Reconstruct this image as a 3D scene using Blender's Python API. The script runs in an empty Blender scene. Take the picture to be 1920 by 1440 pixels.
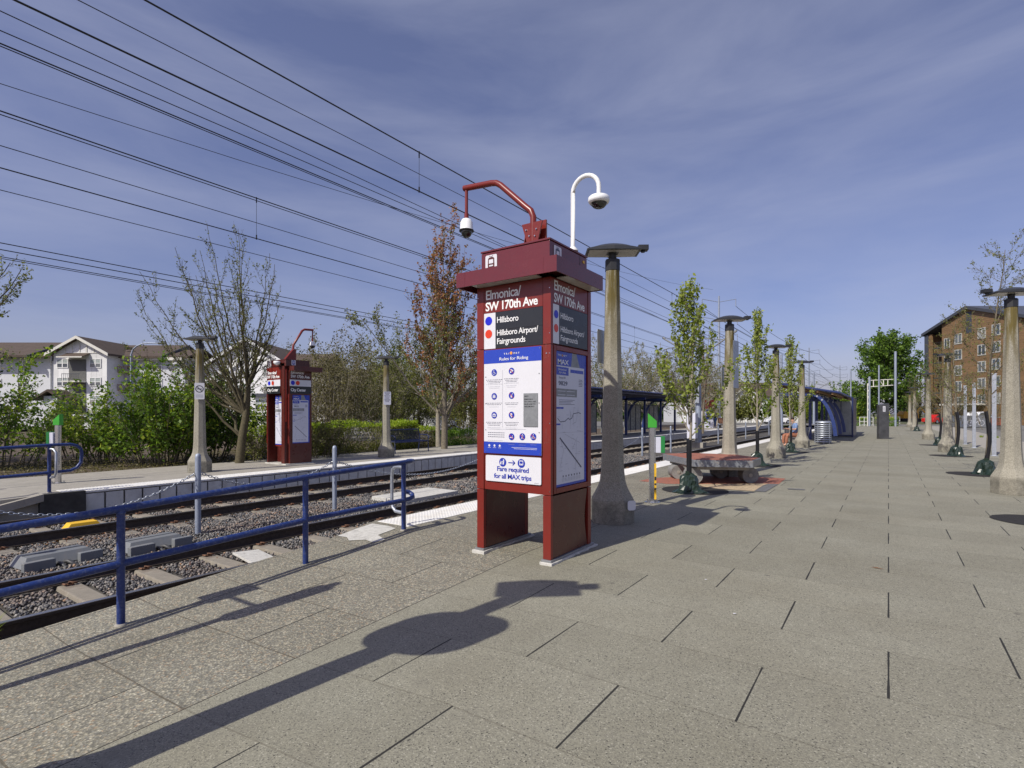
import bpy, bmesh, math, random
import numpy as np
from mathutils import Vector, Matrix
R = math.radians
TH = R(34.95)                       # heading of the camera, left of the platform axis (+Y)
CT, ST = math.cos(TH), math.sin(TH)
scene = bpy.context.scene
col = scene.collection

# ------------------------------------------------------------------ camera
cd = bpy.data.cameras.new('camera'); cam = bpy.data.objects.new('camera', cd); col.objects.link(cam)
cam.location = (0, 0, 1.5); cam.rotation_euler = (R(90), 0, TH)
cd.sensor_width = 36; cd.lens = 36*1010/1920; cd.shift_y = 55/1920
cd.clip_start = .05; cd.clip_end = 3000
scene.camera = cam
# ------------------------------------------------------------------ sky and sun
SUN = Vector((-.17, -1.0, 1.0)).normalized()
SE = math.asin(SUN.z); SA = math.atan2(SUN.x, SUN.y)
w = bpy.data.worlds.new('World'); scene.world = w; w.use_nodes = True
nt = w.node_tree; nt.nodes.clear()
wo = nt.nodes.new('ShaderNodeOutputWorld'); bg = nt.nodes.new('ShaderNodeBackground')
sk = nt.nodes.new('ShaderNodeTexSky'); sk.sky_type = 'NISHITA'; sk.sun_disc = False
sk.sun_elevation = SE; sk.sun_rotation = SA
sk.air_density = 1.0; sk.dust_density = 1.6; sk.ozone_density = 3.2; sk.altitude = 60
tc = nt.nodes.new('ShaderNodeTexCoord'); mp = nt.nodes.new('ShaderNodeMapping')
mp.inputs['Scale'].default_value = (1.0, 1.0, 4.2); mp.inputs['Rotation'].default_value = (.12, .28, .5)
nz = nt.nodes.new('ShaderNodeTexNoise'); nz.inputs['Scale'].default_value = 2.1; nz.inputs['Detail'].default_value = 10
nz.inputs['Roughness'].default_value = .55; nz.inputs['Distortion'].default_value = .35
cr = nt.nodes.new('ShaderNodeValToRGB')
cr.color_ramp.elements[0].position = .36; cr.color_ramp.elements[0].color = (.08,.08,.08,1)
cr.color_ramp.elements[1].position = .76; cr.color_ramp.elements[1].color = (.40,.40,.40,1)
mx = nt.nodes.new('ShaderNodeMix'); mx.data_type = 'RGBA'
mx.inputs[7].default_value = (5.2, 5.5, 7.0, 1)
tint = nt.nodes.new('ShaderNodeMix'); tint.data_type = 'RGBA'; tint.blend_type = 'MULTIPLY'; tint.inputs[0].default_value = 1
tint.inputs[7].default_value = (1.01, .86, 1.06, 1)
L = nt.links
L.new(tc.outputs['Generated'], mp.inputs[0]); L.new(mp.outputs[0], nz.inputs[0]); L.new(nz.outputs[0], cr.inputs[0])
L.new(sk.outputs[0], tint.inputs[6]); L.new(tint.outputs[2], mx.inputs[6]); L.new(cr.outputs[0], mx.inputs[0])
L.new(mx.outputs[2], bg.inputs[0]); L.new(bg.outputs[0], wo.inputs[0])
bg.inputs[1].default_value = .10
sd = bpy.data.lights.new('sun', 'SUN'); sun = bpy.data.objects.new('sun', sd); col.objects.link(sun)
sd.energy = 4.6; sd.angle = R(.5); sd.color = (1.0, .95, .84)
sun.rotation_euler = SUN.to_track_quat('Z', 'Y').to_euler(); sun.location = (0, -20, 30)
scene.view_settings.view_transform = 'Standard'; scene.view_settings.look = 'None'
scene.view_settings.gamma = 1; scene.view_settings.exposure = 0.0
scene.cycles.max_bounces = 6; scene.cycles.transparent_max_bounces = 16

# ------------------------------------------------------------------ materials
M = {}
def newmat(name):
    m = bpy.data.materials.new(name); m.use_nodes = True
    m.node_tree.nodes.clear(); M[name] = m
    o = m.node_tree.nodes.new('ShaderNodeOutputMaterial'); p = m.node_tree.nodes.new('ShaderNodeBsdfPrincipled')
    m.node_tree.links.new(p.outputs[0], o.inputs[0])
    return m, m.node_tree, p, o
def N(nt, typ, **kw):
    n = nt.nodes.new('ShaderNode'+typ)
    for k, v in kw.items():
        if k.startswith('i'): n.inputs[int(k[1:])].default_value = v
        else: setattr(n, k, v)
    return n
def coords(nt): return N(nt, 'TexCoord').outputs['Object']
def noise(nt, src, scale, detail=4, rough=.5):
    n = N(nt, 'TexNoise'); n.inputs['Scale'].default_value = scale; n.inputs['Detail'].default_value = detail
    n.inputs['Roughness'].default_value = rough; nt.links.new(src, n.inputs[0]); return n.outputs[0]
def ramp(nt, src, stops):
    r = N(nt, 'ValToRGB'); e = r.color_ramp.elements
    while len(e) < len(stops): e.new(.5)
    for k, (p, c) in enumerate(stops):
        e[k].position = p; e[k].color = (*c, 1) if len(c) == 3 else c
    nt.links.new(src, r.inputs[0]); return r.outputs[0]
def mixc(nt, f, a, b, blend='MIX'):
    m = N(nt, 'Mix', data_type='RGBA', blend_type=blend)
    for s, v in ((0, f), (6, a), (7, b)):
        if isinstance(v, bpy.types.NodeSocket): nt.links.new(v, m.inputs[s])
        elif s == 0: m.inputs[0].default_value = v
        else: m.inputs[s].default_value = (*v, 1)
    return m.outputs[2]
def math_(nt, op, a, b=None, c=None):
    m = N(nt, 'Math', operation=op)
    for k, v in enumerate((a, b, c)):
        if v is None: continue
        if isinstance(v, bpy.types.NodeSocket): nt.links.new(v, m.inputs[k])
        else: m.inputs[k].default_value = v
    return m.outputs[0]
def bump(nt, p, h, strength=.3, dist=.01):
    b = N(nt, 'Bump'); b.inputs['Strength'].default_value = strength; b.inputs['Distance'].default_value = dist
    nt.links.new(h, b.inputs['Height']); nt.links.new(b.outputs[0], p.inputs['Normal'])
def mat(name, c, rough=.6, metal=0, var=.12, vs=4, bs=0, bst=.2, spec=.5, dirt=None, coat=0):
    m, nt, p, o = newmat(name); co = coords(nt)
    lo = tuple(x*(1-var) for x in c); hi = tuple(min(1, x*(1+var)) for x in c)
    cc = ramp(nt, noise(nt, co, vs, 6, .6), [(.3, lo), (.7, hi)])
    if dirt:
        f = ramp(nt, noise(nt, co, dirt[1], 8, .7), [(.5, (0,0,0)), (.72, (dirt[2],)*3)])
        cc = mixc(nt, f, cc, dirt[0])
    nt.links.new(cc, p.inputs['Base Color'])
    rr = ramp(nt, noise(nt, co, vs*3, 5), [(.3, (rough*.85,)*3), (.7, (min(1, rough*1.2),)*3)])
    nt.links.new(rr, p.inputs['Roughness'])
    p.inputs['Metallic'].default_value = metal
    p.inputs['Specular IOR Level'].default_value = spec
    if coat: p.inputs['Coat Weight'].default_value = coat; p.inputs['Coat Roughness'].default_value = .15
    if bs: bump(nt, p, noise(nt, co, bs, 5, .6), bst, .01)
    return m
def flat(name, c, rough=.5, var=.04, spec=.4, metal=0): return mat(name, c, rough, metal, var, 9, spec=spec)

mat('red_paint', (.178,.019,.013), .32, var=.06, vs=2.5, bs=40, bst=.012, dirt=((.10,.03,.025), 7, .35))
mat('red_sky_tint', (.135,.024,.030), .24, var=.06, vs=2.5, dirt=((.08,.03,.035), 6, .35))  # kiosk red shifted to magenta: sky reflection on the canopy put into the colour
mat('scratched_paint', (.30,.10,.085), .5, var=.1)
mat('maroon_paint', (.085,.016,.013), .30, var=.10, vs=3, dirt=((.10,.06,.045), 5, .35))
mat('blue_paint', (.016,.036,.155), .33, var=.12, vs=5, bs=30, bst=.03, dirt=((.20,.22,.27), 34, .45))
mat('navy_paint', (.010,.020,.085), .35, var=.1)
mat('white_paint', (.78,.78,.77), .35, var=.03, dirt=((.45,.44,.42), 9, .3))
mat('camera_white', (.82,.83,.84), .25, var=.02)
mat('galvanised', (.42,.45,.50), .45, .75, var=.12, vs=14)
mat('galvanised_pole', (.30,.34,.42), .5, .35, var=.14, vs=9, dirt=((.20,.2,.2), 6, .4))
mat('steel', (.55,.55,.55), .25, 1, var=.08, vs=3)
mat('rail_side', (.055,.042,.034), .75, .2, var=.25, vs=12, bs=60, bst=.2)
mat('rail_top', (.42,.40,.40), .28, .9, var=.1, vs=30)
mat('rust', (.17,.085,.05), .85, var=.35, vs=25, bs=80, bst=.3)
mat('black_metal', (.012,.012,.013), .4, var=.2)
mat('dark_plastic', (.02,.021,.024), .5, var=.15)
mat('luminaire', (.045,.047,.052), .42, .3, var=.12)
mat('lens_glass', (.42,.40,.36), .18, var=.12, vs=12)
mat('dome_glass', (.012,.014,.014), .05, var=.3, spec=.9)
mat('grey_plastic', (.17,.18,.19), .55, var=.1, dirt=((.24,.21,.17), 8, .5))
mat('yellow_plastic', (.78,.46,.02), .45, var=.08, dirt=((.3,.2,.06), 12, .4))
mat('green_plastic', (.05,.34,.035), .35, var=.05)
mat('green_dark', (.02,.22,.05), .4, var=.05)
mat('sleeper_concrete', (.24,.215,.175), .9, var=.18, vs=6, bs=90, bst=.3, dirt=((.16,.12,.09), 5, .7))
mat('poster_paper', (.60,.61,.70), .35, var=.04)
mat('sign_white', (.66,.66,.70), .3, var=.02)
mat('sign_black', (.020,.022,.026), .3, var=.06)
mat('sign_blue', (.022,.055,.42), .28, var=.05)
mat('icon_blue', (.018,.035,.36), .3, var=.03)
mat('dot_blue', (.012,.018,.52), .3, var=.03)
mat('dot_red', (.66,.045,.012), .3, var=.03)
mat('dot_orange', (.75,.33,.06), .3, var=.03)
mat('letter_white', (.82,.82,.82), .4, var=.02)
mat('letter_dim', (.35,.36,.42), .4, var=.02)
mat('letter_dark', (.06,.065,.11), .4, var=.02)
mat('icon_red', (.48,.02,.02), .4, var=.03)
mat('pillar_grey', (.12,.12,.125), .35, .6, var=.3, vs=3)
mat('plaque_grey', (.27,.28,.29), .5, .5, var=.12, vs=20)
mat('grout', (.52,.51,.47), .9, var=.15, vs=20, bs=70, bst=.4, dirt=((.22,.21,.19), 12, .6))
mat('panel_face', (.56,.56,.54), .8, var=.12, vs=5, bs=50, bst=.2, dirt=((.30,.28,.25), 4, .5))
mat('panel_dark', (.05,.048,.044), .9, var=.3)
mat('tactile', (.70,.69,.66), .7, var=.06, dirt=((.50,.42,.28), 3, .45))
mat('edge_concrete', (.31,.29,.25), .85, var=.12, vs=4, bs=80, bst=.2, dirt=((.28,.26,.23), 3, .5))
mat('bag_green', (.016,.030,.022), .28, var=.2, vs=8, bs=7, bst=.6)
mat('sleeve_black', (.008,.008,.010), .35, var=.2)
mat('mulch', (.018,.016,.015), .95, var=.5, vs=60, bs=70, bst=1)
mat('bark', (.16,.135,.10), .9, var=.35, vs=18, bs=60, bst=.5, dirt=((.22,.20,.12), 9, .5))
mat('bark_olive', (.085,.072,.040), .9, var=.35, vs=18, bs=60, bst=.5)
mat('bark_dark', (.06,.05,.038), .9, var=.35, vs=18, bs=60, bst=.5)
mat('bark_pale', (.27,.24,.19), .9, var=.35, vs=18, bs=60, bst=.5)
mat('twig', (.15,.125,.085), .9, var=.3, vs=10)
mat('siding_white', (.78,.78,.78), .7, var=.03)
mat('siding_grey', (.58,.59,.62), .7, var=.05)
mat('roof_brown', (.078,.056,.043), .9, var=.18, vs=1.5, bs=12, bst=.3)
mat('fascia', (.66,.64,.58), .6, var=.05)
mat('fascia_dark', (.055,.06,.075), .5, var=.1)
def glassmat():
    m, nt, p, o = newmat('window_glass'); oi = N(nt, 'ObjectInfo')
    nt.links.new(ramp(nt, oi.outputs['Random'], [(0, (.03,.04,.05)), (.4, (.07,.09,.11)), (.7, (.16,.17,.17)), (1, (.30,.30,.28))]), p.inputs['Base Color'])
    p.inputs['Roughness'].default_value = .08; p.inputs['Specular IOR Level'].default_value = .8
mat('window_blind', (.34,.38,.37), .6, var=.15)
glassmat()
mat('dark_recess', (.12,.12,.115), .8, var=.1)
mat('brick', (.30,.09,.05), .85, var=.25, vs=8)
mat('grey_concrete', (.21,.205,.195), .9, var=.2, vs=14, bs=80, bst=.4, dirt=((.11,.10,.09), 8, .5))
mat('window_frame', (.46,.46,.43), .5, var=.03)
mat('shelter_glass', (.27,.29,.28), .25, var=.2, vs=2)
mat('granite', (.17,.18,.20), .35, var=.35, vs=25, dirt=((.36,.28,.2), 4, .5))
mat('asphalt', (.16,.155,.145), .9, var=.15, vs=2, bs=60, bst=.3)
mat('curb', (.40,.37,.32), .9, var=.15, vs=4, bs=60, bst=.2)
mat('ballast_base', (.075,.068,.060), .95, var=.4, vs=25, bs=45, bst=1)
mat('car_white', (.78,.79,.80), .18, var=.01, coat=.6)
mat('car_red', (.5,.02,.02), .2, var=.02, coat=.6)
mat('tyre', (.015,.015,.015), .8)
mat('machine_yellow', (.75,.38,.02), .4, var=.08)
mat('skin', (.50,.29,.20), .5, var=.05)
mat('skin_pale', (.62,.40,.31), .5, var=.05)
mat('hair_dark', (.03,.018,.012), .6, var=.3)
mat('denim', (.10,.16,.32), .8, var=.15)
mat('cloth_black', (.015,.015,.018), .8)
mat('cloth_blue', (.16,.24,.42), .8, var=.35, vs=18)
mat('cloth_orange', (.30,.12,.07), .8, var=.5, vs=22)
mat('cloth_vest', (.62,.72,.04), .7)
mat('blade_green', (.10,.20,.03), .6, var=.3)
mat('bronze_tan', (.36,.22,.11), .8)
mat('wood_chips', (.17,.10,.065), .95, var=.4, vs=20, bs=40, bst=.8)
mat('cable', (.055,.055,.058), .5, var=.2)
mat('lamp_red', (.5,.02,.01), .3)

# lamp-post concrete: exposed sandy aggregate with moss-brown weathering in its own patches near the top
def lamp_concrete():
    m, nt, p, o = newmat('lamp_concrete'); oc = coords(nt); oi = N(nt, 'ObjectInfo'); va = N(nt, 'VectorMath', operation='MULTIPLY_ADD'); va.inputs[1].default_value = (1,1,1)
    nt.links.new(oc, va.inputs[0]); sc_ = N(nt, 'VectorMath', operation='SCALE'); sc_.inputs[0].default_value = (7.3,3.1,0); nt.links.new(oi.outputs['Random'], sc_.inputs['Scale']); nt.links.new(sc_.outputs[0], va.inputs[2]); co = va.outputs[0]
    v = N(nt, 'TexVoronoi', feature='F1'); v.inputs['Scale'].default_value = 95; nt.links.new(co, v.inputs[0])
    g = N(nt, 'RGBToBW'); nt.links.new(v.outputs['Color'], g.inputs[0])
    c = ramp(nt, g.outputs[0], [(.15, (.17,.15,.12)), (.5, (.37,.33,.265)), (.85, (.56,.52,.44))])
    c = mixc(nt, .55, c, ramp(nt, noise(nt, co, 3, 6, .6), [(.3, (.33,.30,.25)), (.7, (.47,.43,.36))]))
    v3 = N(nt, 'TexVoronoi', feature='F1'); v3.inputs['Scale'].default_value = 45; nt.links.new(co, v3.inputs[0])
    c = mixc(nt, 1.0, c, ramp(nt, v3.outputs['Distance'], [(.10, (.5,.48,.45)), (.24, (1,1,1))]), 'MULTIPLY')
    sep = N(nt, 'SeparateXYZ'); nt.links.new(co, sep.inputs[0])
    hz = N(nt, 'MapRange'); hz.inputs[1].default_value = 2.2; hz.inputs[2].default_value = 3.1; nt.links.new(sep.outputs[2], hz.inputs[0])
    mp = N(nt, 'Mapping'); mp.inputs['Scale'].default_value = (14, 14, 1.6); nt.links.new(co, mp.inputs[0])
    f = math_(nt, 'MULTIPLY', hz.outputs[0], ramp(nt, noise(nt, mp.outputs[0], 1, 6, .6), [(.38, (0,0,0)), (.55, (1,1,1))]))
    c = mixc(nt, f, c, (.16,.12,.035))
    lz = N(nt, 'MapRange'); lz.inputs[1].default_value = .34; lz.inputs[2].default_value = .22; nt.links.new(sep.outputs[2], lz.inputs[0])
    f2 = math_(nt, 'MULTIPLY', lz.outputs[0], ramp(nt, noise(nt, co, 9, 8, .7), [(.4, (.15,.15,.15)), (.62, (.8,.8,.8))]))
    c = mixc(nt, f2, c, (.17,.155,.125))
    c = mixc(nt, 1.0, c, (.73,.75,.73), 'MULTIPLY')
    nt.links.new(c, p.inputs['Base Color']); p.inputs['Roughness'].default_value = .9
    bump(nt, p, v.outputs['Distance'], .35, .004)
lamp_concrete()

# platform concrete: smooth running-bond pavers, exposed aggregate on the track side
def paving():
    m, nt, p, o = newmat('paving'); co = coords(nt)
    sep = N(nt, 'SeparateXYZ'); nt.links.new(co, sep.inputs[0]); X, Y = sep.outputs[0], sep.outputs[1]
    # aggregate chips
    v = N(nt, 'TexVoronoi', feature='F1'); v.inputs['Scale'].default_value = 78; nt.links.new(co, v.inputs[0])
    sp = N(nt, 'SeparateColor'); nt.links.new(v.outputs['Color'], sp.inputs[0])
    chips = ramp(nt, sp.outputs[0], [(.0, (.07,.072,.08)), (.2, (.15,.15,.15)), (.42, (.27,.255,.225)), (.58, (.235,.24,.25)), (.76, (.40,.37,.31)), (.9, (.62,.59,.53)), (.96, (.33,.20,.12)), (1, (.50,.48,.44))])
    edge = ramp(nt, v.outputs['Distance'], [(.22, (1.0,1.0,1.0)), (.6, (.50,.49,.46))])
    agg = mixc(nt, 1.0, chips, edge, 'MULTIPLY')
    agg = mixc(nt, 1.0, mixc(nt, .30, agg, (.30,.285,.25)), (1.28,1.27,1.28), 'MULTIPLY')
    # smooth pavers, fine sand grains
    v2 = N(nt, 'TexVoronoi', feature='F1'); v2.inputs['Scale'].default_value = 170; nt.links.new(co, v2.inputs[0])
    s2 = N(nt, 'SeparateColor'); nt.links.new(v2.outputs['Color'], s2.inputs[0])
    fine = ramp(nt, s2.outputs[0], [(0, (.055,.053,.05)), (.06, (.22,.21,.19)), (.5, (.305,.292,.252)), (.94, (.36,.345,.30)), (1, (.52,.50,.46))])
    v4 = N(nt, 'TexVoronoi', feature='F1'); v4.inputs['Scale'].default_value = 26; nt.links.new(co, v4.inputs[0])
    pit = ramp(nt, v4.outputs['Distance'], [(.07, (.22,.22,.22)), (.14, (1,1,1))])
    # course / column
    isagg = math_(nt, 'LESS_THAN', X, -3.2)
    yc = math_(nt, 'DIVIDE', math_(nt, 'SUBTRACT', Y, 4.821-.683*40), .683)
    row = math_(nt, 'FLOOR', yc); fy = math_(nt, 'FRACT', yc)
    par = math_(nt, 'MODULO', row, 2.0)
    xs = math_(nt, 'ADD', math_(nt, 'ADD', math_(nt, 'MULTIPLY_ADD', isagg, .12, X), 61.0), math_(nt, 'MULTIPLY', par, .61))
    xc = math_(nt, 'DIVIDE', xs, 1.22); fx = math_(nt, 'FRACT', xc); colu = math_(nt, 'FLOOR', xc)
    dx = math_(nt, 'MULTIPLY', math_(nt, 'MINIMUM', fx, math_(nt, 'SUBTRACT', 1.0, fx)), 1.22)
    dy = math_(nt, 'MULTIPLY', math_(nt, 'MINIMUM', fy, math_(nt, 'SUBTRACT', 1.0, fy)), .683)
    # dark open joints fade out with patches; thin sanded joints across
    jn = noise(nt, co, 2.2, 5, .6)
    jw = math_(nt, 'MULTIPLY', ramp(nt, jn, [(.3, (.5,.5,.5)), (.6, (1,1,1))]), .0068)
    jx = math_(nt, 'MULTIPLY', math_(nt, 'LESS_THAN', dx, jw), math_(nt, 'GREATER_THAN', math_(nt, 'ABSOLUTE', math_(nt, 'SUBTRACT', X, -3.03)), .14))
    jy = math_(nt, 'LESS_THAN', dy, math_(nt, 'MULTIPLY', ramp(nt, noise(nt, co, 5, 6, .7), [(.35, (.4,.4,.4)), (.6, (1,1,1))]), .0065))
    zone = math_(nt, 'COMPARE', X, -3.2, .0055)
    cw = N(nt, 'TexWhiteNoise', noise_dimensions='2D'); cb = N(nt, 'CombineXYZ')
    nt.links.new(row, cb.inputs[0]); nt.links.new(colu, cb.inputs[1]); nt.links.new(cb.outputs[0], cw.inputs['Vector'])
    tone = ramp(nt, cw.outputs[0], [(0, (.87,.865,.85)), (.5, (.95,.95,.95)), (1, (1.0,.995,.985))])
    base = mixc(nt, isagg, mixc(nt, 1.0, fine, pit, 'MULTIPLY'), agg)
    base = mixc(nt, 1.0, base, tone, 'MULTIPLY')
    big = ramp(nt, noise(nt, co, .9, 8, .62), [(.3, (.80,.78,.75)), (.7, (1,1,1))])
    base = mixc(nt, 1.0, base, big, 'MULTIPLY')
    st = ramp(nt, noise(nt, co, 3.1, 9, .72), [(.56, (0,0,0)), (.70, (.6,.6,.6))])
    base = mixc(nt, st, base, (.215,.20,.175))
    sp2 = N(nt, 'TexVoronoi', feature='F1'); sp2.inputs['Scale'].default_value = 1.7; nt.links.new(co, sp2.inputs[0])
    base = mixc(nt, ramp(nt, sp2.outputs['Distance'], [(.028, (.55,.55,.55)), (.045, (0,0,0))]), base, (.09,.085,.08))
    wt = ramp(nt, noise(nt, co, 1.6, 9, .75), [(.66, (0,0,0)), (.74, (.35,.35,.35))])
    base = mixc(nt, wt, base, (.46,.45,.41))
    base = mixc(nt, math_(nt, 'MULTIPLY', jy, math_(nt, 'MULTIPLY_ADD', isagg, .45, .36)), base, (.10,.085,.065))
    base = mixc(nt, zone, base, (.05,.045,.04))
    base = mixc(nt, jx, base, (.022,.021,.02))
    base = mixc(nt, 1.0, base, (.88,.89,.80), 'MULTIPLY')
    nt.links.new(base, p.inputs['Base Color']); p.inputs['Roughness'].default_value = .88
    h = math_(nt, 'ADD', math_(nt, 'MULTIPLY', v.outputs['Distance'], isagg), math_(nt, 'MULTIPLY', v2.outputs['Distance'], .3))
    bump(nt, p, h, .35, .006)
paving()

def brickmat(name, c1, c2, mortar, w, hgt, ms=.01):
    m, nt, p, o = newmat(name); co = coords(nt)
    b = N(nt, 'TexBrick'); b.inputs['Scale'].default_value = 1; b.inputs['Brick Width'].default_value = w
    b.inputs['Row Height'].default_value = hgt; b.inputs['Mortar Size'].default_value = ms
    b.inputs['Color1'].default_value = (*c1, 1); b.inputs['Color2'].default_value = (*c2, 1); b.inputs['Mortar'].default_value = (*mortar, 1)
    nt.links.new(co, b.inputs[0])
    c = mixc(nt, 1.0, b.outputs[0], ramp(nt, noise(nt, co, 12, 6, .6), [(.3, (.8,.8,.8)), (.7, (1,1,1))]), 'MULTIPLY')
    nt.links.new(c, p.inputs['Base Color']); p.inputs['Roughness'].default_value = .85
brickmat('paver_red', (.38,.13,.08), (.30,.10,.065), (.22,.15,.11), .2, .1, .006)
brickmat('paver_tan', (.52,.40,.25), (.45,.34,.22), (.3,.25,.18), .2, .1, .006)
brickmat('paver_grey', (.16,.16,.165), (.13,.13,.135), (.1,.1,.1), .2, .1, .006)
def boardmat(name, c, period, axis=2, dark=.55, rough=.6):
    m, nt, p, o = newmat(name); co = coords(nt)
    sep = N(nt, 'SeparateXYZ'); nt.links.new(co, sep.inputs[0])
    f = math_(nt, 'FRACT', math_(nt, 'DIVIDE', math_(nt, 'ADD', sep.outputs[axis], 100.0), period))
    l = math_(nt, 'LESS_THAN', f, .1)
    idx = math_(nt, 'FLOOR', math_(nt, 'DIVIDE', math_(nt, 'ADD', sep.outputs[axis], 100.0), period))
    wn = N(nt, 'TexWhiteNoise', noise_dimensions='1D'); nt.links.new(idx, wn.inputs['W'])
    cc = ramp(nt, wn.outputs[0], [(0, tuple(x*.85 for x in c)), (1, tuple(x*1.12 for x in c))])
    cc = mixc(nt, 1.0, cc, ramp(nt, noise(nt, co, 1.3, 6, .6), [(.3, (.85,.85,.85)), (.7, (1,1,1))]), 'MULTIPLY')
    cc = mixc(nt, math_(nt, 'MULTIPLY', l, dark), cc, (.01,.008,.006))
    nt.links.new(cc, p.inputs['Base Color']); p.inputs['Roughness'].default_value = rough
boardmat('wood_siding', (.235,.142,.068), .19)
boardmat('batten_white', (.78,.78,.78), .6, 0, .2)
boardmat('roof_metal', (.018,.035,.13), .22, 1, .5, .4)

def ground_mat(name, c1, c2, sc, c3=None):
    m, nt, p, o = newmat(name); co = coords(nt)
    c = ramp(nt, noise(nt, co, sc, 8, .65), [(.35, c1), (.65, c2)])
    if c3: c = mixc(nt, ramp(nt, noise(nt, co, .25, 6, .6), [(.45, (0,0,0)), (.6, (1,1,1))]), c, c3)
    nt.links.new(c, p.inputs['Base Color']); p.inputs['Roughness'].default_value = .95
    bump(nt, p, noise(nt, co, sc*8, 6, .6), .6, .03)
ground_mat('grass_ground', (.045,.07,.02), (.085,.105,.035), 2.2, (.11,.085,.055))
ground_mat('soil', (.06,.045,.03), (.13,.095,.065), 6)

def stone_mat():
    m, nt, p, o = newmat('ballast_stone'); g = N(nt, 'NewGeometry')
    c = ramp(nt, g.outputs['Random Per Island'], [(0, (.05,.05,.055)), (.35, (.11,.11,.115)), (.62, (.17,.165,.16)), (.8, (.24,.215,.19)), (.92, (.30,.29,.27)), (1, (.32,.20,.12))])
    rn = ramp(nt, noise(nt, coords(nt), .9, 6, .65), [(.50, (0,0,0)), (.68, (.45,.45,.45))])
    c = mixc(nt, rn, c, mixc(nt, 1.0, c, (1.15,.72,.50), 'MULTIPLY'))
    nt.links.new(c, p.inputs['Base Color']); p.inputs['Roughness'].default_value = .8
stone_mat()
def leafmat(name, stops, trans=.35):
    m, nt, p, o = newmat(name); g = N(nt, 'NewGeometry')
    c = ramp(nt, g.outputs['Random Per Island'], stops)
    c = mixc(nt, 1.0, c, ramp(nt, noise(nt, coords(nt), .9, 3), [(.35, (.72,.75,.7)), (.65, (1.1,1.1,1.0))]), 'MULTIPLY')
    nt.links.new(c, p.inputs['Base Color']); p.inputs['Roughness'].default_value = .5
    p.inputs['Specular IOR Level'].default_value = .3
    t = N(nt, 'BsdfTranslucent'); nt.links.new(mixc(nt, 1.0, c, (1.35,1.45,.8), 'MULTIPLY'), t.inputs[0])
    ms = N(nt, 'MixShader'); ms.inputs[0].default_value = trans
    nt.links.new(p.outputs[0], ms.inputs[1]); nt.links.new(t.outputs[0], ms.inputs[2]); nt.links.new(ms.outputs[0], o.inputs[0])
leafmat('leaf_green', [(0, (.075,.14,.02)), (.5, (.14,.24,.035)), (1, (.23,.34,.06))], .45)
leafmat('leaf_lime', [(0, (.17,.25,.02)), (.5, (.29,.38,.04)), (1, (.42,.48,.06))], .45)
leafmat('leaf_dark', [(0, (.025,.05,.018)), (.5, (.05,.095,.028)), (1, (.085,.14,.035))])
leafmat('leaf_bud', [(0, (.08,.085,.022)), (.5, (.16,.17,.045)), (1, (.25,.26,.07))])
leafmat('leaf_russet', [(0, (.18,.055,.03)), (.5, (.36,.14,.07)), (1, (.42,.24,.11))])
leafmat('leaf_olive', [(0, (.07,.065,.03)), (.5, (.14,.12,.06)), (1, (.20,.18,.08))])
leafmat('leaf_young', [(0, (.12,.16,.025)), (.5, (.24,.29,.05)), (1, (.36,.40,.10))])

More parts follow.
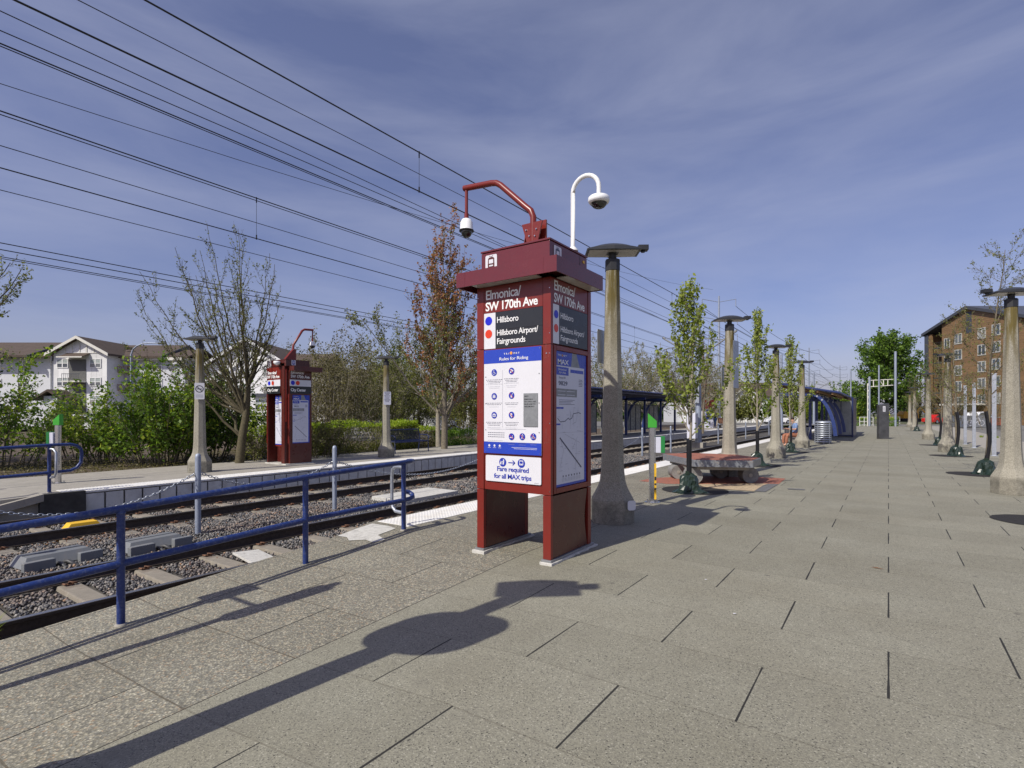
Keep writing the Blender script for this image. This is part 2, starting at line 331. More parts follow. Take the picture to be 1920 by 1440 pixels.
# ------------------------------------------------------------------ mesh helpers
def tag(o, label=None, cat=None, group=None, kind=None):
    if label: o['label'] = label
    if cat: o['category'] = cat
    if group: o['group'] = group
    if kind: o['kind'] = kind
    return o
def thing(name, label, cat, loc=(0,0,0), rz=0, group=None):
    o = bpy.data.objects.new(name, None); col.objects.link(o); o.location = loc; o.rotation_euler = (0, 0, rz)
    o.empty_display_size = .2
    return tag(o, label, cat, group)
class MB:
    def __init__(s): s.v = []; s.f = []; s.m = []; s.sm = []
    def add(s, vs, fs, mi=0, smooth=False):
        b = len(s.v); s.v += [tuple(x) for x in vs]
        for f in fs: s.f.append(tuple(b+i for i in f)); s.m.append(mi); s.sm.append(smooth)
        return s
    def box(s, x0, x1, y0, y1, z0, z1, mi=0, T=None):
        vs = [Vector(p) for p in ((x0,y0,z0),(x1,y0,z0),(x1,y1,z0),(x0,y1,z0),(x0,y0,z1),(x1,y0,z1),(x1,y1,z1),(x0,y1,z1))]
        if T: vs = [T @ p for p in vs]
        return s.add(vs, [(0,3,2,1),(4,5,6,7),(0,1,5,4),(1,2,6,5),(2,3,7,6),(3,0,4,7)], mi)
    def tube(s, pts, r, n=8, mi=0, caps=True, smooth=True):
        pts = [Vector(p) for p in pts]; rs = r if isinstance(r, (list, tuple)) else [r]*len(pts)
        rings = []; up = None
        for i, p in enumerate(pts):
            d = (pts[min(i+1, len(pts)-1)]-pts[max(i-1, 0)])
            if d.length < 1e-9: d = Vector((0,0,1))
            d.normalize()
            if up is None: up = Vector((1,0,0)) if abs(d.x) < .9 else Vector((0,1,0))
            a = (up-d*up.dot(d)).normalized(); b = d.cross(a); up = a
            rings.append([p+(a*math.cos(2*math.pi*k/n)+b*math.sin(2*math.pi*k/n))*rs[i] for k in range(n)])
        vs = [q for rg in rings for q in rg]; fs = []
        for i in range(len(pts)-1):
            for k in range(n):
                fs.append((i*n+k, i*n+(k+1)%n, (i+1)*n+(k+1)%n, (i+1)*n+k))
        s.add(vs, fs, mi, smooth)
        if caps:
            s.add(rings[0], [tuple(range(n-1, -1, -1))], mi); s.add(rings[-1], [tuple(range(n))], mi)
        return s
    def cyl(s, p0, p1, r, n=16, mi=0, r1=None): return s.tube([p0, p1], [r, r if r1 is None else r1], n, mi)
    def lathe(s, prof, n=24, c=(0,0,0), mi=0, smooth=True, rot=0):
        vs = []; fs = []
        for r, z in prof:
            for k in range(n):
                a = 2*math.pi*k/n+rot; vs.append((c[0]+r*math.cos(a), c[1]+r*math.sin(a), c[2]+z))
        for i in range(len(prof)-1):
            for k in range(n): fs.append((i*n+k, i*n+(k+1)%n, (i+1)*n+(k+1)%n, (i+1)*n+k))
        s.add(vs, fs, mi, smooth)
        s.add([vs[k] for k in range(n)], [tuple(range(n-1,-1,-1))], mi)
        s.add([vs[(len(prof)-1)*n+k] for k in range(n)], [tuple(range(n))], mi)
        return s
    def prism(s, poly, z0, z1, mi=0, T=None, smooth=False):
        n = len(poly)
        vs = [Vector((x, y, z0)) for x, y in poly]+[Vector((x, y, z1)) for x, y in poly]
        if T: vs = [T @ p for p in vs]
        fs = [tuple(range(n-1,-1,-1)), tuple(range(n, 2*n))]+[(k, (k+1)%n, n+(k+1)%n, n+k) for k in range(n)]
        return s.add(vs, fs, mi, smooth)
    def build(s, name, mats, parent=None, bevel=0, recalc=False, loc=None):
        me = bpy.data.meshes.new(name); me.from_pydata(s.v, [], s.f)
        if not isinstance(mats, (list, tuple)): mats = [mats]
        for m in mats: me.materials.append(M[m])
        me.polygons.foreach_set('material_index', s.m); me.polygons.foreach_set('use_smooth', s.sm)
        if recalc or bevel:
            bm = bmesh.new(); bm.from_mesh(me)
            bmesh.ops.remove_doubles(bm, verts=bm.verts, dist=1e-5)
            bmesh.ops.recalc_face_normals(bm, faces=bm.faces)
            if bevel:
                es = [e for e in bm.edges if len(e.link_faces) == 2 and e.calc_face_angle(0) > R(35)]
                bmesh.ops.bevel(bm, geom=es, offset=bevel, segments=2, profile=.6, affect='EDGES', clamp_overlap=True)
            bm.to_mesh(me); bm.free()
        me.update()
        o = bpy.data.objects.new(name, me); col.objects.link(o)
        if parent: o.parent = parent
        if loc: o.location = loc
        return o
def arr_mesh(name, V, F, mats, parent=None, loc=None):
    V = np.asarray(V, dtype=np.float32).reshape(-1, 3); F = np.asarray(F, dtype=np.int32); k = F.shape[1]
    me = bpy.data.meshes.new(name); me.vertices.add(len(V)); me.vertices.foreach_set('co', V.ravel())
    me.loops.add(F.size); me.loops.foreach_set('vertex_index', F.ravel())
    me.polygons.add(len(F)); me.polygons.foreach_set('loop_start', np.arange(0, F.size, k, dtype=np.int32))
    me.polygons.foreach_set('loop_total', np.full(len(F), k, dtype=np.int32))
    me.update(calc_edges=True); me.validate()
    for m in (mats if isinstance(mats, (list, tuple)) else [mats]): me.materials.append(M[m])
    o = bpy.data.objects.new(name, me); col.objects.link(o)
    if parent: o.parent = parent
    if loc: o.location = loc
    return o
def copy_tree(o, parent=None):
    c = o.copy(); col.objects.link(c); c.parent = parent
    for ch in list(o.children): copy_tree(ch, c)
    return c
def place(proto, used, loc, rz=None, label=None, group=None, scale=None):
    o = proto if not used else copy_tree(proto)
    o.location = loc
    if rz is not None: o.rotation_euler = (0, 0, rz)
    if label: o['label'] = label
    if group: o['group'] = group
    if scale: o.scale = scale
    return o
def arc(c, r, a0, a1, n, plane='xz'):
    out = []
    for k in range(n+1):
        a = a0+(a1-a0)*k/n
        u, v = r*math.cos(a), r*math.sin(a)
        out.append((c[0]+u, c[1], c[2]+v) if plane == 'xz' else ((c[0], c[1]+u, c[2]+v) if plane == 'yz' else (c[0]+u, c[1]+v, c[2])))
    return out
# lettering: FRONT faces -Y, SIDE faces +X
FRONT = Matrix.Rotation(R(90), 4, 'X')
SIDE = Matrix.Rotation(R(90), 4, 'Z') @ Matrix.Rotation(R(90), 4, 'X')
def text(s, width=None, cap=.1, pos=(0,0,0), rot=FRONT, m='letter_white', parent=None, name='lettering', bold=.0, align='LEFT', depth=.0015, spacing=.92, shear=0):
    cu = bpy.data.curves.new(name, 'FONT'); cu.body = s; cu.size = 1; cu.align_x = align; cu.offset = bold
    cu.space_character = spacing; cu.extrude = 0; cu.resolution_u = 3; cu.space_line = .95
    ob = bpy.data.objects.new(name, cu); col.objects.link(ob)
    dg = bpy.context.evaluated_depsgraph_get(); me = bpy.data.meshes.new_from_object(ob.evaluated_get(dg))
    bpy.data.objects.remove(ob); bpy.data.curves.remove(cu)
    co = np.empty(len(me.vertices)*3, dtype=np.float32); me.vertices.foreach_get('co', co); co = co.reshape(-1, 3)
    sy = cap/.69; w0 = co[:,0].max()-co[:,0].min()
    sx = sy if width is None else width/w0
    S = Matrix.Diagonal((sx, sy, 1, 1))
    me.transform(Matrix.Translation(pos) @ rot @ Matrix.Translation((0,0,depth)) @ S)
    me.materials.clear(); me.materials.append(M[m])
    o = bpy.data.objects.new(name, me); col.objects.link(o)
    if parent: o.parent = parent
    return o
def disc(mb, r, pos, rot=FRONT, mi=0, n=28, off=0, ry=None):
    T = Matrix.Translation(pos) @ rot @ Matrix.Translation((0,0,off))
    vs = [T @ Vector((r*math.cos(2*math.pi*k/n), (ry or r)*math.sin(2*math.pi*k/n), 0)) for k in range(n)]
    mb.add(vs, [tuple(range(n))], mi)
def rect(mb, x0, x1, y0, y1, pos=(0,0,0), rot=FRONT, mi=0, off=0):
    T = Matrix.Translation(pos) @ rot @ Matrix.Translation((0,0,off))
    mb.add([T @ Vector(p) for p in ((x0,y0,0),(x1,y0,0),(x1,y1,0),(x0,y1,0))], [(0,1,2,3)], mi)
def poly(mb, pts, pos=(0,0,0), rot=FRONT, mi=0, off=0):
    T = Matrix.Translation(pos) @ rot @ Matrix.Translation((0,0,off))
    mb.add([T @ Vector((x, y, 0)) for x, y in pts], [tuple(range(len(pts)))], mi)
def rr(x0, x1, y0, y1, r, n=5):
    out = []
    for cx, cy, a in ((x1-r, y0+r, -90), (x1-r, y1-r, 0), (x0+r, y1-r, 90), (x0+r, y0+r, 180)):
        for k in range(n+1):
            t = R(a+90*k/n); out.append((cx+r*math.cos(t), cy+r*math.sin(t)))
    return out
def stroke(mb, pts, wd, pos=(0,0,0), rot=FRONT, mi=0, off=0):
    for (x0, y0), (x1, y1) in zip(pts[:-1], pts[1:]):
        d = Vector((x1-x0, y1-y0, 0)); 
        if d.length < 1e-6: continue
        n = Vector((-d.y, d.x, 0)).normalized()*wd/2
        poly(mb, [(x0-n.x, y0-n.y), (x1-n.x, y1-n.y), (x1+n.x, y1+n.y), (x0+n.x, y0+n.y)], pos, rot, mi, off)
def XY(px, D):                       # plan position at forward distance D seen in direction px of the 1920 wide picture
    l = (px-960)/1010*D
    return l*CT-D*ST, l*ST+D*CT
def Zof(py, D): return 1.5+(775-py)*D/1010
def Gz(px, py, z=0):
    D = 1010*(1.5-z)/(py-775); return XY(px, D)
# ================================================================== SETTING
def platform_z(x, y):
    if x > -1.9: k = 0
    elif x > -3.2: k = .04*(-1.9-x)/1.3
    elif x > -5.1: k = .04+.03*(-3.2-x)/1.9
    else: k = .07
    return -k*min(max(0, 4.9-y), 6)
def edge_x(y): return -5.65 if y < 4.1 else (-5.85 if y > 5.0 else -5.65-.2*(y-4.1)/.9)
def near_platform():
    ys = [-9, -6, -3, -1.5, -.5, .3, 1.0, 1.6, 2.2, 2.8, 3.4, 4.1, 4.5, 4.9, 5.0, 6, 8, 12, 20, 30, 45, 60, 80]
    xs = [None, -5.1, -4.2, -3.2, -2.6, -1.9, 0, 3.4]
    V = []; F = []; n = len(xs)
    for y in ys:
        for x in xs:
            xx = edge_x(y) if x is None else x
            V.append((xx, y, platform_z(xx, y)))
    for j in range(len(ys)-1):
        for i in range(n-1): F.append((j*n+i, j*n+i+1, (j+1)*n+i+1, (j+1)*n+i))
    b = MB(); b.add(V, F)
    o = b.build('platform', 'paving'); tag(o, kind='structure')
    e = MB()
    for j in range(len(ys)-1):
        y0, y1 = ys[j], ys[j+1]; x0, x1 = edge_x(y0), edge_x(y1)
        z0, z1 = platform_z(x0, y0), platform_z(x1, y1)
        e.add([(x0,y0,z0),(x1,y1,z1),(x1,y1,-.75),(x0,y0,-.75)], [(0,1,2,3)])
    e.build('platform_edge_wall', 'edge_concrete', o)
near_platform()
def tactile(name, x0, x1, y0, y1, ydome, z=0.0):
    b = MB(); b.box(x0, x1, y0, y1, z-.03, z+.006)
    for k in range(int((y1-y0)/.61)):                     # thin dark joints between tiles
        pass
    o = b.build(name, 'tactile'); tag(o, kind='structure')
    d = MB(); nx = 10; sx = (x1-x0)/nx
    y = y0+sx/2
    while y < ydome:
        for i in range(nx):
            cx = x0+(i+.5)*sx
            d.lathe([(.017,0),(.015,.004),(.009,.006)], 6, (cx, y, z+.005), smooth=False)
        y += sx
    d.build('tactile_dome', 'tactile', o)
    return o
tactile('tactile_paving', -5.80, -5.2, 5.05, 80, 15)
p = MB(); P_ = [(-5.66,4.28),(-5.50,4.30),(-5.36,4.22),(-5.20,4.34),(-5.02,4.30),(-4.98,4.45),(-5.22,4.55),(-5.25,4.88),(-5.45,4.92),(-5.74,4.90),(-5.72,4.6)]
p.add([(x, y, platform_z(x, y)+.007) for x, y in [(-5.40,4.55)]+P_], [(0, 1+k, 1+(k+1) % 11) for k in range(11)])
tag(p.build('concrete_patch', 'grout'), kind='structure')
# far platform
FX = -12.7
def far_platform():
    b = MB()
    b.add([(FX, 3.1, 0), (FX, 76, 0), (-16.6, 76, 0), (-16.6, 3.1, 0)], [(0,1,2,3)])
    b.add([(FX, 3.1, 0), (-16.6, 3.1, 0), (-16.6, -8, -.42), (FX+.0, -8, -.42)], [(0,1,2,3)])
    b.add([(FX,3.1,0),(FX,3.1,-.8),(FX,76,-.8),(FX,76,0)], [(0,1,2,3)])
    b.add([(FX,3.1,0),(FX,-8,-.42),(FX,-8,-.8),(FX,3.1,-.8)], [(0,1,2,3)])
    b.add([(FX,76,0),(FX,76,-.8),(-16.6,76,-.8),(-16.6,76,0)], [(0,1,2,3)])
    o = b.build('far_platform', 'edge_concrete', recalc=False); tag(o, kind='structure')
    c = MB()                                                # raised kerb running down the ramp end, dark weathered wall
    c.box(FX-.02, FX+.10, 3.1, 3.78, -.62, .02)
    c.build('end_wall', 'panel_dark', o)
    k = MB(); T = Matrix.Identity(4)
    k.add([(FX-.25,3.15,.03),(FX+.12,3.15,.03),(FX+.12,1.2,-.38),(FX-.25,1.2,-.38),(FX-.25,3.15,-.1),(FX+.12,3.15,-.1),(FX+.12,1.2,-.55),(FX-.25,1.2,-.55)],
          [(0,1,2,3),(7,6,5,4),(1,5,6,2),(0,3,7,4),(0,4,5,1),(3,2,6,7)])
    k.build('ramp_kerb', 'edge_concrete', o)
    f = MB(); y = 3.80; i = 0
    while y < 75.6:
        f.box(FX+.002, FX+.05, y, y+.292, -.47, -.055); y += .325; i += 1
    f.build('face_panel', 'panel_face', o)
    g = MB(); g.box(FX+.001, FX+.012, 3.8, 75.6, -.6, -.06); g.build('panel_backing', 'panel_dark', o)
far_platform()
tactile('far_tactile_paving', FX-.55, FX+.05, 3.5, 76, 9)
# track bed and ballast
b = MB(); b.add([(FX+.0, -12, -.50), (-5.6, -12, -.50), (-5.6, 140, -.50), (FX, 140, -.50)], [(0,1,2,3)])
tag(b.build('track_bed', 'ballast_base'), kind='structure')
RX = [-6.26, -7.76, -10.54, -12.04]; TRK = [-7.01, -11.29]
def ballast():
    rng = np.random.default_rng(4)
    pts = []
    for n, (ya, yb), s in ((82000, (-2.5, 10.5), .0128), (24000, (10.5, 24), .021)):
        P = np.stack([rng.uniform(FX+.1, -5.72, n), rng.uniform(ya, yb, n)], 1)
        pts.append(np.concatenate([P, np.full((n,1), s)], 1))
    P = np.concatenate(pts)
    x, y, s = P[:,0], P[:,1], P[:,2]
    # heaped between the sleepers and toward the middle, kept off sleepers and rails
    fr = ((y-1.0)/.762) % 1.0
    on = (np.abs(fr-.5) < .20) & ((np.abs(x-TRK[0]) < 1.28) | (np.abs(x-TRK[1]) < 1.28))
    rail = np.zeros(len(x), bool)
    for r in RX: rail |= np.abs(x-r) < .085
    keep = ~on & ~rail
    x, y, s = x[keep], y[keep], s[keep]; n = len(x)
    z = -.492+rng.uniform(0, .03, n)+.03*np.exp(-((x+9.15)/1.0)**2)
    cube = np.array([(-1,-1,-1),(1,-1,-1),(1,1,-1),(-1,1,-1),(-1,-1,1),(1,-1,1),(1,1,1),(-1,1,1)], float)
    fc = np.array([(0,3,2,1),(4,5,6,7),(0,1,5,4),(1,2,6,5),(2,3,7,6),(3,0,4,7)])
    a = rng.uniform(.55, 1.25, (n,1,3))*s[:,None,None]
    V = cube[None]*a*(1+rng.uniform(-.38, .25, (n,8,1)))
    q = rng.normal(size=(n,4)); q /= np.linalg.norm(q, axis=1)[:,None]
    w_, i, j, k = q.T
    Rm = np.stack([1-2*(j*j+k*k), 2*(i*j-k*w_), 2*(i*k+j*w_), 2*(i*j+k*w_), 1-2*(i*i+k*k), 2*(j*k-i*w_), 2*(i*k-j*w_), 2*(j*k+i*w_), 1-2*(i*i+j*j)], 1).reshape(n,3,3)
    V = np.einsum('nij,nkj->nki', Rm, V)+np.stack([x,y,z],1)[:,None,:]
    F = (fc[None]+(np.arange(n)*8)[:,None,None]).reshape(-1,4)
    tag(arr_mesh('ballast', V, F, 'ballast_stone'), 'grey brown crushed stone ballast between the rails', 'ballast', kind='stuff')
ballast()
# sleepers with clips
def make_sleeper(near):
    t = thing('railway_sleeper', 'pale concrete railway sleeper', 'sleeper')
    b = MB(); L = 1.28
    b.prism([(-.13,0),(.13,0),(.10,.10),(-.10,.10)], -L, L, T=Matrix.Rotation(R(90), 4, 'Z') @ Matrix.Rotation(R(90), 4, 'X'))
    b.build('beam', 'sleeper_concrete', t, bevel=.012)
    if near:
        for rx in (-.75, .75):
            for s in (-1, 1):
                c = MB(); x = rx+s*.125
                c.tube([(x-s*.05,-.05,.115),(x+s*.03,-.055,.125),(x+s*.045,-.02,.135),(x-s*.035,0,.13),(x+s*.045,.02,.135),(x+s*.03,.055,.125),(x-s*.05,.05,.115)], .011, 6)
                c.box(x-.03, x+.03, -.03, .03, .09, .12)
                c.build('rail_clip', 'rust', t)
    return t
SB = -.555
sl = {k: make_sleeper(k) for k in (True, False)}; used = {True: False, False: False}
for ti, tx in enumerate(TRK):
    for k in range(70):
        y = 1.0+.762*(k+.5)-.762*1
        near = y < 22
        place(sl[near], used[near], (tx, y, SB), 0,
              'concrete sleeper under the rails of the '+('near' if ti == 0 else 'far')+' track', 'concrete sleepers of the '+('near' if ti == 0 else 'far')+' track')
        used[near] = True
# rails
def rail(x, label):
    prof = [(-.07,0),(.07,0),(.07,.012),(.012,.03),(.010,.115),(.036,.125),(.036,.150),(-.036,.150),(-.036,.125),(-.010,.115),(-.012,.03),(-.07,.012)]
    t = thing('rail', label, 'rail', (x, 0, -.452), group='running rails')
    T = Matrix.Rotation(R(90), 4, 'X') @ Matrix.Identity(4)
    b = MB(); b.prism(prof, -140, 10, T=T); b.build('rail_web', 'rail_side', t)
    h = MB(); h.box(-.030, .030, -10, 140, .1505, .1535); h.build('running_surface', 'rail_top', t)
for x, l in zip(RX, ('steel rail nearest the paved platform with the railing', 'inner steel rail of the near track beside the chain posts', 'inner steel rail of the far track beside the chain posts', 'steel rail right under the white panelled far platform edge')): rail(x, l)
# ground, roads, beds
b = MB(); b.add([(-900,-300,-.62),(900,-300,-.62),(900,1500,-.62),(-900,1500,-.62)], [(0,1,2,3)])
tag(b.build('ground', 'grass_ground'), kind='structure')
b = MB(); b.add([(-60,-14,-.08),(-16.55,-14,-.08),(-16.55,80,-.05),(-60,80,-.05)], [(0,1,2,3)])
tag(b.build('planting_ground', 'soil'), kind='structure')
b = MB(); b.add([(-90,20,-.046),(-24,20,-.046),(-24,84,-.03),(-90,84,-.03)], [(0,1,2,3)])
tag(b.build('parking_area', 'asphalt'), kind='structure')
b = MB(); b.add([(-120,83,-.12),(60,83,-.12),(60,98,-.12),(-120,98,-.12)], [(0,1,2,3)])
tag(b.build('cross_street', 'asphalt'), kind='structure')
b = MB(); b.add([(3.4,-9,-.004),(5.6,-9,-.004),(5.6,80,-.004),(3.4,80,-.004)], [(0,1,2,3)])
tag(b.build('side_pavement', 'edge_concrete'), kind='structure')
b = MB(); b.box(5.6, 5.75, -9, 78, -.5, .012); tag(b.build('kerb', 'curb'), kind='structure')
b = MB(); b.add([(5.75,-9,-.13),(30,-9,-.13),(30,83,-.13),(5.75,83,-.13)], [(0,1,2,3)])
tag(b.build('side_road', 'asphalt'), kind='structure')

# ================================================================== KIOSKS
def tram_icon(mb, x, z, s, pos, rot, mi_w, mi_c):
    poly(mb, rr(x, x+s, z, z+s*1.12, s*.12), pos, rot, mi_w, .003)
    cx = x+s/2; u = s/10
    stroke(mb, [(cx-1.6*u, z+10.6*u), (cx, z+9.7*u), (cx+1.6*u, z+10.6*u)], .35*u, pos, rot, mi_c, .0045)
    poly(mb, [(cx-2.7*u,z+2.2*u),(cx+2.7*u,z+2.2*u),(cx+2.9*u,z+4*u),(cx+2.7*u,z+8.6*u),(cx+1.6*u,z+9.5*u),(cx-1.6*u,z+9.5*u),(cx-2.7*u,z+8.6*u),(cx-2.9*u,z+4*u)], pos, rot, mi_c, .0045)
    poly(mb, [(cx-1.9*u,z+5.2*u),(cx+1.9*u,z+5.2*u),(cx+1.8*u,z+8.0*u),(cx-1.8*u,z+8.0*u)], pos, rot, mi_w, .006)
    poly(mb, [(cx-1.7*u,z+3.2*u),(cx+1.7*u,z+3.2*u),(cx+1.7*u,z+4.2*u),(cx-1.7*u,z+4.2*u)], pos, rot, mi_w, .006)
    poly(mb, [(cx-1.7*u,z+1.4*u),(cx+1.7*u,z+1.4*u),(cx+2.4*u,z+2.3*u),(cx-2.4*u,z+2.3*u)], pos, rot, mi_c, .0045)
def route_map(mb, x0, x1, z0, z1, pos, rot, dark, pale):
    W = x1-x0; H = z1-z0; rng = random.Random(7)
    P = lambda u, v: (x0+u*W, z0+v*H)
    stroke(mb, [P(.12,.42), P(.90,.12)], W*.028, pos, rot, dark, .0012)
    stroke(mb, [P(.04,.60), P(.14,.565), P(.30,.57), P(.42,.60), P(.46,.585), P(.55,.60), P(.60,.64), P(.80,.65), P(.88,.64)], W*.012, pos, rot, dark, .0012)
    for pts in ([(.48,.50),(.50,.60),(.47,.68)], [(.62,.52),(.60,.64),(.63,.70)], [(.55,.54),(.70,.56),(.78,.70)], [(.5,.66),(.5,.61),(.62,.61)], [(.15,.40),(.25,.30),(.12,.14)], [(.3,.45),(.6,.40),(.85,.36)], [(.55,.30),(.75,.42)], [(.86,.66),(.86,.50)], [(.72,.38),(.68,.10)], [(.2,.55),(.2,.50)], [(.74,.48),(.9,.47)]):
        stroke(mb, [P(*q) for q in pts], W*.006, pos, rot, pale, .001)
    for k in range(34):
        u, v = rng.uniform(.03,.9), rng.uniform(.08,.70); l = rng.uniform(.03,.10)
        stroke(mb, [P(u, v), P(min(.96,u+l), v)], H*.003, pos, rot, pale, .0011)
    for k in range(7):
        disc(mb, W*.012, pos, rot, dark, 8, .0013) if False else rect(mb, x0+W*(.22+.1*k), x0+W*(.25+.1*k), z0+H*.055, z0+H*.072, pos, rot, dark, .0012)
        for j in range(3): rect(mb, x0+W*(.19+.1*k), x0+W*(.27+.1*k), z0+H*(.03-.011*j)+H*.01, z0+H*(.033-.011*j)+H*.01, pos, rot, pale, .0012)
    stroke(mb, [P(.02,.465), P(.98,.465)], H*.0018, pos, rot, pale, .001)
def map_poster(parent, w, h, pos, rot, number, lab='system map poster behind glass'):
    """poster centred on its width, foot at pos; local x right, y up"""
    b = MB(); x0, x1 = -w/2, w/2
    rect(b, x0, x1, 0, h, pos, rot, 0, 0)
    rect(b, x0, x1, h*.895, h, pos, rot, 1, .0008)
    poly(b, [(x0+w*.48,h*.895),(x0+w*.78,h*.895),(x0+w*.66,h),(x0+w*.52,h)], pos, rot, 2, .001)
    rect(b, x1-w*.07, x1, 0, h, pos, rot, 1, .0011); rect(b, x0, x1, 0, h*.018, pos, rot, 1, .0012)
    rect(b, x0+w*.02, x0+w*.40, h*.825, h*.885, pos, rot, 1, .0009)
    rect(b, x0+w*.46, x0+w*.90, h*.85, h*.875, pos, rot, 1, .0009)
    rect(b, x0+w*.02, x0+w*.68, h*.665, h*.725, pos, rot, 2, .0009)
    for k in range(5): rect(b, x0+w*.74, x0+w*(.86+.02*(k%2)), h*(.80-.012*k), h*(.804-.012*k), pos, rot, 3, .0009)
    for k in range(4): rect(b, x0+w*.10, x0+w*(.60-.06*(k%3)), h*(.640-.011*k), h*(.643-.011*k), pos, rot, 3, .0009)
    for k in range(2): rect(b, x0+w*.06, x0+w*.30, h*(.705-.028*k), h*(.709-.028*k), pos, rot, 0, .0011); rect(b, x0+w*.34, x0+w*.60, h*(.705-.028*k), h*(.709-.028*k), pos, rot, 0, .0011)
    rect(b, x0+w*.02, x0+w*.24, h*.575, h*.588, pos, rot, 1, .0009); rect(b, x0+w*.02, x0+w*.14, h*.455, h*.467, pos, rot, 1, .0009)
    o = b.build('map_poster', ['poster_paper', 'sign_blue', 'plaque_grey', 'letter_dark'], parent)
    tag(o, lab)
    mp_ = MB(); route_map(mp_, x0+.01, x1-w*.08, .03, h*.83, pos, rot, 0, 1)
    mp_.build('route_lines', ['letter_dark', 'letter_dim'], o)
    def at(x, y): return Matrix.Translation(pos) @ rot @ Matrix.Translation((x, y, 0))
    def tx(s, width, cap, x, y, m, bold=0):
        return text(s, width, cap, (0,0,0), at(x, y), m, o, bold=bold)
    tx('MAX', w*.34, h*.036, x0+w*.05, h*.905, 'letter_white', .01)
    tx('TRI MET', w*.30, h*.012, x0+w*.05, h*.965, 'letter_white')
    tx('Elmonica/', w*.26, h*.014, x0+w*.07, h*.860, 'letter_white'); tx('SW 170th', w*.22, h*.013, x0+w*.09, h*.836, 'letter_white')
    tx('Stop ID', w*.20, h*.013, x0+w*.10, h*.800, 'letter_dark'); tx(number, w*.28, h*.030, x0+w*.08, h*.750, 'letter_dark', .012)
    d = MB(); T = at(x0+w*.205, h*.971); d.add([T @ Vector((h*.009*math.cos(a*.45), h*.009*math.sin(a*.45), .0015)) for a in range(14)], [tuple(range(14))])
    d.build('logo_dot', 'dot_orange', o)
    return o
def camera_arm(parent, dx, dz, base, flip=1, s=1):
    bx, by, bz = base
    br = MB()
    br.box(bx-.13*s, bx+.13*s, by+.05, by+.07, bz, bz+.30*s)
    br.add([(bx-.13*s,by-.0,bz),(bx-.115*s,by+.05,bz),(bx-.115*s,by+.05,bz+.27*s),(bx-.13*s,by+.05,bz+.27*s)], [(0,1,2,3),(3,2,1,0)])
    br.prism([(-.13*s,.27*s),(.13*s,.27*s),(.07*s,.05*s),(-.06*s,.05*s)], -.008, .008, T=Matrix.Translation((bx, by-.02, bz)) @ FRONT)
    for u, v in ((-.07,.20),(.06,.19),(-.03,.13),(.04,.12)):
        br.cyl((bx+u*s, by-.03, bz+v*s), (bx+u*s, by-.04, bz+v*s), .008, 8, 1)
    br.build('arm_bracket', ['red_paint', 'steel'], parent)
    a = MB(); f = flip
    a.tube([(bx,by,bz+.02), (bx,by,bz+.34*s), (bx-f*.03*s,by,bz+.41*s), (bx-f*.10*s,by,bz+.47*s), (bx-f*.43*s,by,bz+.78*s), (bx-f*.49*s,by,bz+.82*s), (bx-f*.56*s,by,bz+.835*s), (bx-f*.96*s,by,bz+.84*s+dz)], .034*s, 14)
    ex, ez = bx-f*.925*s, bz+.84*s+dz
    a.tube([(ex,by,ez), (ex,by,ez-.30*s)], .019*s, 10); a.tube([(ex,by,ez-.30*s), (ex,by,ez-.36*s)], .026*s, 10)
    a.build('camera_arm', 'red_paint', parent)
    c = MB(); z = ez-.36*s
    c.lathe([(.03,0),(.055,-.012),(.062,-.03),(.072,-.045),(.076,-.12),(.082,-.135)], 20, (ex,by,z), 0)
    c.lathe([(.086,-.135),(.086,-.15),(.070,-.152)], 20, (ex,by,z), 1)
    o = c.build('dome_camera', ['camera_white', 'dark_plastic'], parent)
    g = MB(); g.lathe([(.066*math.cos(R(t)), -.150-.075*math.sin(R(t))) for t in range(0, 90, 12)]+[(.003,-.2255)], 20, (ex,by,z))
    g.build('camera_dome_glass', 'dome_glass', o)

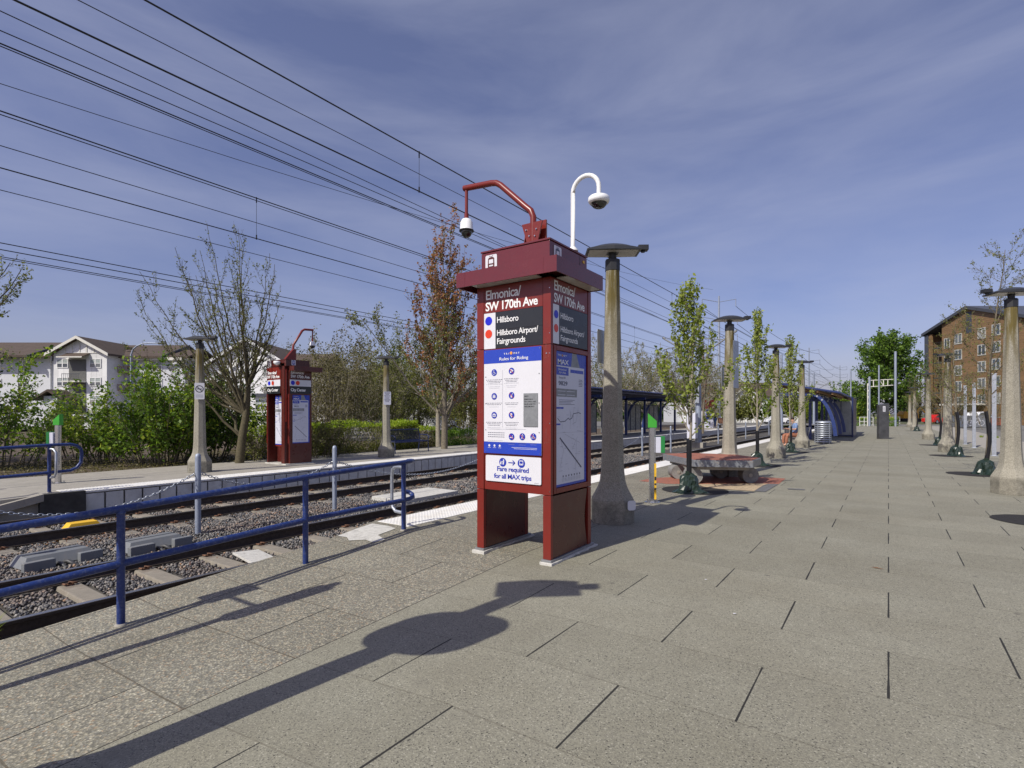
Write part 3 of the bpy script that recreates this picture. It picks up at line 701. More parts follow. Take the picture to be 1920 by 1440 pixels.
def icon_wheelchair(b, c, r, pos, rot, w):
    x, z = c; disc_at(b, x-.1*r, z+.55*r, .13*r, pos, rot, w); stroke(b, [(x-.1*r,z+.4*r),(x-.05*r,z),(x+.28*r,z-.02*r),(x+.45*r,z-.42*r)], .14*r, pos, rot, w, .004)
    pts = [(x-.08*r+.38*r*math.cos(a), z-.22*r+.38*r*math.sin(a)) for a in [R(t) for t in range(110, 380, 27)]]; stroke(b, pts, .10*r, pos, rot, w, .004)
def disc_at(b, x, z, r, pos, rot, mi, off=.004, n=20):
    poly(b, [(x+r*math.cos(2*math.pi*k/n), z+r*math.sin(2*math.pi*k/n)) for k in range(n)], pos, rot, mi, off)
def rules_board(parent, x0, x1, z0, z1, y):
    """the white and blue riding-rules board, front face plane at y"""
    pos = (0, y, 0); rot = FRONT; W = x1-x0; H = z1-z0
    s = MB(); s.box(x0, x1, y, y+.012, z0, z1); bd = s.build('rules_board', 'sign_white', parent, bevel=.002)
    tag(bd, 'white board of riding rules with a blue heading')
    for za, zb in ((z1-H*.132, z1), (z0, z0+H*.112)): b = MB(); rect(b, x0, x1, za, zb, pos, rot, 0, .001); b.build('blue_band', 'sign_blue', bd)
    ic = MB()
    P = lambda u, v: (x0+u*W, z1-v*H)                      # u across, v down
    r = .036
    cs = [(.19,.22),(.50,.215),(.19,.45),(.50,.445),(.19,.632),(.50,.63),(.50,.835),(.685,.832),(.87,.83)]
    for k, (u, v) in enumerate(cs):
        x, z = P(u, v); disc_at(ic, x, z, r, pos, rot, 0, .002)
        if k == 0: icon_wheelchair(ic, (x, z), r, pos, rot, 1)
        elif k == 2:
            poly(ic, rr(x-.5*r, x+.5*r, z-.5*r, z+.32*r, .08*r), pos, rot, 1, .004); stroke(ic, [(x-.2*r,z+.32*r),(x-.2*r,z+.55*r),(x+.2*r,z+.55*r),(x+.2*r,z+.32*r)], .09*r, pos, rot, 1, .004)
            for q in (-.27, .27): rect(ic, x+q*r-.03*r, x+q*r+.03*r, z-.5*r, z+.32*r, pos, rot, 0, .005)
        elif k == 4:
            poly(ic, rr(x-.55*r, x+.55*r, z-.5*r, z+.35*r, .08*r), pos, rot, 1, .004); stroke(ic, [(x-.2*r,z+.35*r),(x-.2*r,z+.55*r),(x+.2*r,z+.55*r),(x+.2*r,z+.35*r)], .09*r, pos, rot, 1, .004)
            poly(ic, [(x-.3*r,z-.3*r),(x+.25*r,z-.3*r),(x+.3*r,z+.1*r),(x,z),(x-.3*r,z+.12*r)], pos, rot, 0, .005)
        else:
            if k in (1,):
                for dx_, dz_ in ((-.25,-.3),(-.1,.35),(.4,.1)): disc_at(ic, x+dx_*r, z+dz_*r, .26*r, pos, rot, 1)
            elif k == 3: poly(ic, rr(x-.28*r, x+.22*r, z-.6*r, z+.2*r, .08*r), pos, rot, 1, .004); disc_at(ic, x+.35*r, z+.45*r, .14*r, pos, rot, 1)
            elif k == 5: disc_at(ic, x-.1*r, z+.15*r, .4*r, pos, rot, 1); rect(ic, x-.2*r, x+.2*r, z-.65*r, z-.3*r, pos, rot, 1, .004)
            elif k == 6: rect(ic, x-.6*r, x+.5*r, z-.35*r, z-.1*r, pos, rot, 1, .004); stroke(ic, [(x+.2*r,z+.05*r),(x+.5*r,z+.2*r),(x+.3*r,z+.45*r)], .1*r, pos, rot, 1, .004)
            elif k == 7: disc_at(ic, x+.1*r, z+.6*r, .14*r, pos, rot, 1); stroke(ic, [(x-.5*r,z+.3*r),(x+.5*r,z+.25*r)], .1*r, pos, rot, 1, .004); stroke(ic, [(x,z+.4*r),(x,z-.1*r),(x-.35*r,z-.6*r)], .16*r, pos, rot, 1, .004); stroke(ic, [(x,z-.1*r),(x+.3*r,z-.6*r)], .13*r, pos, rot, 1, .004)
            else:
                for q in (-.4, .4):
                    stroke(ic, [(x+q*r+.26*r*math.cos(a), z-.3*r+.26*r*math.sin(a)) for a in [R(t) for t in range(0, 361, 30)]], .08*r, pos, rot, 1, .004)
                stroke(ic, [(x-.4*r,z-.3*r),(x,z+.25*r),(x+.4*r,z-.3*r)], .09*r, pos, rot, 1, .004); disc_at(ic, x+.05*r, z+.55*r, .14*r, pos, rot, 1)
            stroke(ic, [(x-.66*r,z+.62*r),(x+.66*r,z-.62*r)], .15*r, pos, rot, 2, .006)
    # rows of fine print under the symbols
    rows = [(.19,.29,.30),(.50,.285,.26),(.19,.515,.30),(.50,.515,.24),(.19,.70,.30),(.50,.70,.26),(.50,.895,.12),(.685,.895,.14),(.87,.89,.12)]
    for k, (u, v, wd) in enumerate(rows):
        nl = 6 if k < 2 else (3 if k < 4 else (5 if k < 6 else 2))
        for j in range(nl):
            x, z = P(u, v+.0145*j+(.008 if j > nl/2 else 0)); q = wd*W*(.5-.07*(j % 3))*(1 if j < nl/2+.5 else .82)
            hgt = .0042 if j < nl/2 else .0022
            n = 9
            for g in range(n):
                a0 = x-q+2*q*g/n; rect(ic, a0, a0+2*q/n*(.62+.2*((g*7+j*3+k) % 3)/2), z-hgt/2, z+hgt/2, pos, rot, 3 if j < nl/2 else 4, .002)
    for j in range(3):
        x, z = P(.075, .80+.02*j)
        for g in range(9): rect(ic, x+g*.034*W, x+(g+.78)*.034*W, z-.0025, z+.0025, pos, rot, 3, .002)
    for j in range(2):
        x, z = P(.075, .875+.014*j)
        for g in range(8): rect(ic, x+g*.034*W, x+(g+.8)*.034*W, z-.0013, z+.0013, pos, rot, 4, .002)
    stroke(ic, [P(.34,.20), P(.34,.75)], .0018, pos, rot, 4, .002); stroke(ic, [P(.14,.765), P(.75,.765)], .0018, pos, rot, 4, .002)
    for u in (.10,.195,.29):
        x, z = P(u, .925); disc_at(ic, x, z, .0125, pos, rot, 1, .002)
        rect(ic, x-.02, x+.02, z-.024, z-.021, pos, rot, 1, .002)
    for j in range(2): rect(ic, *(P(.5+.04*j,0)[0], P(.93,0)[0]), P(0,.937+.012*j)[1], P(0,.934+.012*j)[1], pos, rot, 1, .002)
    ic.build('pictogram', ['icon_blue', 'sign_white', 'icon_red', 'letter_dark', 'letter_dim'], bd)
    T1 = Matrix.Translation((0, y, 0))
    x, z = P(.28, .108); text('Rules for Riding', W*.50, .032, (x, y, z), FRONT, 'letter_white', bd, bold=.0, depth=.003)
    x, z = P(.365, .055); text('TRI', W*.085, .017, (x, y, z), FRONT, 'letter_white', bd, bold=.01, depth=.003, spacing=1.6)
    x, z = P(.535, .055); text('MET', W*.10, .017, (x, y, z), FRONT, 'letter_white', bd, bold=.01, depth=.003, spacing=1.6)
    d = MB(); x, z = P(.493, .044); disc_at(d, x, z, .0165, pos, rot, 0, .003); d.build('logo_dot', 'dot_orange', bd)
    sc = MB()
    for u, v in ((.035,.26),(.965,.25),(.035,.52),(.965,.52),(.035,.775),(.965,.79)):
        x, z = P(u, v); disc_at(sc, x, z, .0055, pos, rot, 0, .003, 8)
    for u, v in ((.03,.018),(.97,.018),(.03,.985),(.97,.985)):
        x, z = P(u, v); disc_at(sc, x, z, .005, pos, rot, 1, .003, 8)
    sc.build('screw', ['dark_plastic', 'steel'], bd)
    pl = MB(); xa, za = P(.71, .737); xb, zb = P(.945, .428); pl.box(xa, xb, y-.008, y, za, zb); po = pl.build('braille_plaque', 'plaque_grey', bd, bevel=.002)
    tag(po, 'grey raised-letter plaque')
    for k, s_ in enumerate(('MAX', 'ELMONICA', 'SW 170TH AVE', 'BLUE LINE TO', 'HILLSBORO')):
        text(s_, (xb-xa)*(.30 if k == 0 else (.62,.80,.78,.70)[k-1]), .011, (xa+.012, y-.008, zb-.035-.0245*k-(.008 if k else 0)), FRONT, 'sign_black', po, depth=.001, bold=.02)
def kiosk_a():
    hx, hy = .4675, .44
    t = thing('station_kiosk', 'tall red kiosk in the foreground with Hillsboro boards and a white rules board', 'kiosk', (-3.2125, 5.04, 0))
    for s in (-1, 1):
        g = MB(); xc = s*(hx-.045); n = 26; rg = random.Random(5+s); out = []
        for (xa, ya), (xb, yb) in (((xc-.078,-hy-.035),(xc+.078,-hy-.04)), ((xc+.078,-hy-.04),(xc+.082,hy+.09)), ((xc+.082,hy+.09),(xc-.08,hy+.08)), ((xc-.08,hy+.08),(xc-.078,-hy-.035))):
            m_ = 4 if abs(ya-yb) < .1 else 16
            for q in range(m_): out.append((xa+(xb-xa)*q/m_+rg.uniform(-.010,.010), ya+(yb-ya)*q/m_+rg.uniform(-.010,.010)))
        g.prism(out, -.03, .018); g.build('grout_pad', 'grout', t, bevel=.006)
        g = MB(); g.box(xc-.060, xc+.060, -hy-.02, hy+.05, .019, .040); bp = g.build('base_plate', 'plaque_grey', t, bevel=.003)
        g = MB()
        for yy in (hy+.025,): g.cyl((xc-.03,yy,.04), (xc-.03,yy,.06), .010, 6)
        g.build('bolt', 'steel', bp)
        xo = s*hx; xi = s*(hx-.092)
        for ya, yb in ((-hy, -hy+.045), (hy-.07, hy)):
            l = MB(); l.box(min(xo,xi), max(xo,xi), ya, yb, .041, .676); l.build('leg', 'red_paint', t, bevel=.004)
        q = MB(); n = 10; V = []
        for i in range(n+1):
            zz = .045+(.625)*i/n
            bow = .06*math.sin(math.pi*i/n)
            V += [(xo-s*.006, -hy+.052, zz), (xo-s*.010, hy-.074-bow, zz)]
        q.add(V, [(2*i, 2*i+1, 2*i+3, 2*i+2) for i in range(n)]+[(2*i+2, 2*i+3, 2*i+1, 2*i) for i in range(n)])
        q.build('side_panel', 'maroon_paint', t)
        q = MB(); q.box(min(xi,xi+s*.006), max(xi,xi+s*.006), -hy+.047, hy-.074, .045, .672); q.build('inner_panel', 'maroon_paint', t)
    # upper body: two front posts, core, frames
    b = MB()
    for s in (-1, 1):
        x0, x1 = sorted((s*hx, s*(hx-.092)))
        b.box(x0, x1, -hy, -hy+.045, .682, 2.186); b.box(x0, x1, -hy, -hy+.045, 2.192, 2.86)
        b.box(x0, x1, hy-.07, hy, .682, 2.86)
    b.box(-hx+.094, hx-.094, -hy+.012, hy-.01, .682, 2.86)
    b.box(-hx+.012, -hx+.1, -hy+.046, hy-.071, .682, 2.86)
    b.box(hx-.10, hx-.035, -hy+.046, hy-.071, .682, 2.86)
    b.build('body', 'red_paint', t, bevel=.003)
    # sign faces, front
    x0, x1 = -.377, .368; y = -hy+.006
    pos = (0, y, 0)
    f = MB()
    f.box(x0, x0+.155, y, y+.006, 2.192, 2.575, 0); f.box(x0+.157, x1, y, y+.006, 2.192, 2.385, 1); f.box(x0+.157, x1, y, y+.006, 2.388, 2.575, 1)
    f.box(x0, x1, y+.001, y+.006, 2.579, 2.86, 2)
    fs = f.build('destination_sign', ['sign_white', 'sign_black', 'red_paint'], t)
    d = MB(); disc_at(d, -.312, 2.492, .047, pos, FRONT, 0, .002); disc_at(d, -.312, 2.352, .047, pos, FRONT, 1, .002)
    d.build('line_dot', ['dot_blue', 'dot_red'], fs)
    text('Elmonica/', .455, .098, (-.355, y, 2.722), FRONT, 'letter_white', fs, bold=.012)
    text('SW 170th Ave', .665, .088, (-.355, y, 2.602), FRONT, 'letter_white', fs, bold=.022)
    text('Hillsboro', .275, .062, (-.205, y, 2.462), FRONT, 'letter_white', fs, bold=.008)
    text('Hillsboro Airport/', .515, .060, (-.205, y, 2.326), FRONT, 'letter_white', fs, bold=.008)
    text('Fairgrounds', .36, .060, (-.205, y, 2.236), FRONT, 'letter_white', fs, bold=.008)
    # side face (+X)
    px = hx-.004; pos = (px, 0, 0)
    f = MB(); f.box(px-.006, px, -.39, -.27, 2.205, 2.60, 0); f.box(px-.006, px, -.268, .36, 2.205, 2.60, 1); f.box(px-.007, px-.001, -.39, .36, 2.604, 2.86, 2)
    fs = f.build('side_destination_sign', ['sign_white', 'sign_black', 'red_paint'], t)
    d = MB()
    for z_, mi in ((2.50, 0), (2.36, 1)): disc_at(d, -.33, z_, .042, pos, SIDE, mi, .002)
    d.build('line_dot', ['dot_blue', 'dot_red'], fs)
    text('Elmonica/', .44, .098, (px, -.375, 2.742), SIDE, 'letter_white', fs, bold=.012)
    text('SW 170th Ave', .66, .090, (px, -.375, 2.622), SIDE, 'letter_white', fs, bold=.02)
    text('Hillsboro', .27, .060, (px, -.245, 2.472), SIDE, 'letter_white', fs, bold=.008)
    text('Hillsboro Airport/', .52, .058, (px, -.245, 2.336), SIDE, 'letter_white', fs, bold=.008)
    text('Fairgrounds', .37, .058, (px, -.245, 2.246), SIDE, 'letter_white', fs, bold=.008)
    # map case on the side
    c = MB(); xa, xb = hx-.035, hx+.004
    c.box(xa, xb, -.385, -.335, .69, 2.185); c.box(xa, xb, .355, .435, .69, 2.185); c.box(xa, xb, -.333, .353, .69, .742); c.box(xa, xb, -.333, .353, 2.14, 2.185)
    cs = c.build('map_case', 'red_paint', t, bevel=.003)
    map_poster(cs, .665, 1.39, (hx-.012, .008, .747), SIDE, '9829')
    # rules board and fare notice
    rules_board(t, -.365, .362, 1.075, 2.176, -hy-.008)
    f = MB(); y = -hy+.002
    f.prism(rr(-.345, .357, .778, 1.053, .015), 0, .008, T=Matrix.Translation((0, y+.002, 0)) @ FRONT)
    fn = f.build('fare_notice', 'sign_white', t); y -= .006
    i = MB(); pos = (0, y, 0)
    for x, k in ((-.118, 0), (.118, 1)):
        disc_at(i, x, .985, .046, pos, FRONT, 0, .002)
        if k: 
            poly(i, rr(x-.024, x+.024, .965, 1.015, .006), pos, FRONT, 1, .003); poly(i, rr(x-.018, x+.018, .982, 1.006, .004), pos, FRONT, 0, .004)
            for q in (-.012, .012): disc_at(i, x+q, .972, .004, pos, FRONT, 0, .004)
        else:
            disc_at(i, x+.012, 1.008, .008, pos, FRONT, 1, .003); stroke(i, [(x+.012,1.0),(x+.006,.962)], .017, pos, FRONT, 1, .003); stroke(i, [(x+.008,.995),(x-.02,.985),(x-.024,1.0)], .007, pos, FRONT, 1, .003); rect(i, x-.034, x-.016, .962, .985, pos, FRONT, 1, .003)
    stroke(i, [(-.045,.985),(.035,.985)], .010, pos, FRONT, 0, .002); stroke(i, [(.008,1.010),(.038,.985),(.008,.960)], .010, pos, FRONT, 0, .002)
    i.build('notice_symbol', ['icon_blue', 'sign_white'], fn)
    text('Fare required', .40, .048, (-.195, y, .892), FRONT, 'icon_blue', fn, bold=.02, depth=.002)
    text('for all MAX trips', .475, .048, (-.232, y, .815), FRONT, 'icon_blue', fn, bold=.02, depth=.002)
    text('TMF 26-12', .055, .006, (.275, y, .790), FRONT, 'letter_dark', fn, depth=.002)
    # canopy and light panels
    c = MB(); X0, X1, Y0, Y1 = -hx-.16, hx+.16, -hy-.16, hy-.04
    z0, z1 = 2.856, 3.012
    c.box(X0, X1, Y0, Y0+.012, z0, z1); c.box(X1-.012, X1, Y0+.012, Y1, z0, z1); c.box(X0, X0+.012, Y0+.012, Y1, z0, z1)
    c.box(X0+.012, X1-.012, Y0+.012, Y1, z1-.012, z1-.001); c.box(X0, X1, Y1, Y1+.012, z0, z1)
    for x in (X0+.115, X1-.155): c.box(x, x+.006, Y0-.002, Y0, z0, z1)
    ca = c.build('canopy', 'red_sky_tint', t, bevel=.002)
    u = MB(); u.box(-hx+.03, hx-.10, -hy-.14, -hy-.01, z0+.004, z0+.012); u.box(hx+.01, hx+.145, -hy+.10, hy-.06, z0+.004, z0+.012)
    u.build('light_diffuser', 'lens_glass', ca)
    u = MB(); u.box(X0+.013, X1-.013, Y0+.013, Y1-.001, z0+.06, z0+.07); u.build('soffit', 'maroon_paint', ca)
    # top box
    b = MB(); i_ = .035
    b.box(-hx+i_, hx-i_, -hy+i_, hy-i_, 3.012, 3.235); b.box(-hx+i_-.008, hx-i_+.008, -hy+i_-.008, hy-i_+.008, 3.243, 3.262); b.box(-hx+i_+.01, hx-i_-.01, -hy+i_+.01, hy-i_-.01, 3.235, 3.243)
    tb = b.build('roof_box', 'red_sky_tint', t, bevel=.003)
    ic = MB(); tram_icon(ic, -.375, 3.035, .155, (0, -hy+i_-.002, 0), FRONT, 0, 1); tram_icon(ic, -.33, 3.035, .155, (hx-i_+.002, 0, 0), SIDE, 2, 3)
    ic.build('tram_symbol', ['sign_white', 'maroon_paint', 'sign_white', 'letter_dark'], tb)
    s = MB(); rect(s, .30, .345, 3.165, 3.195, (hx-i_+.002, 0, 0), SIDE, 0, .002); rect(s, .235, .243, 3.02, 3.23, (hx-i_+.002, 0, 0), SIDE, 1, .002)
    for q in (.02, .10): disc_at(s, q, 3.11, .006, (hx-i_+.002, 0, 0), SIDE, 2, .003, 8)
    s.build('hatch_mark', ['yellow_plastic', 'black_metal', 'steel'], tb)
    camera_arm(t, 0, .03, (.10, -.19, 3.262))
    # white gooseneck camera
    bx, by = .40, .14
    a = MB(); pts = [(bx, by, 3.262), (bx, by, 3.89)]+arc((bx+.155, by, 3.89), .155, math.pi, 0, 12)+[(bx+.31, by, 3.80)]
    a.tube(pts, .024, 14); a.lathe([(.058,0),(.058,.012),(.040,.03),(.030,.045)], 16, (bx, by, 3.262)); a.build('gooseneck_arm', 'white_paint', t)
    c = MB(); cz = 3.80
    c.lathe([(.03,.01),(.04,0),(.095,-.012),(.112,-.028),(.114,-.062),(.100,-.085),(.085,-.086)], 28, (bx+.31, by, cz)); dc = c.build('panoramic_camera', 'camera_white', t)
    g = MB(); g.lathe([(.086,-.084),(.078,-.108),(.055,-.130),(.03,-.138),(.004,-.14)], 28, (bx+.31, by, cz)); g.build('camera_dome_glass', 'dome_glass', dc)
    g = MB(); pos = (0, -hy-.001, 0)
    for x0, zz in ((-.425, 1.95), (-.425, 1.50), (.418, 2.05), (.42, 1.2)):
        stroke(g, [(x0-.012, zz+.10), (x0-.004, zz+.16), (x0-.006, zz+.02), (x0-.028, zz), (x0+.03, zz+.015), (x0+.022, zz+.05)], .0016, pos, FRONT, 0, .0008)
    g.build('scratch_marks', 'scratched_paint', t)
    g = MB()
    for zz in (.72, 1.4, 2.1, 2.3, 2.75):
        for sx in (-1, 1): disc_at(g, sx*(hx-.015), zz, .005, pos, FRONT, 0, .0012, 8)
    g.build('rivet', 'steel', t)
    k = MB(); k.cyl((hx-.05, -hy-.004, 2.10), (hx-.05, -hy+.001, 2.10), .008, 10); k.build('case_lock', 'steel', t)
kiosk_a()

def kiosk_b():
    hx, hy = .50, .42
    t = thing('station_kiosk', 'red station kiosk across the tracks marked City Center, its map cases open to two sides', 'kiosk', (-14.80, 9.47, 0))
    b = MB()
    b.box(hx-.26, hx-.10, -hy, hy*.2, .03, 2.97)             # corner pillar
    b.box(-hx, -hx+.05, -hy, hy, .03, 2.86)
    b.box(hx-.10, hx-.01, -hy+.12, hy, .03, 2.86)
    b.box(-hx+.05, hx-.10, hy-.08, hy, .03, 2.86)
    b.box(-hx+.05, hx-.26, -hy+.28, hy-.08, .03, 2.3)
    b.build('body', 'maroon_paint', t, bevel=.004)
    b = MB(); b.box(-hx, hx-.28, -hy-.01, -hy+.2, 2.10, 2.86)
    b.box(hx-.075, hx-.05, -hy+.02, -hy+.05, 1.25, 2.78); b.box(-hx-.002, -hx+.03, -hy-.012, -hy, .6, 2.1); b.box(-hx+.28, -hx+.30, -hy+.1, -hy+.13, .55, 2.05); b.box(-hx+.28, hx-.27, -hy+.1, -hy+.13, .52, .56)
    b.build('front_frame', 'red_paint', t, bevel=.003)
    g = MB(); g.box(-hx-.04, hx+.03, -hy-.04, hy+.04, -.02, .03); g.build('base_plate', 'grout', t)
    # front signs
    y = -hy-.011; pos = (0, y, 0)
    f = MB(); f.box(-hx+.005, hx-.29, y-.006, y, 2.30, 2.49, 0); f.box(-hx+.005, hx-.29, y-.006, y, 2.08, 2.30, 1)
    fs = f.build('destination_sign', ['sign_white', 'sign_black'], t); y -= .006; pos = (0, y, 0)
    d = MB(); disc_at(d, -.36, 2.395, .065, pos, FRONT, 0, .002); disc_at(d, -.17, 2.395, .065, pos, FRONT, 1, .002); d.build('line_dot', ['dot_blue', 'dot_red'], fs)
    text('Elmonica/', .50, .085, (-.46, y, 2.66), FRONT, 'letter_white', fs, bold=.03, depth=.008)
    text('SW 170th Ave', .64, .085, (-.46, y, 2.54), FRONT, 'letter_white', fs, bold=.03, depth=.008)
    text('City Center', .56, .085, (-.46, y, 2.15), FRONT, 'letter_white', fs, bold=.02)
    map_poster(t, .42, 1.45, (.0, -hy+.09, .57), FRONT, '9832', 'map poster facing the ramp end')
    # side signs
    px = hx-.008; pos = (px, 0, 0)
    f = MB(); f.box(px-.01, px, -hy+.12, hy-.02, 2.30, 2.49, 0); f.box(px-.01, px, -hy+.12, hy-.02, 2.08, 2.30, 1)
    fs = f.build('side_destination_sign', ['sign_white', 'sign_black'], t)
    d = MB(); disc_at(d, -.21, 2.395, .065, pos, SIDE, 0, .002); disc_at(d, -.05, 2.395, .065, pos, SIDE, 1, .002); d.build('line_dot', ['dot_blue', 'dot_red'], fs)
    text('Elmonica/', .44, .085, (px, -.28, 2.665), SIDE, 'letter_white', fs, bold=.02, depth=.004)
    text('SW 170th Ave', .62, .085, (px, -.28, 2.545), SIDE, 'letter_white', fs, bold=.02, depth=.004)
    text('City Center', .50, .085, (px, -.28, 2.15), SIDE, 'letter_white', fs, bold=.02)
    c = MB(); c.box(px-.01, px+.02, -.36, -.335, .62, 2.06)
    c.build('map_case', 'red_paint', t)
    map_poster(t, .56, 1.42, (px+.004, .06, .62), SIDE, '9832', 'map poster facing the tracks')
    # top
    b = MB(); b.box(-hx, hx-.02, -hy, hy-.06, 2.88, 3.06); b.box(-hx-.01, hx-.01, -hy-.01, hy-.05, 3.062, 3.075)
    tb = b.build('roof_box', 'maroon_paint', t, bevel=.003)
    ic = MB(); tram_icon(ic, -.42, 2.90, .14, (0,-hy-.004,0), FRONT, 0, 1); tram_icon(ic, -.25, 2.91, .14, (hx-.018,0,0), SIDE, 0, 2); ic.build('tram_symbol', ['sign_white', 'maroon_paint', 'icon_blue'], tb)
    b = MB(); b.box(hx-.02, hx+.22, -hy+.10, hy+.22, 2.74, 2.88); b.build('canopy', 'maroon_paint', t, bevel=.003)
    c = MB(); c.lathe([(.02,.0),(.09,-.01),(.10,-.05),(.07,-.10),(.01,-.13)], 18, (.18, -hy-.10, 3.03)); c.build('dome_camera', 'camera_white', t)
    br = MB(); bx, by, bz = .1, .0, 3.075
    br.prism([(-.26,0),(.12,0),(.12,.36),(.04,.36)], -.05, .05, T=Matrix.Translation((bx, by, bz)) @ SIDE @ Matrix.Rotation(0, 4, 'Y')); br.build('arm_bracket', 'red_paint', t)
    a = MB(); a.tube([(bx,by+.05,bz+.30),(bx,by+.06,bz+.48),(bx+.0,by+.36,bz+.95),(bx+.0,by+.44,bz+1.0),(bx+.0,by+.74,bz+1.02)], .034, 12); a.tube([(bx,by+.72,bz+1.02),(bx,by+.72,bz+.66)], .02, 10); a.build('camera_arm', 'red_paint', t)
    c = MB(); c.lathe([(.02,.70),(.07,.68),(.085,.60),(.09,.57)], 16, (bx,by+.72,bz-.04)); dc = c.build('hanging_camera', 'camera_white', t)
    g = MB(); g.lathe([(.08,.57),(.07,.52),(.04,.49),(.005,.48)], 16, (bx,by+.72,bz-.04)); g.build('camera_dome_glass', 'dome_glass', dc)
kiosk_b()

# ================================================================== LAMP POSTS
def lamp(name='lamp_post', top=3.64, axis=0.0, box_side=1):
    t = thing(name, 'concrete lamp post', 'lamp post')
    b = MB(); s = top/3.64
    prof = [(.298,0),(.298,.29),(.292,.32),(.248,.40),(.208,.475),(.180,.56),(.163,.70),(.155,.85),(.120,2.4),(.096,top-.16)]
    b.lathe([(r*1.02, z) for r, z in prof], 8, smooth=False, rot=R(22.5)); b.build('shaft', 'lamp_concrete', t, bevel=.006)
    c = MB(); c.lathe([(.104,0),(.104,.15),(.09,.16)], 8, (0,0,top-.16), smooth=False, rot=R(22.5)); c.cyl((0,0,top), (0,0,top+.10), .055, 12); c.build('collar', 'dark_plastic', t)
    h = thing('tmp', None, None) if False else None
    z = top+.09; Lh, Wh = .37, .21
    # shallow curved shoebox luminaire running along local X
    n = 12; V = []; F = []
    for i in range(n+1):
        u = -1+2*i/n; x = u*Lh; zz = z+.085*(1-abs(u)**2.2)+.018; wd = Wh*(1-.10*abs(u))
        V += [(x,-wd,z+.0),(x,-wd,z+.02+.4*(zz-z-.018)),(x,-wd*.55,zz),(x,wd*.55,zz),(x,wd,z+.02+.4*(zz-z-.018)),(x,wd,z+.0)]
    for i in range(n):
        for k in range(5): F.append((i*6+k, (i+1)*6+k, (i+1)*6+k+1, i*6+k+1))
        F.append((i*6+5, (i+1)*6+5, (i+1)*6, i*6))
    F += [tuple(range(5,-1,-1)), tuple(n*6+k for k in range(6))]
    m = MB(); m.add(V, F, 0, False); lo = m.build('luminaire', 'luminaire', t, bevel=.004)
    g = MB(); g.box(-Lh*.9, -.08, -Wh*.8, Wh*.8, z-.006, z-.001); g.box(.08, Lh*.9, -Wh*.8, Wh*.8, z-.006, z-.001); g.box(-.08,.08,-Wh*.8,-.07,z-.006,z-.001); g.box(-.08,.08,.07,Wh*.8,z-.006,z-.001)
    g.build('lamp_lens', 'lens_glass', lo)
    e = MB(); xx = box_side*(Lh-.02); e.box(min(xx,xx+box_side*.14), max(xx,xx+box_side*.14), -.06, .06, z+.03, z+.10); e.cyl((xx+box_side*.07,0,z+.03),(xx+box_side*.07,0,z+.005),.03,10)
    e.build('sensor_box', 'dark_plastic', lo, bevel=.006)
    return t
def post_sign(parent, name, w, h, z, side, facing, material='galvanised', bands=True):
    """a plate strapped to one side of a post, facing = angle of its normal"""
    T = Matrix.Rotation(facing, 4, 'Z') @ Matrix.Translation((0, -.155, z))
    m = MB(); m.prism(rr(-w/2, w/2, 0, h, .03 if w < .6 else .3), -.002, .002, T=T @ FRONT); o = m.build(name, material, parent)
    if bands:
        k = MB()
        for zz in (z+.06, z+h-.06): k.lathe([(.158-.023*(zz-.7),-.009),(.160-.023*(zz-.7),-.009),(.160-.023*(zz-.7),.009),(.158-.023*(zz-.7),.009)], 8, (0,0,zz), smooth=False, rot=R(22.5))
        k.build('strap', 'steel', parent)
    return o, T
AX = R(33)
lamp0 = lamp(top=3.64)
rowx = -3.13; G1 = 'concrete lamp posts on the near platform'
l1 = lamp0; l1.location = (rowx-.02, 6.95, 0); l1.rotation_euler = (0,0,AX)
l1['label'] = 'large concrete lamp post right behind the red kiosk, white plate on its foot'; l1['group'] = G1
others = [(rowx, 13.6, 'concrete lamp post rising behind the stone slab bench, plates strapped round it'), (rowx, 20.1, 'third concrete lamp post, between the slab bench and the seated person'),
          (rowx, 26.85, 'concrete lamp post beside the grey litter bin and blue shelter'), (rowx, .19, None)]
base_lamp = [c for c in [l1]]
for x, y, lb in others:
    c = copy_tree(lamp0); c.location = (x, y, 0); c.rotation_euler = (0,0,AX); c['label'] = lb or 'concrete lamp post behind the viewer casting its shadow over the paving'; c['group'] = G1
    if y == 13.6:
        post_sign(c, 'sign_plate', .30, .54, 2.10, 0, -AX+R(80)); post_sign(c, 'sign_plate', .30, .55, 2.68, 0, -AX+R(80)); post_sign(c, 'sign_plate', .26, .54, 2.08, 0, -AX+R(-88), bands=False)
    if y == .19: post_sign(c, 'sign_plate', .84, .84, 2.32, 0, -AX+R(10), bands=True)
for y, lb in ((13.6, 'nearest concrete lamp post on the right by the last wrapped street tree'), (26.8, 'second concrete lamp post in the right row, with two trees beside it'), (39.2, 'third concrete lamp post in the right row, before the brown apartment corner'), (59.5, 'small far concrete lamp post in the right row beside the yellow machine'), (72, 'farthest concrete lamp post in the right row near the yellow machine')):
    c = copy_tree(lamp0); c.location = (1.88, y, 0); c.rotation_euler = (0,0,AX+R(175)); c['label'] = lb; c['group'] = 'concrete lamp posts on the right of the walk'
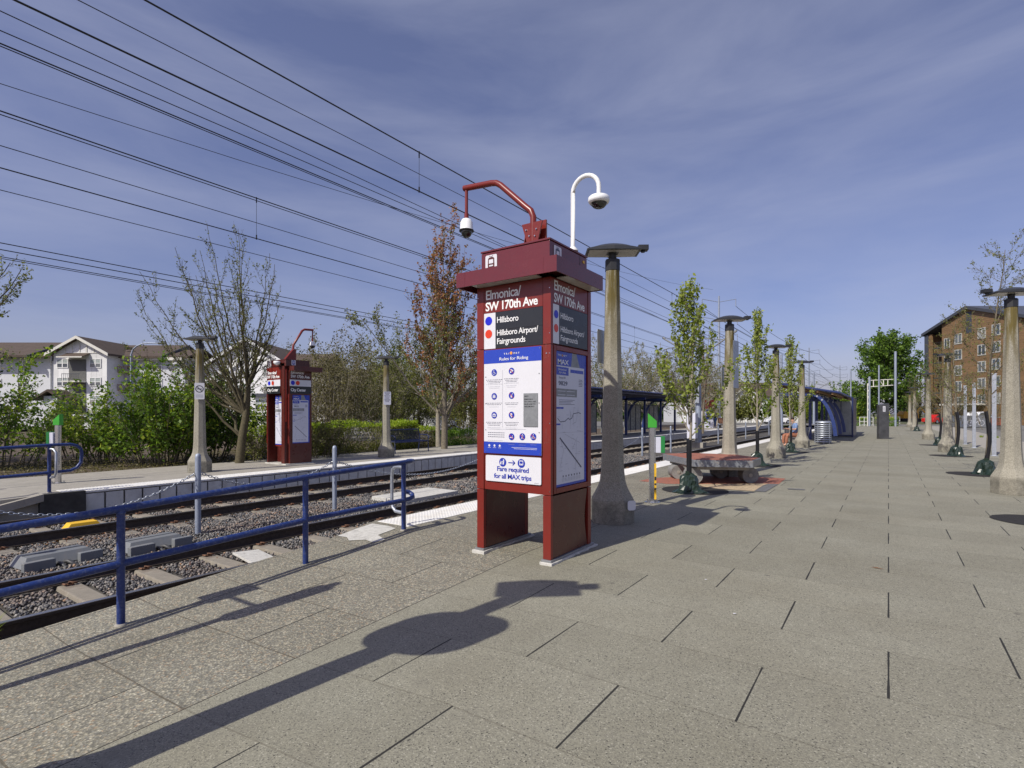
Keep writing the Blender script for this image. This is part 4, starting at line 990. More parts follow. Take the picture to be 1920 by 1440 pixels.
for x, y, lb in ((-14.42, 6.71, 'concrete lamp post on the far platform carrying a no smoking sign'), (-14.15, 12.7, 'concrete lamp post on the far platform beside the blue bench, with a notice plate')):
    c = copy_tree(lamp0); c.location = (x, y, 0); c.rotation_euler = (0,0,R(30)); c.scale = (.92,.92,.905); c['label'] = lb; c['group'] = 'concrete lamp posts on the far platform'
    o, T = post_sign(c, 'no_smoking_sign' if y < 10 else 'notice_sign', .24 if y < 10 else .27, .46 if y < 10 else .50, 2.05 if y < 10 else 1.98, 0, R(-30)+R(62), 'sign_white' if y < 10 else 'poster_paper')
    if y < 10:
        m = MB(); RT = T @ FRONT
        V = []; 
        def ring(mb, cx, cy, r0, r1, mi, off):
            n = 24; vs = [RT @ Vector((cx+r*math.cos(2*math.pi*k/n), cy+r*math.sin(2*math.pi*k/n), off)) for k in range(n) for r in (r0, r1)]
            mb.add(vs, [(2*k, 2*k+1, (2*k+3) % (2*n), (2*k+2) % (2*n)) for k in range(n)], mi)
        ring(m, 0, .29, .080, .100, 0, .004); rt = RT
        vs = lambda pts, off: [rt @ Vector((x, y_, off)) for x, y_ in pts]
        m.add(vs([(-.06,.28),(.06,.28),(.06,.30),(-.06,.30)], .004), [(0,1,2,3)], 0); m.add(vs([(-.07,.350),(-.055,.362),(.07,.232),(.055,.218)], .005), [(0,1,2,3)], 0)
        for k in range(3): m.add(vs([(-.09,.12-.03*k),(.09,.12-.03*k),(.09,.128-.03*k),(-.09,.128-.03*k)], .004), [(0,1,2,3)], 1)
        m.build('no_smoking_symbol', ['sign_black', 'letter_dim'], o)
    else:
        m = MB(); rt = T @ FRONT
        for k in range(9):
            q = .11-.02*(k % 3); m.add([rt @ Vector(p_) for p_ in ((-q,.47-.045*k,.004),(q,.47-.045*k,.004),(q,.485-.045*k,.004),(-q,.485-.045*k,.004))], [(0,1,2,3)], 0)
        m.build('notice_text', 'letter_dark', o)
# plates of the first lamp
o, T = post_sign(l1, 'sign_plate', .34, .47, 2.20, 0, -AX+R(-88))
o, T = post_sign(l1, 'foot_plate', .12, .13, .20, 0, 0, 'sign_white', bands=False)
o.data.transform(Matrix.Translation((.16, -.135, 0)) @ Matrix.Rotation(R(20), 4, 'Z'))
# ================================================================== RAILINGS
def railing(name, label, posts, mid, top, r=.028, parent_loc=(0,0,0), end=None):
    t = thing(name, label, 'railing', parent_loc)
    L_ = Vector(parent_loc)
    for (x, y, z), zt in zip(posts, top):
        b = MB(); b.cyl(Vector((x,y,z-.01))-L_, Vector((x,y,zt))-L_, r, 16); b.build('post', 'blue_paint', t)
        b = MB(); b.lathe([(r+.016,-.004),(r+.013,.008),(r,.014)], 16, Vector((x,y,z))-L_); b.build('base_collar', 'edge_concrete', t)
        b = MB(); b.lathe([(r*1.0,-.012),(r*1.16,-.004),(r*1.16,.004),(r,.012)], 16, Vector((x,y,zt-r*1.05))-L_); b.build('weld_bead', 'blue_paint', t)
    def line(zs, nm, extra):
        b = MB(); pts = [Vector((p[0], p[1], z))-L_ for p, z in zip(posts, zs)]
        b.tube(pts+[Vector(e)-L_ for e in extra], r, 16); b.build(nm, 'blue_paint', t)
    return t, line
def z_(x, y): return platform_z(x, y)
PX = -5.1
posts = [(PX,-1.6,z_(PX,-1.6)), (PX,.12,z_(PX,.12)), (PX,1.763,-.215), (PX,3.45,-.125), (PX,4.87,0)]
tops = [.56,.64,.726,.817,.871]; mids = [.10,.19,.28,.361,.385]
t, line = railing('railing', 'blue two-rail tube railing on the ramp in front of the kiosk', posts, mids, tops, .030, (PX, 3.45, 0))
line(tops, 'top_rail', [(PX,4.98,.874),(PX-.03,5.06,.872),(PX-.10,5.10,.868),(PX-.16,5.09,.862)])
line(mids, 'middle_rail', [(PX,4.97,.388),(PX-.01,5.04,.40),(PX-.06,5.08,.43),(PX-.11,5.06,.46),(PX-.12,5.0,.47)])
b = MB(); Lc = Vector((PX,3.45,0))
g = [(PX-.03,4.90,.80),(PX-.20,4.92,.80),(PX-.27,4.93,.76),(PX-.285,4.93,.66),(PX-.285,4.93,.36),(PX-.27,4.93,.26),(PX-.20,4.92,.215),(PX-.03,4.90,.215)]
b.tube([Vector(p)-Lc for p in g], .022, 12); b.build('return_pipe', 'galvanised', t)
# railing on the far platform's ramp
fx = -13.15
posts = [(fx,-1.5,-.20),(fx,.6,-.10),(fx,2.95,0)]
def far_rail(x, ys, label, d0):
    ps = [(x, y, min(0, -.42*(3.1-y)/11.1)) for y in ys]
    tp = [p[2]+.90 for p in ps]; md = [p[2]+.38 for p in ps]
    loc = (x, ys[-1], 0)
    t, line = railing('railing', label, ps, md, tp, .030, loc)
    y1, zt, zm = ys[-1], tp[-1], md[-1]; c = (zt+zm)/2; r_ = (zt-zm)/2
    line(tp, 'top_rail', [(x, y1+.32, zt), (x, y1+.42, zt-.03), (x, y1+.49, zt-.10), (x, y1+.50, zt-.20), (x, y1+.49, zm+.16), (x, y1+.42, zm+.06), (x, y1+.32, zm+.01), (x, y1+.02, zm)])
    line(md, 'middle_rail', [])
    b = MB(); Lc = Vector(loc)
    b.tube([Vector(p)-Lc for p in ((x,y1,zt-.07),(x+.10,y1+.04,zt-.08),(x+.16,y1+.06,zt-.14),(x+.16,y1+.06,zm+.0),(x+.11,y1+.05,zm-.08),(x,y1,zm-.10))], .022, 12); b.build('return_pipe', 'galvanised', t)
X_, Y_ = Gz(97, 925); far_rail(-13.0, [Y_-4.6, Y_-2.3, Y_], 'blue looped railing along the track side of the far platform ramp', 0)
X2, Y2 = Gz(17, 909); far_rail(-14.5, [-2.6, -.6, 2.35][:3], 'blue looped railing at the back of the far platform ramp, mostly out of frame', 0) if False else None
t, line = railing('railing', 'short blue railing behind the looped one on the far ramp', [(-14.55,-1.4,-.17),(-14.55,1.95,-.045)], None, [.74,.86], .030, (-14.55,1.95,0))
line([.74,.86], 'top_rail', [(-14.55,2.12,.86),(-14.55,2.2,.80),(-14.55,2.2,.7)])

# ================================================================== CHAIN POSTS BETWEEN TRACKS
CX = -9.15
cy = [1.2, 4.23, 6.85, 12.5, 17.9, 23.4, 27.3, 36.7, 41.5, 45.0, 50.0, 55.0, 60.0]
nm = {4.23: 'grey chain post between the tracks, left one behind the blue railing', 6.85: 'grey chain post between the tracks, by the end of the blue railing'}
proto = thing('chain_post', 'x', 'bollard'); b = MB()
b.lathe([(.044,-.05),(.044,1.27),(.038,1.31),(.02,1.328),(.001,1.332)], 18); b.build('tube_post', 'galvanised_pole', proto)
b = MB(); b.tube(arc((0,-.05,1.0), .022, 0, 2*math.pi, 10, 'yz'), .006, 6); b.tube(arc((0,.05,1.0), .022, 0, 2*math.pi, 10, 'yz'), .006, 6); b.build('chain_eye', 'steel', proto)
PL = ['grey chain post outside the left edge of the frame', 'left grey chain post between the tracks, behind the blue railing', 'grey chain post between the tracks by the end of the blue railing',
      'grey chain post hidden behind the red kiosk', 'grey chain post behind the right edge of the kiosk', 'grey chain post just left of the near ticket reader', 'grey chain post just right of the near ticket reader',
      'grey chain post just left of the second lamp post', 'grey chain post just right of the second lamp post', 'grey chain post behind the second wrapped tree', 'grey chain post left of the third lamp post', 'grey chain post in front of the white car', 'farthest grey chain post between the tracks']
for k, y in enumerate(cy): place(proto, k > 0, (CX, y, -.48), 0, PL[k], 'grey posts carrying the chain between the tracks')
def chain(y0, y1, sag, links):
    t0, t1 = Vector((CX, y0+.07, .52)), Vector((CX, y1-.07, .52)); n = 24
    pts = [t0.lerp(t1, i/n)-Vector((0,0,sag*4*(i/n)*(1-i/n))) for i in range(n+1)]
    b = MB(); mid = (t0+t1)/2
    if links:
        ln = sum((pts[i+1]-pts[i]).length for i in range(n)); N_ = int(ln/.05); 
        for k in range(N_):
            s = (k+.5)/N_*n; i = min(n-1, int(s)); c = pts[i].lerp(pts[i+1], s-i)-mid; d = (pts[i+1]-pts[i]).normalized()
            side = Vector((1,0,0)) if k % 2 else d.cross(Vector((1,0,0)))
            ring = []
            for q in range(9):
                a = 2*math.pi*q/8; ring.append(c+d*math.cos(a)*.034+side*math.sin(a)*.018)
            b.tube(ring, .0062, 5, caps=False)
    else: b.tube([p-mid for p in pts], .012, 6)
    o = b.build('chain', 'galvanised', loc=mid); return o
CL = ['steel chain sagging low from the left chain post to outside the frame', 'short steel chain sagging between the two chain posts behind the blue railing', 'steel chain running from the railing end to behind the kiosk',
      'chain hidden behind the red kiosk', 'chain just right of the kiosk behind the front lamp post', 'chain between the two posts flanking the near ticket reader', 'chain from the ticket reader toward the cabinet mast',
      'chain behind the foot of the second lamp post', 'chain just right of the second lamp post', 'chain behind the second wrapped tree', 'chain beside the third lamp post', 'farthest chain, in front of the white car']
for i in range(len(cy)-1):
    y0, y1 = cy[i], cy[i+1]
    tag(chain(y0, y1, .40 if i == 0 else .48 if i in (2, 3, 4) else (.30 if y1-y0 < 6 else .6), i < 3), CL[i], 'chain', 'chains between the tracks')

# ================================================================== TRACK EQUIPMENT
def detector(loc, rz, label):
    t = thing('track_sensor_box', label, 'sensor box', loc, rz, 'grey sensor boxes beside the rail')
    b = MB(); b.prism([(-.36,-.20),(.36,-.20),(.36,.20),(-.36,.20)], 0, .05)
    b.add([(-.40,-.22,.05),(.40,-.22,.05),(.40,.20,.05),(-.40,.20,.05),(-.33,-.12,.135),(.33,-.12,.135),(.33,.18,.135),(-.33,.18,.135)], [(0,3,2,1),(4,5,6,7),(0,1,5,4),(1,2,6,5),(2,3,7,6),(3,0,4,7)])
    b.box(-.33, .33, .02, .03, .136, .142)
    b.v = [(x_, y_, z_*1.45) for x_, y_, z_ in b.v]
    b.build('cover', 'grey_plastic', t, bevel=.012)
    for x0, x1 in ((-.42,-.10), (.16,.42)): f = MB(); f.box(x0, x1, -.31, -.221, -.01, .17); f.build('cable_housing', 'grey_plastic', t, bevel=.012)
    for pts in ([(.03,-.20,.08),(.03,-.30,.10),(.08,-.37,.05),(.22,-.40,0),(.5,-.38,-.02)], [(-.04,-.20,.08),(-.04,-.29,.09),(-.02,-.36,.04),(.08,-.44,-.01),(.4,-.48,-.02)]):
        c = MB(); c.tube(pts, .024, 8); c.build('hose', 'cable', t)
# boxes sit between the inner rail of the near track and the posts, long side along the rail
x, y = Gz(110, 1048, -.42); detector((-8.95, 2.35, -.50), R(96), 'grey track sensor box with hoses, at the left edge behind the blue railing')
detector((-8.80, 3.42, -.50), R(96), 'grey track sensor box with hoses, just left of the left chain post')
b = MB(); b.add([(-.13,-.25,0),(.13,-.25,0),(.13,.25,0),(-.13,.25,0),(-.10,-.18,.10),(.10,-.18,.10),(.10,.18,.10),(-.10,.18,.10)], [(0,3,2,1),(4,5,6,7),(0,1,5,4),(1,2,6,5),(2,3,7,6),(3,0,4,7)])
b.box(-.15, .15, -.28, .28, -.06, 0); o = b.build('rail_guard_box', 'yellow_plastic', loc=(-11.0, 3.25, -.40), bevel=.008)
tag(o, 'bright yellow box lying between the rails of the far track', 'track box')
o2 = MB(); o2.lathe([(.07,0),(.07,.07),(.03,.10)], 12); tag(o2.build('rail_marker', 'yellow_plastic', loc=(-6.9, 12.9, -.42)), 'small yellow marker on the track beside the front lamp post', 'track marker')
def crossing_panel(x0, x1, y0, y1, label, mt='edge_concrete', z=-.36):
    b = MB(); b.box(x0, x1, y0, y1, z-.1, z); tag(b.build('cable_cover', mt, bevel=.01), label, 'cover slab')
crossing_panel(-9.5, -8.5, 8.1, 9.9, 'flat pale cover slab lying between the tracks behind the railing end', 'grout')
for k, (xx, yy, lb) in enumerate(((-6.95, 3.95, 'pale board lying over the sleepers by the middle railing post'), (-6.05, 4.6, 'small white block against the platform edge by the railing'))):
    b = MB(); b.box(-.17 if k == 0 else -.10, .17 if k == 0 else .10, -.38 if k == 0 else -.16, .38 if k == 0 else .16, 0, .03 if k == 0 else .08)
    o = b.build('loose_board', 'grout', loc=(xx, yy, -.44), bevel=.004); o.rotation_euler = (0, R(3), R(80) if k == 0 else 0); tag(o, lb, 'board')
b = MB(); rnd = random.Random(3)
for k in range(4):
    x0 = -8.0-.12*k; pts = [(x0+.03*math.sin(y*1.3+k), y, -.455+.012*math.sin(3*y+k)) for y in np.arange(-1, 9, .35)]; b.tube(pts, .013, 6)
tag(b.build('cable_run', 'cable'), 'black cables lying along the inner rail of the near track', 'cables')

# ================================================================== TICKET READERS
def reader(loc, rz, s, label):
    t = thing('ticket_reader', label, 'ticket reader', loc, rz, 'ticket readers on steel posts'); t.scale = (s, s, s)
    b = MB(); b.prism(rr(-.055, .055, -.045, .045, .03), 0, 1.26); b.build('steel_post', 'steel', t, bevel=.003)
    b = MB(); b.lathe([(.13,0),(.13,.012)], 20); [b.cyl((.10*math.cos(a),.10*math.sin(a),.012),(.10*math.cos(a),.10*math.sin(a),.045),.012,8) for a in (.8,2.4,3.9,5.5)]; b.build('foot_flange', 'steel', t)
    b = MB(); b.add([(-.07,-.055,1.26),(.07,-.055,1.26),(.07,.055,1.26),(-.07,.055,1.26),(-.07,-.055,1.50),(.07,-.055,1.37),(.07,.055,1.37),(-.07,.055,1.50)], [(0,3,2,1),(4,5,6,7),(0,1,5,4),(1,2,6,5),(2,3,7,6),(3,0,4,7)]); b.build('green_cap', 'green_plastic', t, bevel=.006)
    b = MB(); b.add([(-.055,-.045,1.4885),(.062,-.045,1.380),(.062,.045,1.380),(-.055,.045,1.4885)], [(0,1,2,3)]); b.build('reader_screen', 'plaque_grey', t)
    b = MB(); b.box(.056, .135, -.07, .07, .84, 1.10); rb = b.build('leaflet_box', 'poster_paper', t, bevel=.006)
    b = MB(); b.box(.136, .20, -.075, .075, .84, 1.115); b.build('leaflet_holder', 'green_dark', rb, bevel=.006)
    b = MB(); b.box(.030, .062, -.054, -.046, .06, .66); st = b.build('side_strip', 'yellow_plastic', t)
    b = MB(); b.box(.032, .060, -.0565, -.0545, .30, .33); b.box(.032, .060, -.0565, -.0545, .22, .25); b.box(.032, .060, -.0565, -.0545, .38, .44); b.build('strip_marks', 'dark_plastic', st)
x, y = Gz(1223, 942); reader((x, y, 0), R(25), 1.0, 'green-capped steel ticket reader standing between the front lamp post and the wrapped tree')
x, y = Gz(109, 906); reader((x, y, 0), R(215), .99, 'green-capped steel ticket reader across the tracks behind the looped blue railing')

# ================================================================== STONE CART BENCH
def slab_bench():
    z1, z0 = .52, .375
    P = [Gz(*q, z1) for q in ((1243,851),(1301,862.5),(1412.5,864),(1427,858.5),(1378,852.5),(1300,849.5))]
    cx = sum(p[0] for p in P)/6; cy_ = sum(p[1] for p in P)/6
    t = thing('slab_bench', 'broad stone slab bench on concrete cart wheels', 'bench', (cx, cy_, 0))
    Q = [(p[0]-cx, p[1]-cy_) for p in P]
    b = MB(); b.prism(Q, z0, z1); b.build('slab', 'granite', t, bevel=.006)
    b = MB(); b.prism([(x*.965, y*.965) for x, y in Q], z1+.001, z1+.006); b.build('brick_top', 'paver_red', t)
    b = MB(); b.prism([(x*.86, y*.86) for x, y in Q], z0-.07, z0-.001); b.build('under_beam', 'edge_concrete', t)
    ax = Vector((math.sin(TH)*.9, -CT, 0)).normalized()
    for q, rr_, w_ in (((1407,906),.172,.30),((1302,907),.172,.30),((1352,897),.15,.4),((1272,898),.16,.4)):
        x, y = Gz(*q); c = Vector((x-cx, y-cy_, rr_)); w = MB()
        w.tube([c+ax*.0, c+ax*.02, c-ax*w_*.9, c-ax*w_], [rr_*.93, rr_, rr_, rr_*.93], 28, smooth=False)
        wo = w.build('wheel', 'grey_concrete', t)
        h = MB(); h.cyl(c+ax*.001, c+ax*.026, rr_*.24, 14); h.build('hub', 'edge_concrete', wo)
slab_bench()
def flat_poly(name, pts, mt, z):
    b = MB(); P = [Gz(*q) for q in pts]; b.add([(x, y, z) for x, y in P], [tuple(range(len(P)))]); o = b.build(name, mt, recalc=False)
    n = o.data.polygons[0].normal
    if n.z < 0: o.data.flip_normals()
    return tag(o, kind='structure')
flat_poly('brick_inlay', [(1198,902),(1222,896.5),(1300,893),(1400,893),(1473,897.5),(1460,908),(1440,907),(1380,907.5),(1310,908),(1250,907.5)], 'paver_red', .004)
flat_poly('tan_inlay', [(1310,908.3),(1440,907.5),(1430,911),(1413.5,921.5),(1347,917),(1318,913)], 'paver_tan', .008)
flat_poly('grey_inlay', [(1440.5,907.8),(1460,908.2),(1435,923),(1413.7,921.8),(1430.2,911.2)], 'paver_grey', .008)
flat_poly('drain_slot', [(1476,916.2),(1509,917.6),(1509,919.6),(1478,918.2)], 'paver_grey', .008)

# ================================================================== BENCHES, BIN, MONOLITH
def slat_bench(loc, rz, label, L_=1.75, mt='navy_paint', cat='bench', style=0):
    t = thing('bench', label, cat, loc, rz)
    b = MB()
    for k in range(7): b.box(-L_/2, L_/2, -.40+.065*k, -.36+.065*k, .43, .448)
    b.box(-L_/2, L_/2, -.43, -.41, .40, .448)
    b.build('seat', mt, t)
    b = MB(); n = 34
    for k in range(n+1):
        x = -L_/2+.03+(L_-.06)*k/n; b.add([(x-.012,.04,.47),(x+.012,.04,.47),(x+.012,.13,.86),(x-.012,.13,.86)], [(0,1,2,3),(3,2,1,0)])
    b.tube([(-L_/2,.135,.87),(L_/2,.135,.87)], .022, 8); b.tube([(-L_/2,.04,.46),(L_/2,.04,.46)], .018, 8)
    b.build('backrest', mt, t)
    for s in (-1, 1):
        x = s*L_/2
        b = MB(); b.tube([(x,-.42,.0),(x,-.40,.43),(x,.05,.44),(x,.14,.88)], .02, 8); b.tube([(x,.14,0),(x,.06,.44)], .02, 8); b.build('leg', mt, t)
        b = MB(); b.tube([(x,.09,.66),(x,-.1,.665),(x,-.34,.65),(x,-.44,.60),(x,-.42,.50),(x,-.40,.44)], .018, 8); b.build('armrest', mt, t)
    return t
x, y = Gz(773, 848.5); slat_bench((-15.35, y, 0), R(90)+R(0), 'navy blue slatted bench with curved arms in front of the clipped hedge')
def litter_bin(loc, label):
    t = thing('litter_bin', label, 'litter bin', loc)
    b = MB(); b.lathe([(.30,.03),(.30,1.0),(.285,1.0),(.285,.03)], 28); b.build('liner', 'dark_plastic', t)
    b = MB()
    for k in range(9):
        z = .06+.105*k; b.lathe([(.345,z),(.358,z+.012),(.358,z+.05),(.345,z+.062)], 28)
    b.lathe([(.35,1.0),(.365,1.02),(.365,1.06),(.30,1.12),(.28,1.12)], 28); b.build('bands', 'galvanised', t)
    b = MB()
    for k in range(8):
        a = k*math.pi/4+.2; c, s = math.cos(a), math.sin(a); b.cyl((c*.352,s*.352,0), (c*.352,s*.352,1.02), .016, 6)
    b.build('uprights', 'galvanised', t)
x, y = Gz(1543, 831.5); litter_bin((x, y, 0), 'round banded grey metal litter bin at the near end of the blue shelter')
b = MB(); x, y = Gz(1655.5, 823)
t = thing('steel_monolith', 'upright grey steel information pillar standing alone on the walk', 'pillar', (x, y, 0), TH)
b.add([(-.29,-.11,0),(.29,-.11,0),(.29,.11,0),(-.29,.11,0),(-.29,-.11,2.0),(.29,-.11,2.08),(.29,.11,2.08),(-.29,.11,2.0)], [(0,3,2,1),(4,5,6,7),(0,1,5,4),(1,2,6,5),(2,3,7,6),(3,0,4,7)])
b.build('casing', 'pillar_grey', t, bevel=.008)
b = MB(); b.box(-.08, .07, -.116, -.112, 1.60, 1.92); nn = b.build('notice', 'sign_white', t)
b = MB(); [b.box(-.05, .04-.01*(k%3), -.119, -.1165, 1.84-.03*k, 1.85-.03*k) for k in range(7)]; b.build('notice_text', 'letter_dark', nn)

# ================================================================== SHELTERS
def rib(b, x, w=.10):
    """curved cantilever rib in the XZ plane: foot near +X, sweeping up and over to -X"""
    def q(t): 
        a = R(8+72*t); return (1.15*math.cos(a)-.0, 2.45*math.sin(a)/math.sin(R(80)))
    return [q(i/12) for i in range(13)]
def shelter(name, loc, length, label, near=True, flip=1):
    t = thing(name, label, 'shelter', loc)
    f = flip                                               # foot of the ribs lies toward f*X
    nb = max(3, int(length/3.2))
    # roof
    b = MB(); x0, x1 = -1.95*f, 1.35*f; zc0, zc1 = (3.2, 2.55) if near else (2.93, 2.6)
    xs = sorted((x0, x1)); 
    za = zc0 if xs[0] == x0 else zc1; zb = zc1 if xs[0] == x0 else zc0
    b.add([(xs[0],0,za),(xs[1],0,zb),(xs[1],length,zb),(xs[0],length,za),(xs[0],0,za-.05),(xs[1],0,zb-.05),(xs[1],length,zb-.05),(xs[0],length,za-.05)], [(0,1,2,3),(7,6,5,4),(0,4,5,1),(1,5,6,2),(2,6,7,3),(3,7,4,0)])
    ro = b.build('roof', 'navy_paint', t)
    c = MB(); n = int(length/.30)
    sl_ = (zb-za)/(xs[1]-xs[0])
    for k in range(n+1):
        y = min(length-.02, k*.30); c.add([(xs[0],y,za),(xs[1],y,zb),(xs[1],y+.05,zb),(xs[0],y+.05,za),(xs[0],y,za+.045),(xs[1],y,zb+.045),(xs[1],y+.05,zb+.045),(xs[0],y+.05,za+.045)], [(4,5,6,7),(0,4,7,3),(1,2,6,5),(0,1,5,4),(3,7,6,2)])
    c.build('standing_seam', 'blue_paint', ro)
    c = MB()
    for k in range(5):
        x = xs[0]+(xs[1]-xs[0])*(k+.5)/5; z = za+sl_*(x-xs[0])-.11; c.box(x-.04, x+.04, .1, length-.1, z-.05, z+.05)
    c.build('purlin', 'bronze_tan' if near else 'navy_paint', ro)
    for k in range(nb+1):
        y = .35+(length-.7)*k/nb
        pts = rib(None, 0)
        r_ = MB(); w = .06
        pl = [(f*px_, pz) for px_, pz in pts]
        for dz, mi in ((0, 0),):
            V = []; 
            for i, (px_, pz) in enumerate(pl):
                th = .17-.03*i/12; q = Vector((px_, 0, pz))
                d = Vector((pl[min(i+1,12)][0]-pl[max(i-1,0)][0], 0, pl[min(i+1,12)][1]-pl[max(i-1,0)][1])).normalized(); nn_ = Vector((-d.z, 0, d.x))*th/2
                V += [q+nn_+Vector((0,-w,0)), q-nn_+Vector((0,-w,0)), q-nn_+Vector((0,w,0)), q+nn_+Vector((0,w,0))]
            V = [v+Vector((0,y,0)) for v in V]; F = []
            for i in range(12):
                for j in range(4): F.append((i*4+j, i*4+(j+1)%4, (i+1)*4+(j+1)%4, (i+1)*4+j))
            F += [(3,2,1,0), (48,49,50,51)]
            r_.add(V, F)
        e = pl[-1]; r_.box(min(e[0], x0*.9), max(e[0], x0*.9), y-w, y+w, e[1]-.02, e[1]+.13)
        ri = r_.build('rib', 'blue_paint', t, recalc=True)
        k_ = MB(); 
        for px_, pz in (pl[9], pl[11]): k_.cyl((px_, y-w-.015, pz), (px_, y-w, pz), .045, 14)
        k_.build('bolt_cover', 'galvanised', ri)
        c = MB(); cx_ = -.35*f; c.box(cx_-.075, cx_+.075, y-.06, y+.06, 0, 2.62); c.build('column', 'blue_paint', t)
    return t, f
t, f = shelter('platform_shelter', (-3.35, 31.6, 0), 17.5, 'blue curved-rib shelter with a sloping roof behind the litter bin', True, 1)
for (y0, y1, x0, x1) in ((8.2, 12.2, .2, 1.45),):
    b = MB(); b.box(x0, x1, y0, y0+.06, .15, 2.25); b.box(x1-.06, x1, y0+.06, y1, .15, 2.25); gp = b.build('wind_screen', 'shelter_glass', t)
    b = MB(); b.box(x0-.02, x1+.12, y0-.04, y0-.002, .08, .15); b.box(x1+.002, x1+.10, y0, y1, 0, 2.5); b.box(x0+.33, x0+.36, y0-.03, y0-.002, .15, 2.25); b.box(x0+.68, x0+.71, y0-.03, y0-.002, .15, 2.25); b.build('screen_frame', 'navy_paint', gp)
b = MB()
for k in range(3): b.lathe([(.02,.10),(.10,0),(.10,-.03),(.06,-.05)], 14, (.35, 1.0+4*k, 2.45))
b.build('pendant_lamp', 'lens_glass', t)
t, f = shelter('platform_shelter', (-15.3, 24.5, 0), 21.5, 'long dark blue shelter on the far platform between the kiosk and the trees', False, -1)
for k in range(5):
    b = MB(); y = 1.6+4*k; b.box(-1.02, -.98, y, y+3.2, .2, 2.1); gp = b.build('wind_screen', 'shelter_glass', t)
    b = MB()
    for j in range(4): b.box(-.975, -.95, y+j*1.055, y+j*1.055+.05, .1, 2.15)
    b.box(-.975, -.95, y, y+3.2, 2.12, 2.2); b.build('screen_frame', 'navy_paint', gp)

# ================================================================== OVERHEAD LINE
def wire(x, z, y0, y1, r, label, sag=.0, x2=None, z2=None, seg=1):
    b = MB(); n = 10 if sag else 2; pts = []
    x2 = x if x2 is None else x2; z2 = z if z2 is None else z2
    for i in range(n+1):
        u = i/n; pts.append((x+(x2-x)*u, y0+(y1-y0)*u, z+(z2-z)*u-sag*4*u*(1-u)))
    m = Vector(pts[0]); b.tube([Vector(p)-m for p in pts], r, 6); o = b.build('overhead_wire', 'black_metal', loc=m)
    return tag(o, label, 'wire', 'overhead wires along the tracks')
def zs(s, x): return 1.5+s*abs(x)/CT
W_ = [(-7.01,.556,.011,'thick suspension wire over the near track, the highest one crossing above the kiosk arm'),
      (-7.01,.473,.011,'near-track contact wire, hung from the highest wire left of the kiosk'),
      (-11.29,.3405,.011,'upper wire of the far-track pair whose dropper hangs over the bare tree'),
      (-11.29,.2765,.010,'contact wire over the far track below its dropper'),
      (-9.15,.510,.007,'thin wire between the highest wire and the near contact wire'),
      (-9.15,.431,.007,'thin wire just above the thick double wire'),
      (-16.2,.4165,.017,'thick double wire, upper strand, running from the top left corner'),
      (-16.2,.4135,.012,'thin strand right under the thick double wire'),
      (-11.29,.3365,.008,'thin strand just below the far suspension wire'),
      (-16.2,.3015,.010,'wire midway between the far suspension pair and the far contact wire'),
      (-16.2,.2515,.009,'thin wire below the far contact wire'),
      (-24,.192,.016,'top strand of the low far group of wires at the left'),
      (-24,.1845,.016,'second strand of the low far group of wires at the left'),
      (-24,.1765,.014,'third strand of the low far group of wires at the left'),
      (-24,.1745,.012,'lowest strand of the low far group of wires at the left')]
for x, s, r, lb in W_: wire(x, zs(s, x), -12, 130, r, lb)
wire(-9.15, zs(.465,-9.15), -6, 40, .007, 'thin wire crossing slowly down onto the double wire before the kiosk', x2=-9.15, z2=zs(.395,-9.15))
wire(-23.5, 11.5, -6, 86, .012, 'thin wire rising from behind the kiosk to the top of the tall pole', x2=-22.2, z2=20.6, sag=1.2)
def dropper(x, za, zb, y, label):
    b = MB(); b.cyl((0,0,0), (0,0,za-zb), .004, 6); b.cyl((0,0,-.02), (0,0,.08), .014, 8); b.cyl((0,0,za-zb-.10), (0,0,za-zb+.02), .012, 8)
    tag(b.build('dropper_wire', 'black_metal', loc=(x, y, zb)), label, 'dropper', 'droppers between overhead wires')
def yat(px, x): 
    D = 1010*abs(x)/(CT*(1666-px)); return (D-abs(x)*ST)/CT
dropper(-7.01, zs(.556,7.01), zs(.473,7.01), yat(786, -7.01), 'dropper above the kiosk arm at the left')
dropper(-11.29, zs(.3405,11.29), zs(.2765,11.29), yat(481, -11.29), 'dropper over the bare tree at the left')
dropper(-7.01, zs(.556,7.01), zs(.473,7.01), yat(1260, -7.01), 'dropper between the front lamp and the wrapped tree')
dropper(-11.29, zs(.3405,11.29), zs(.2765,11.29), yat(1190, -11.29), 'dropper just right of the front lamp post')
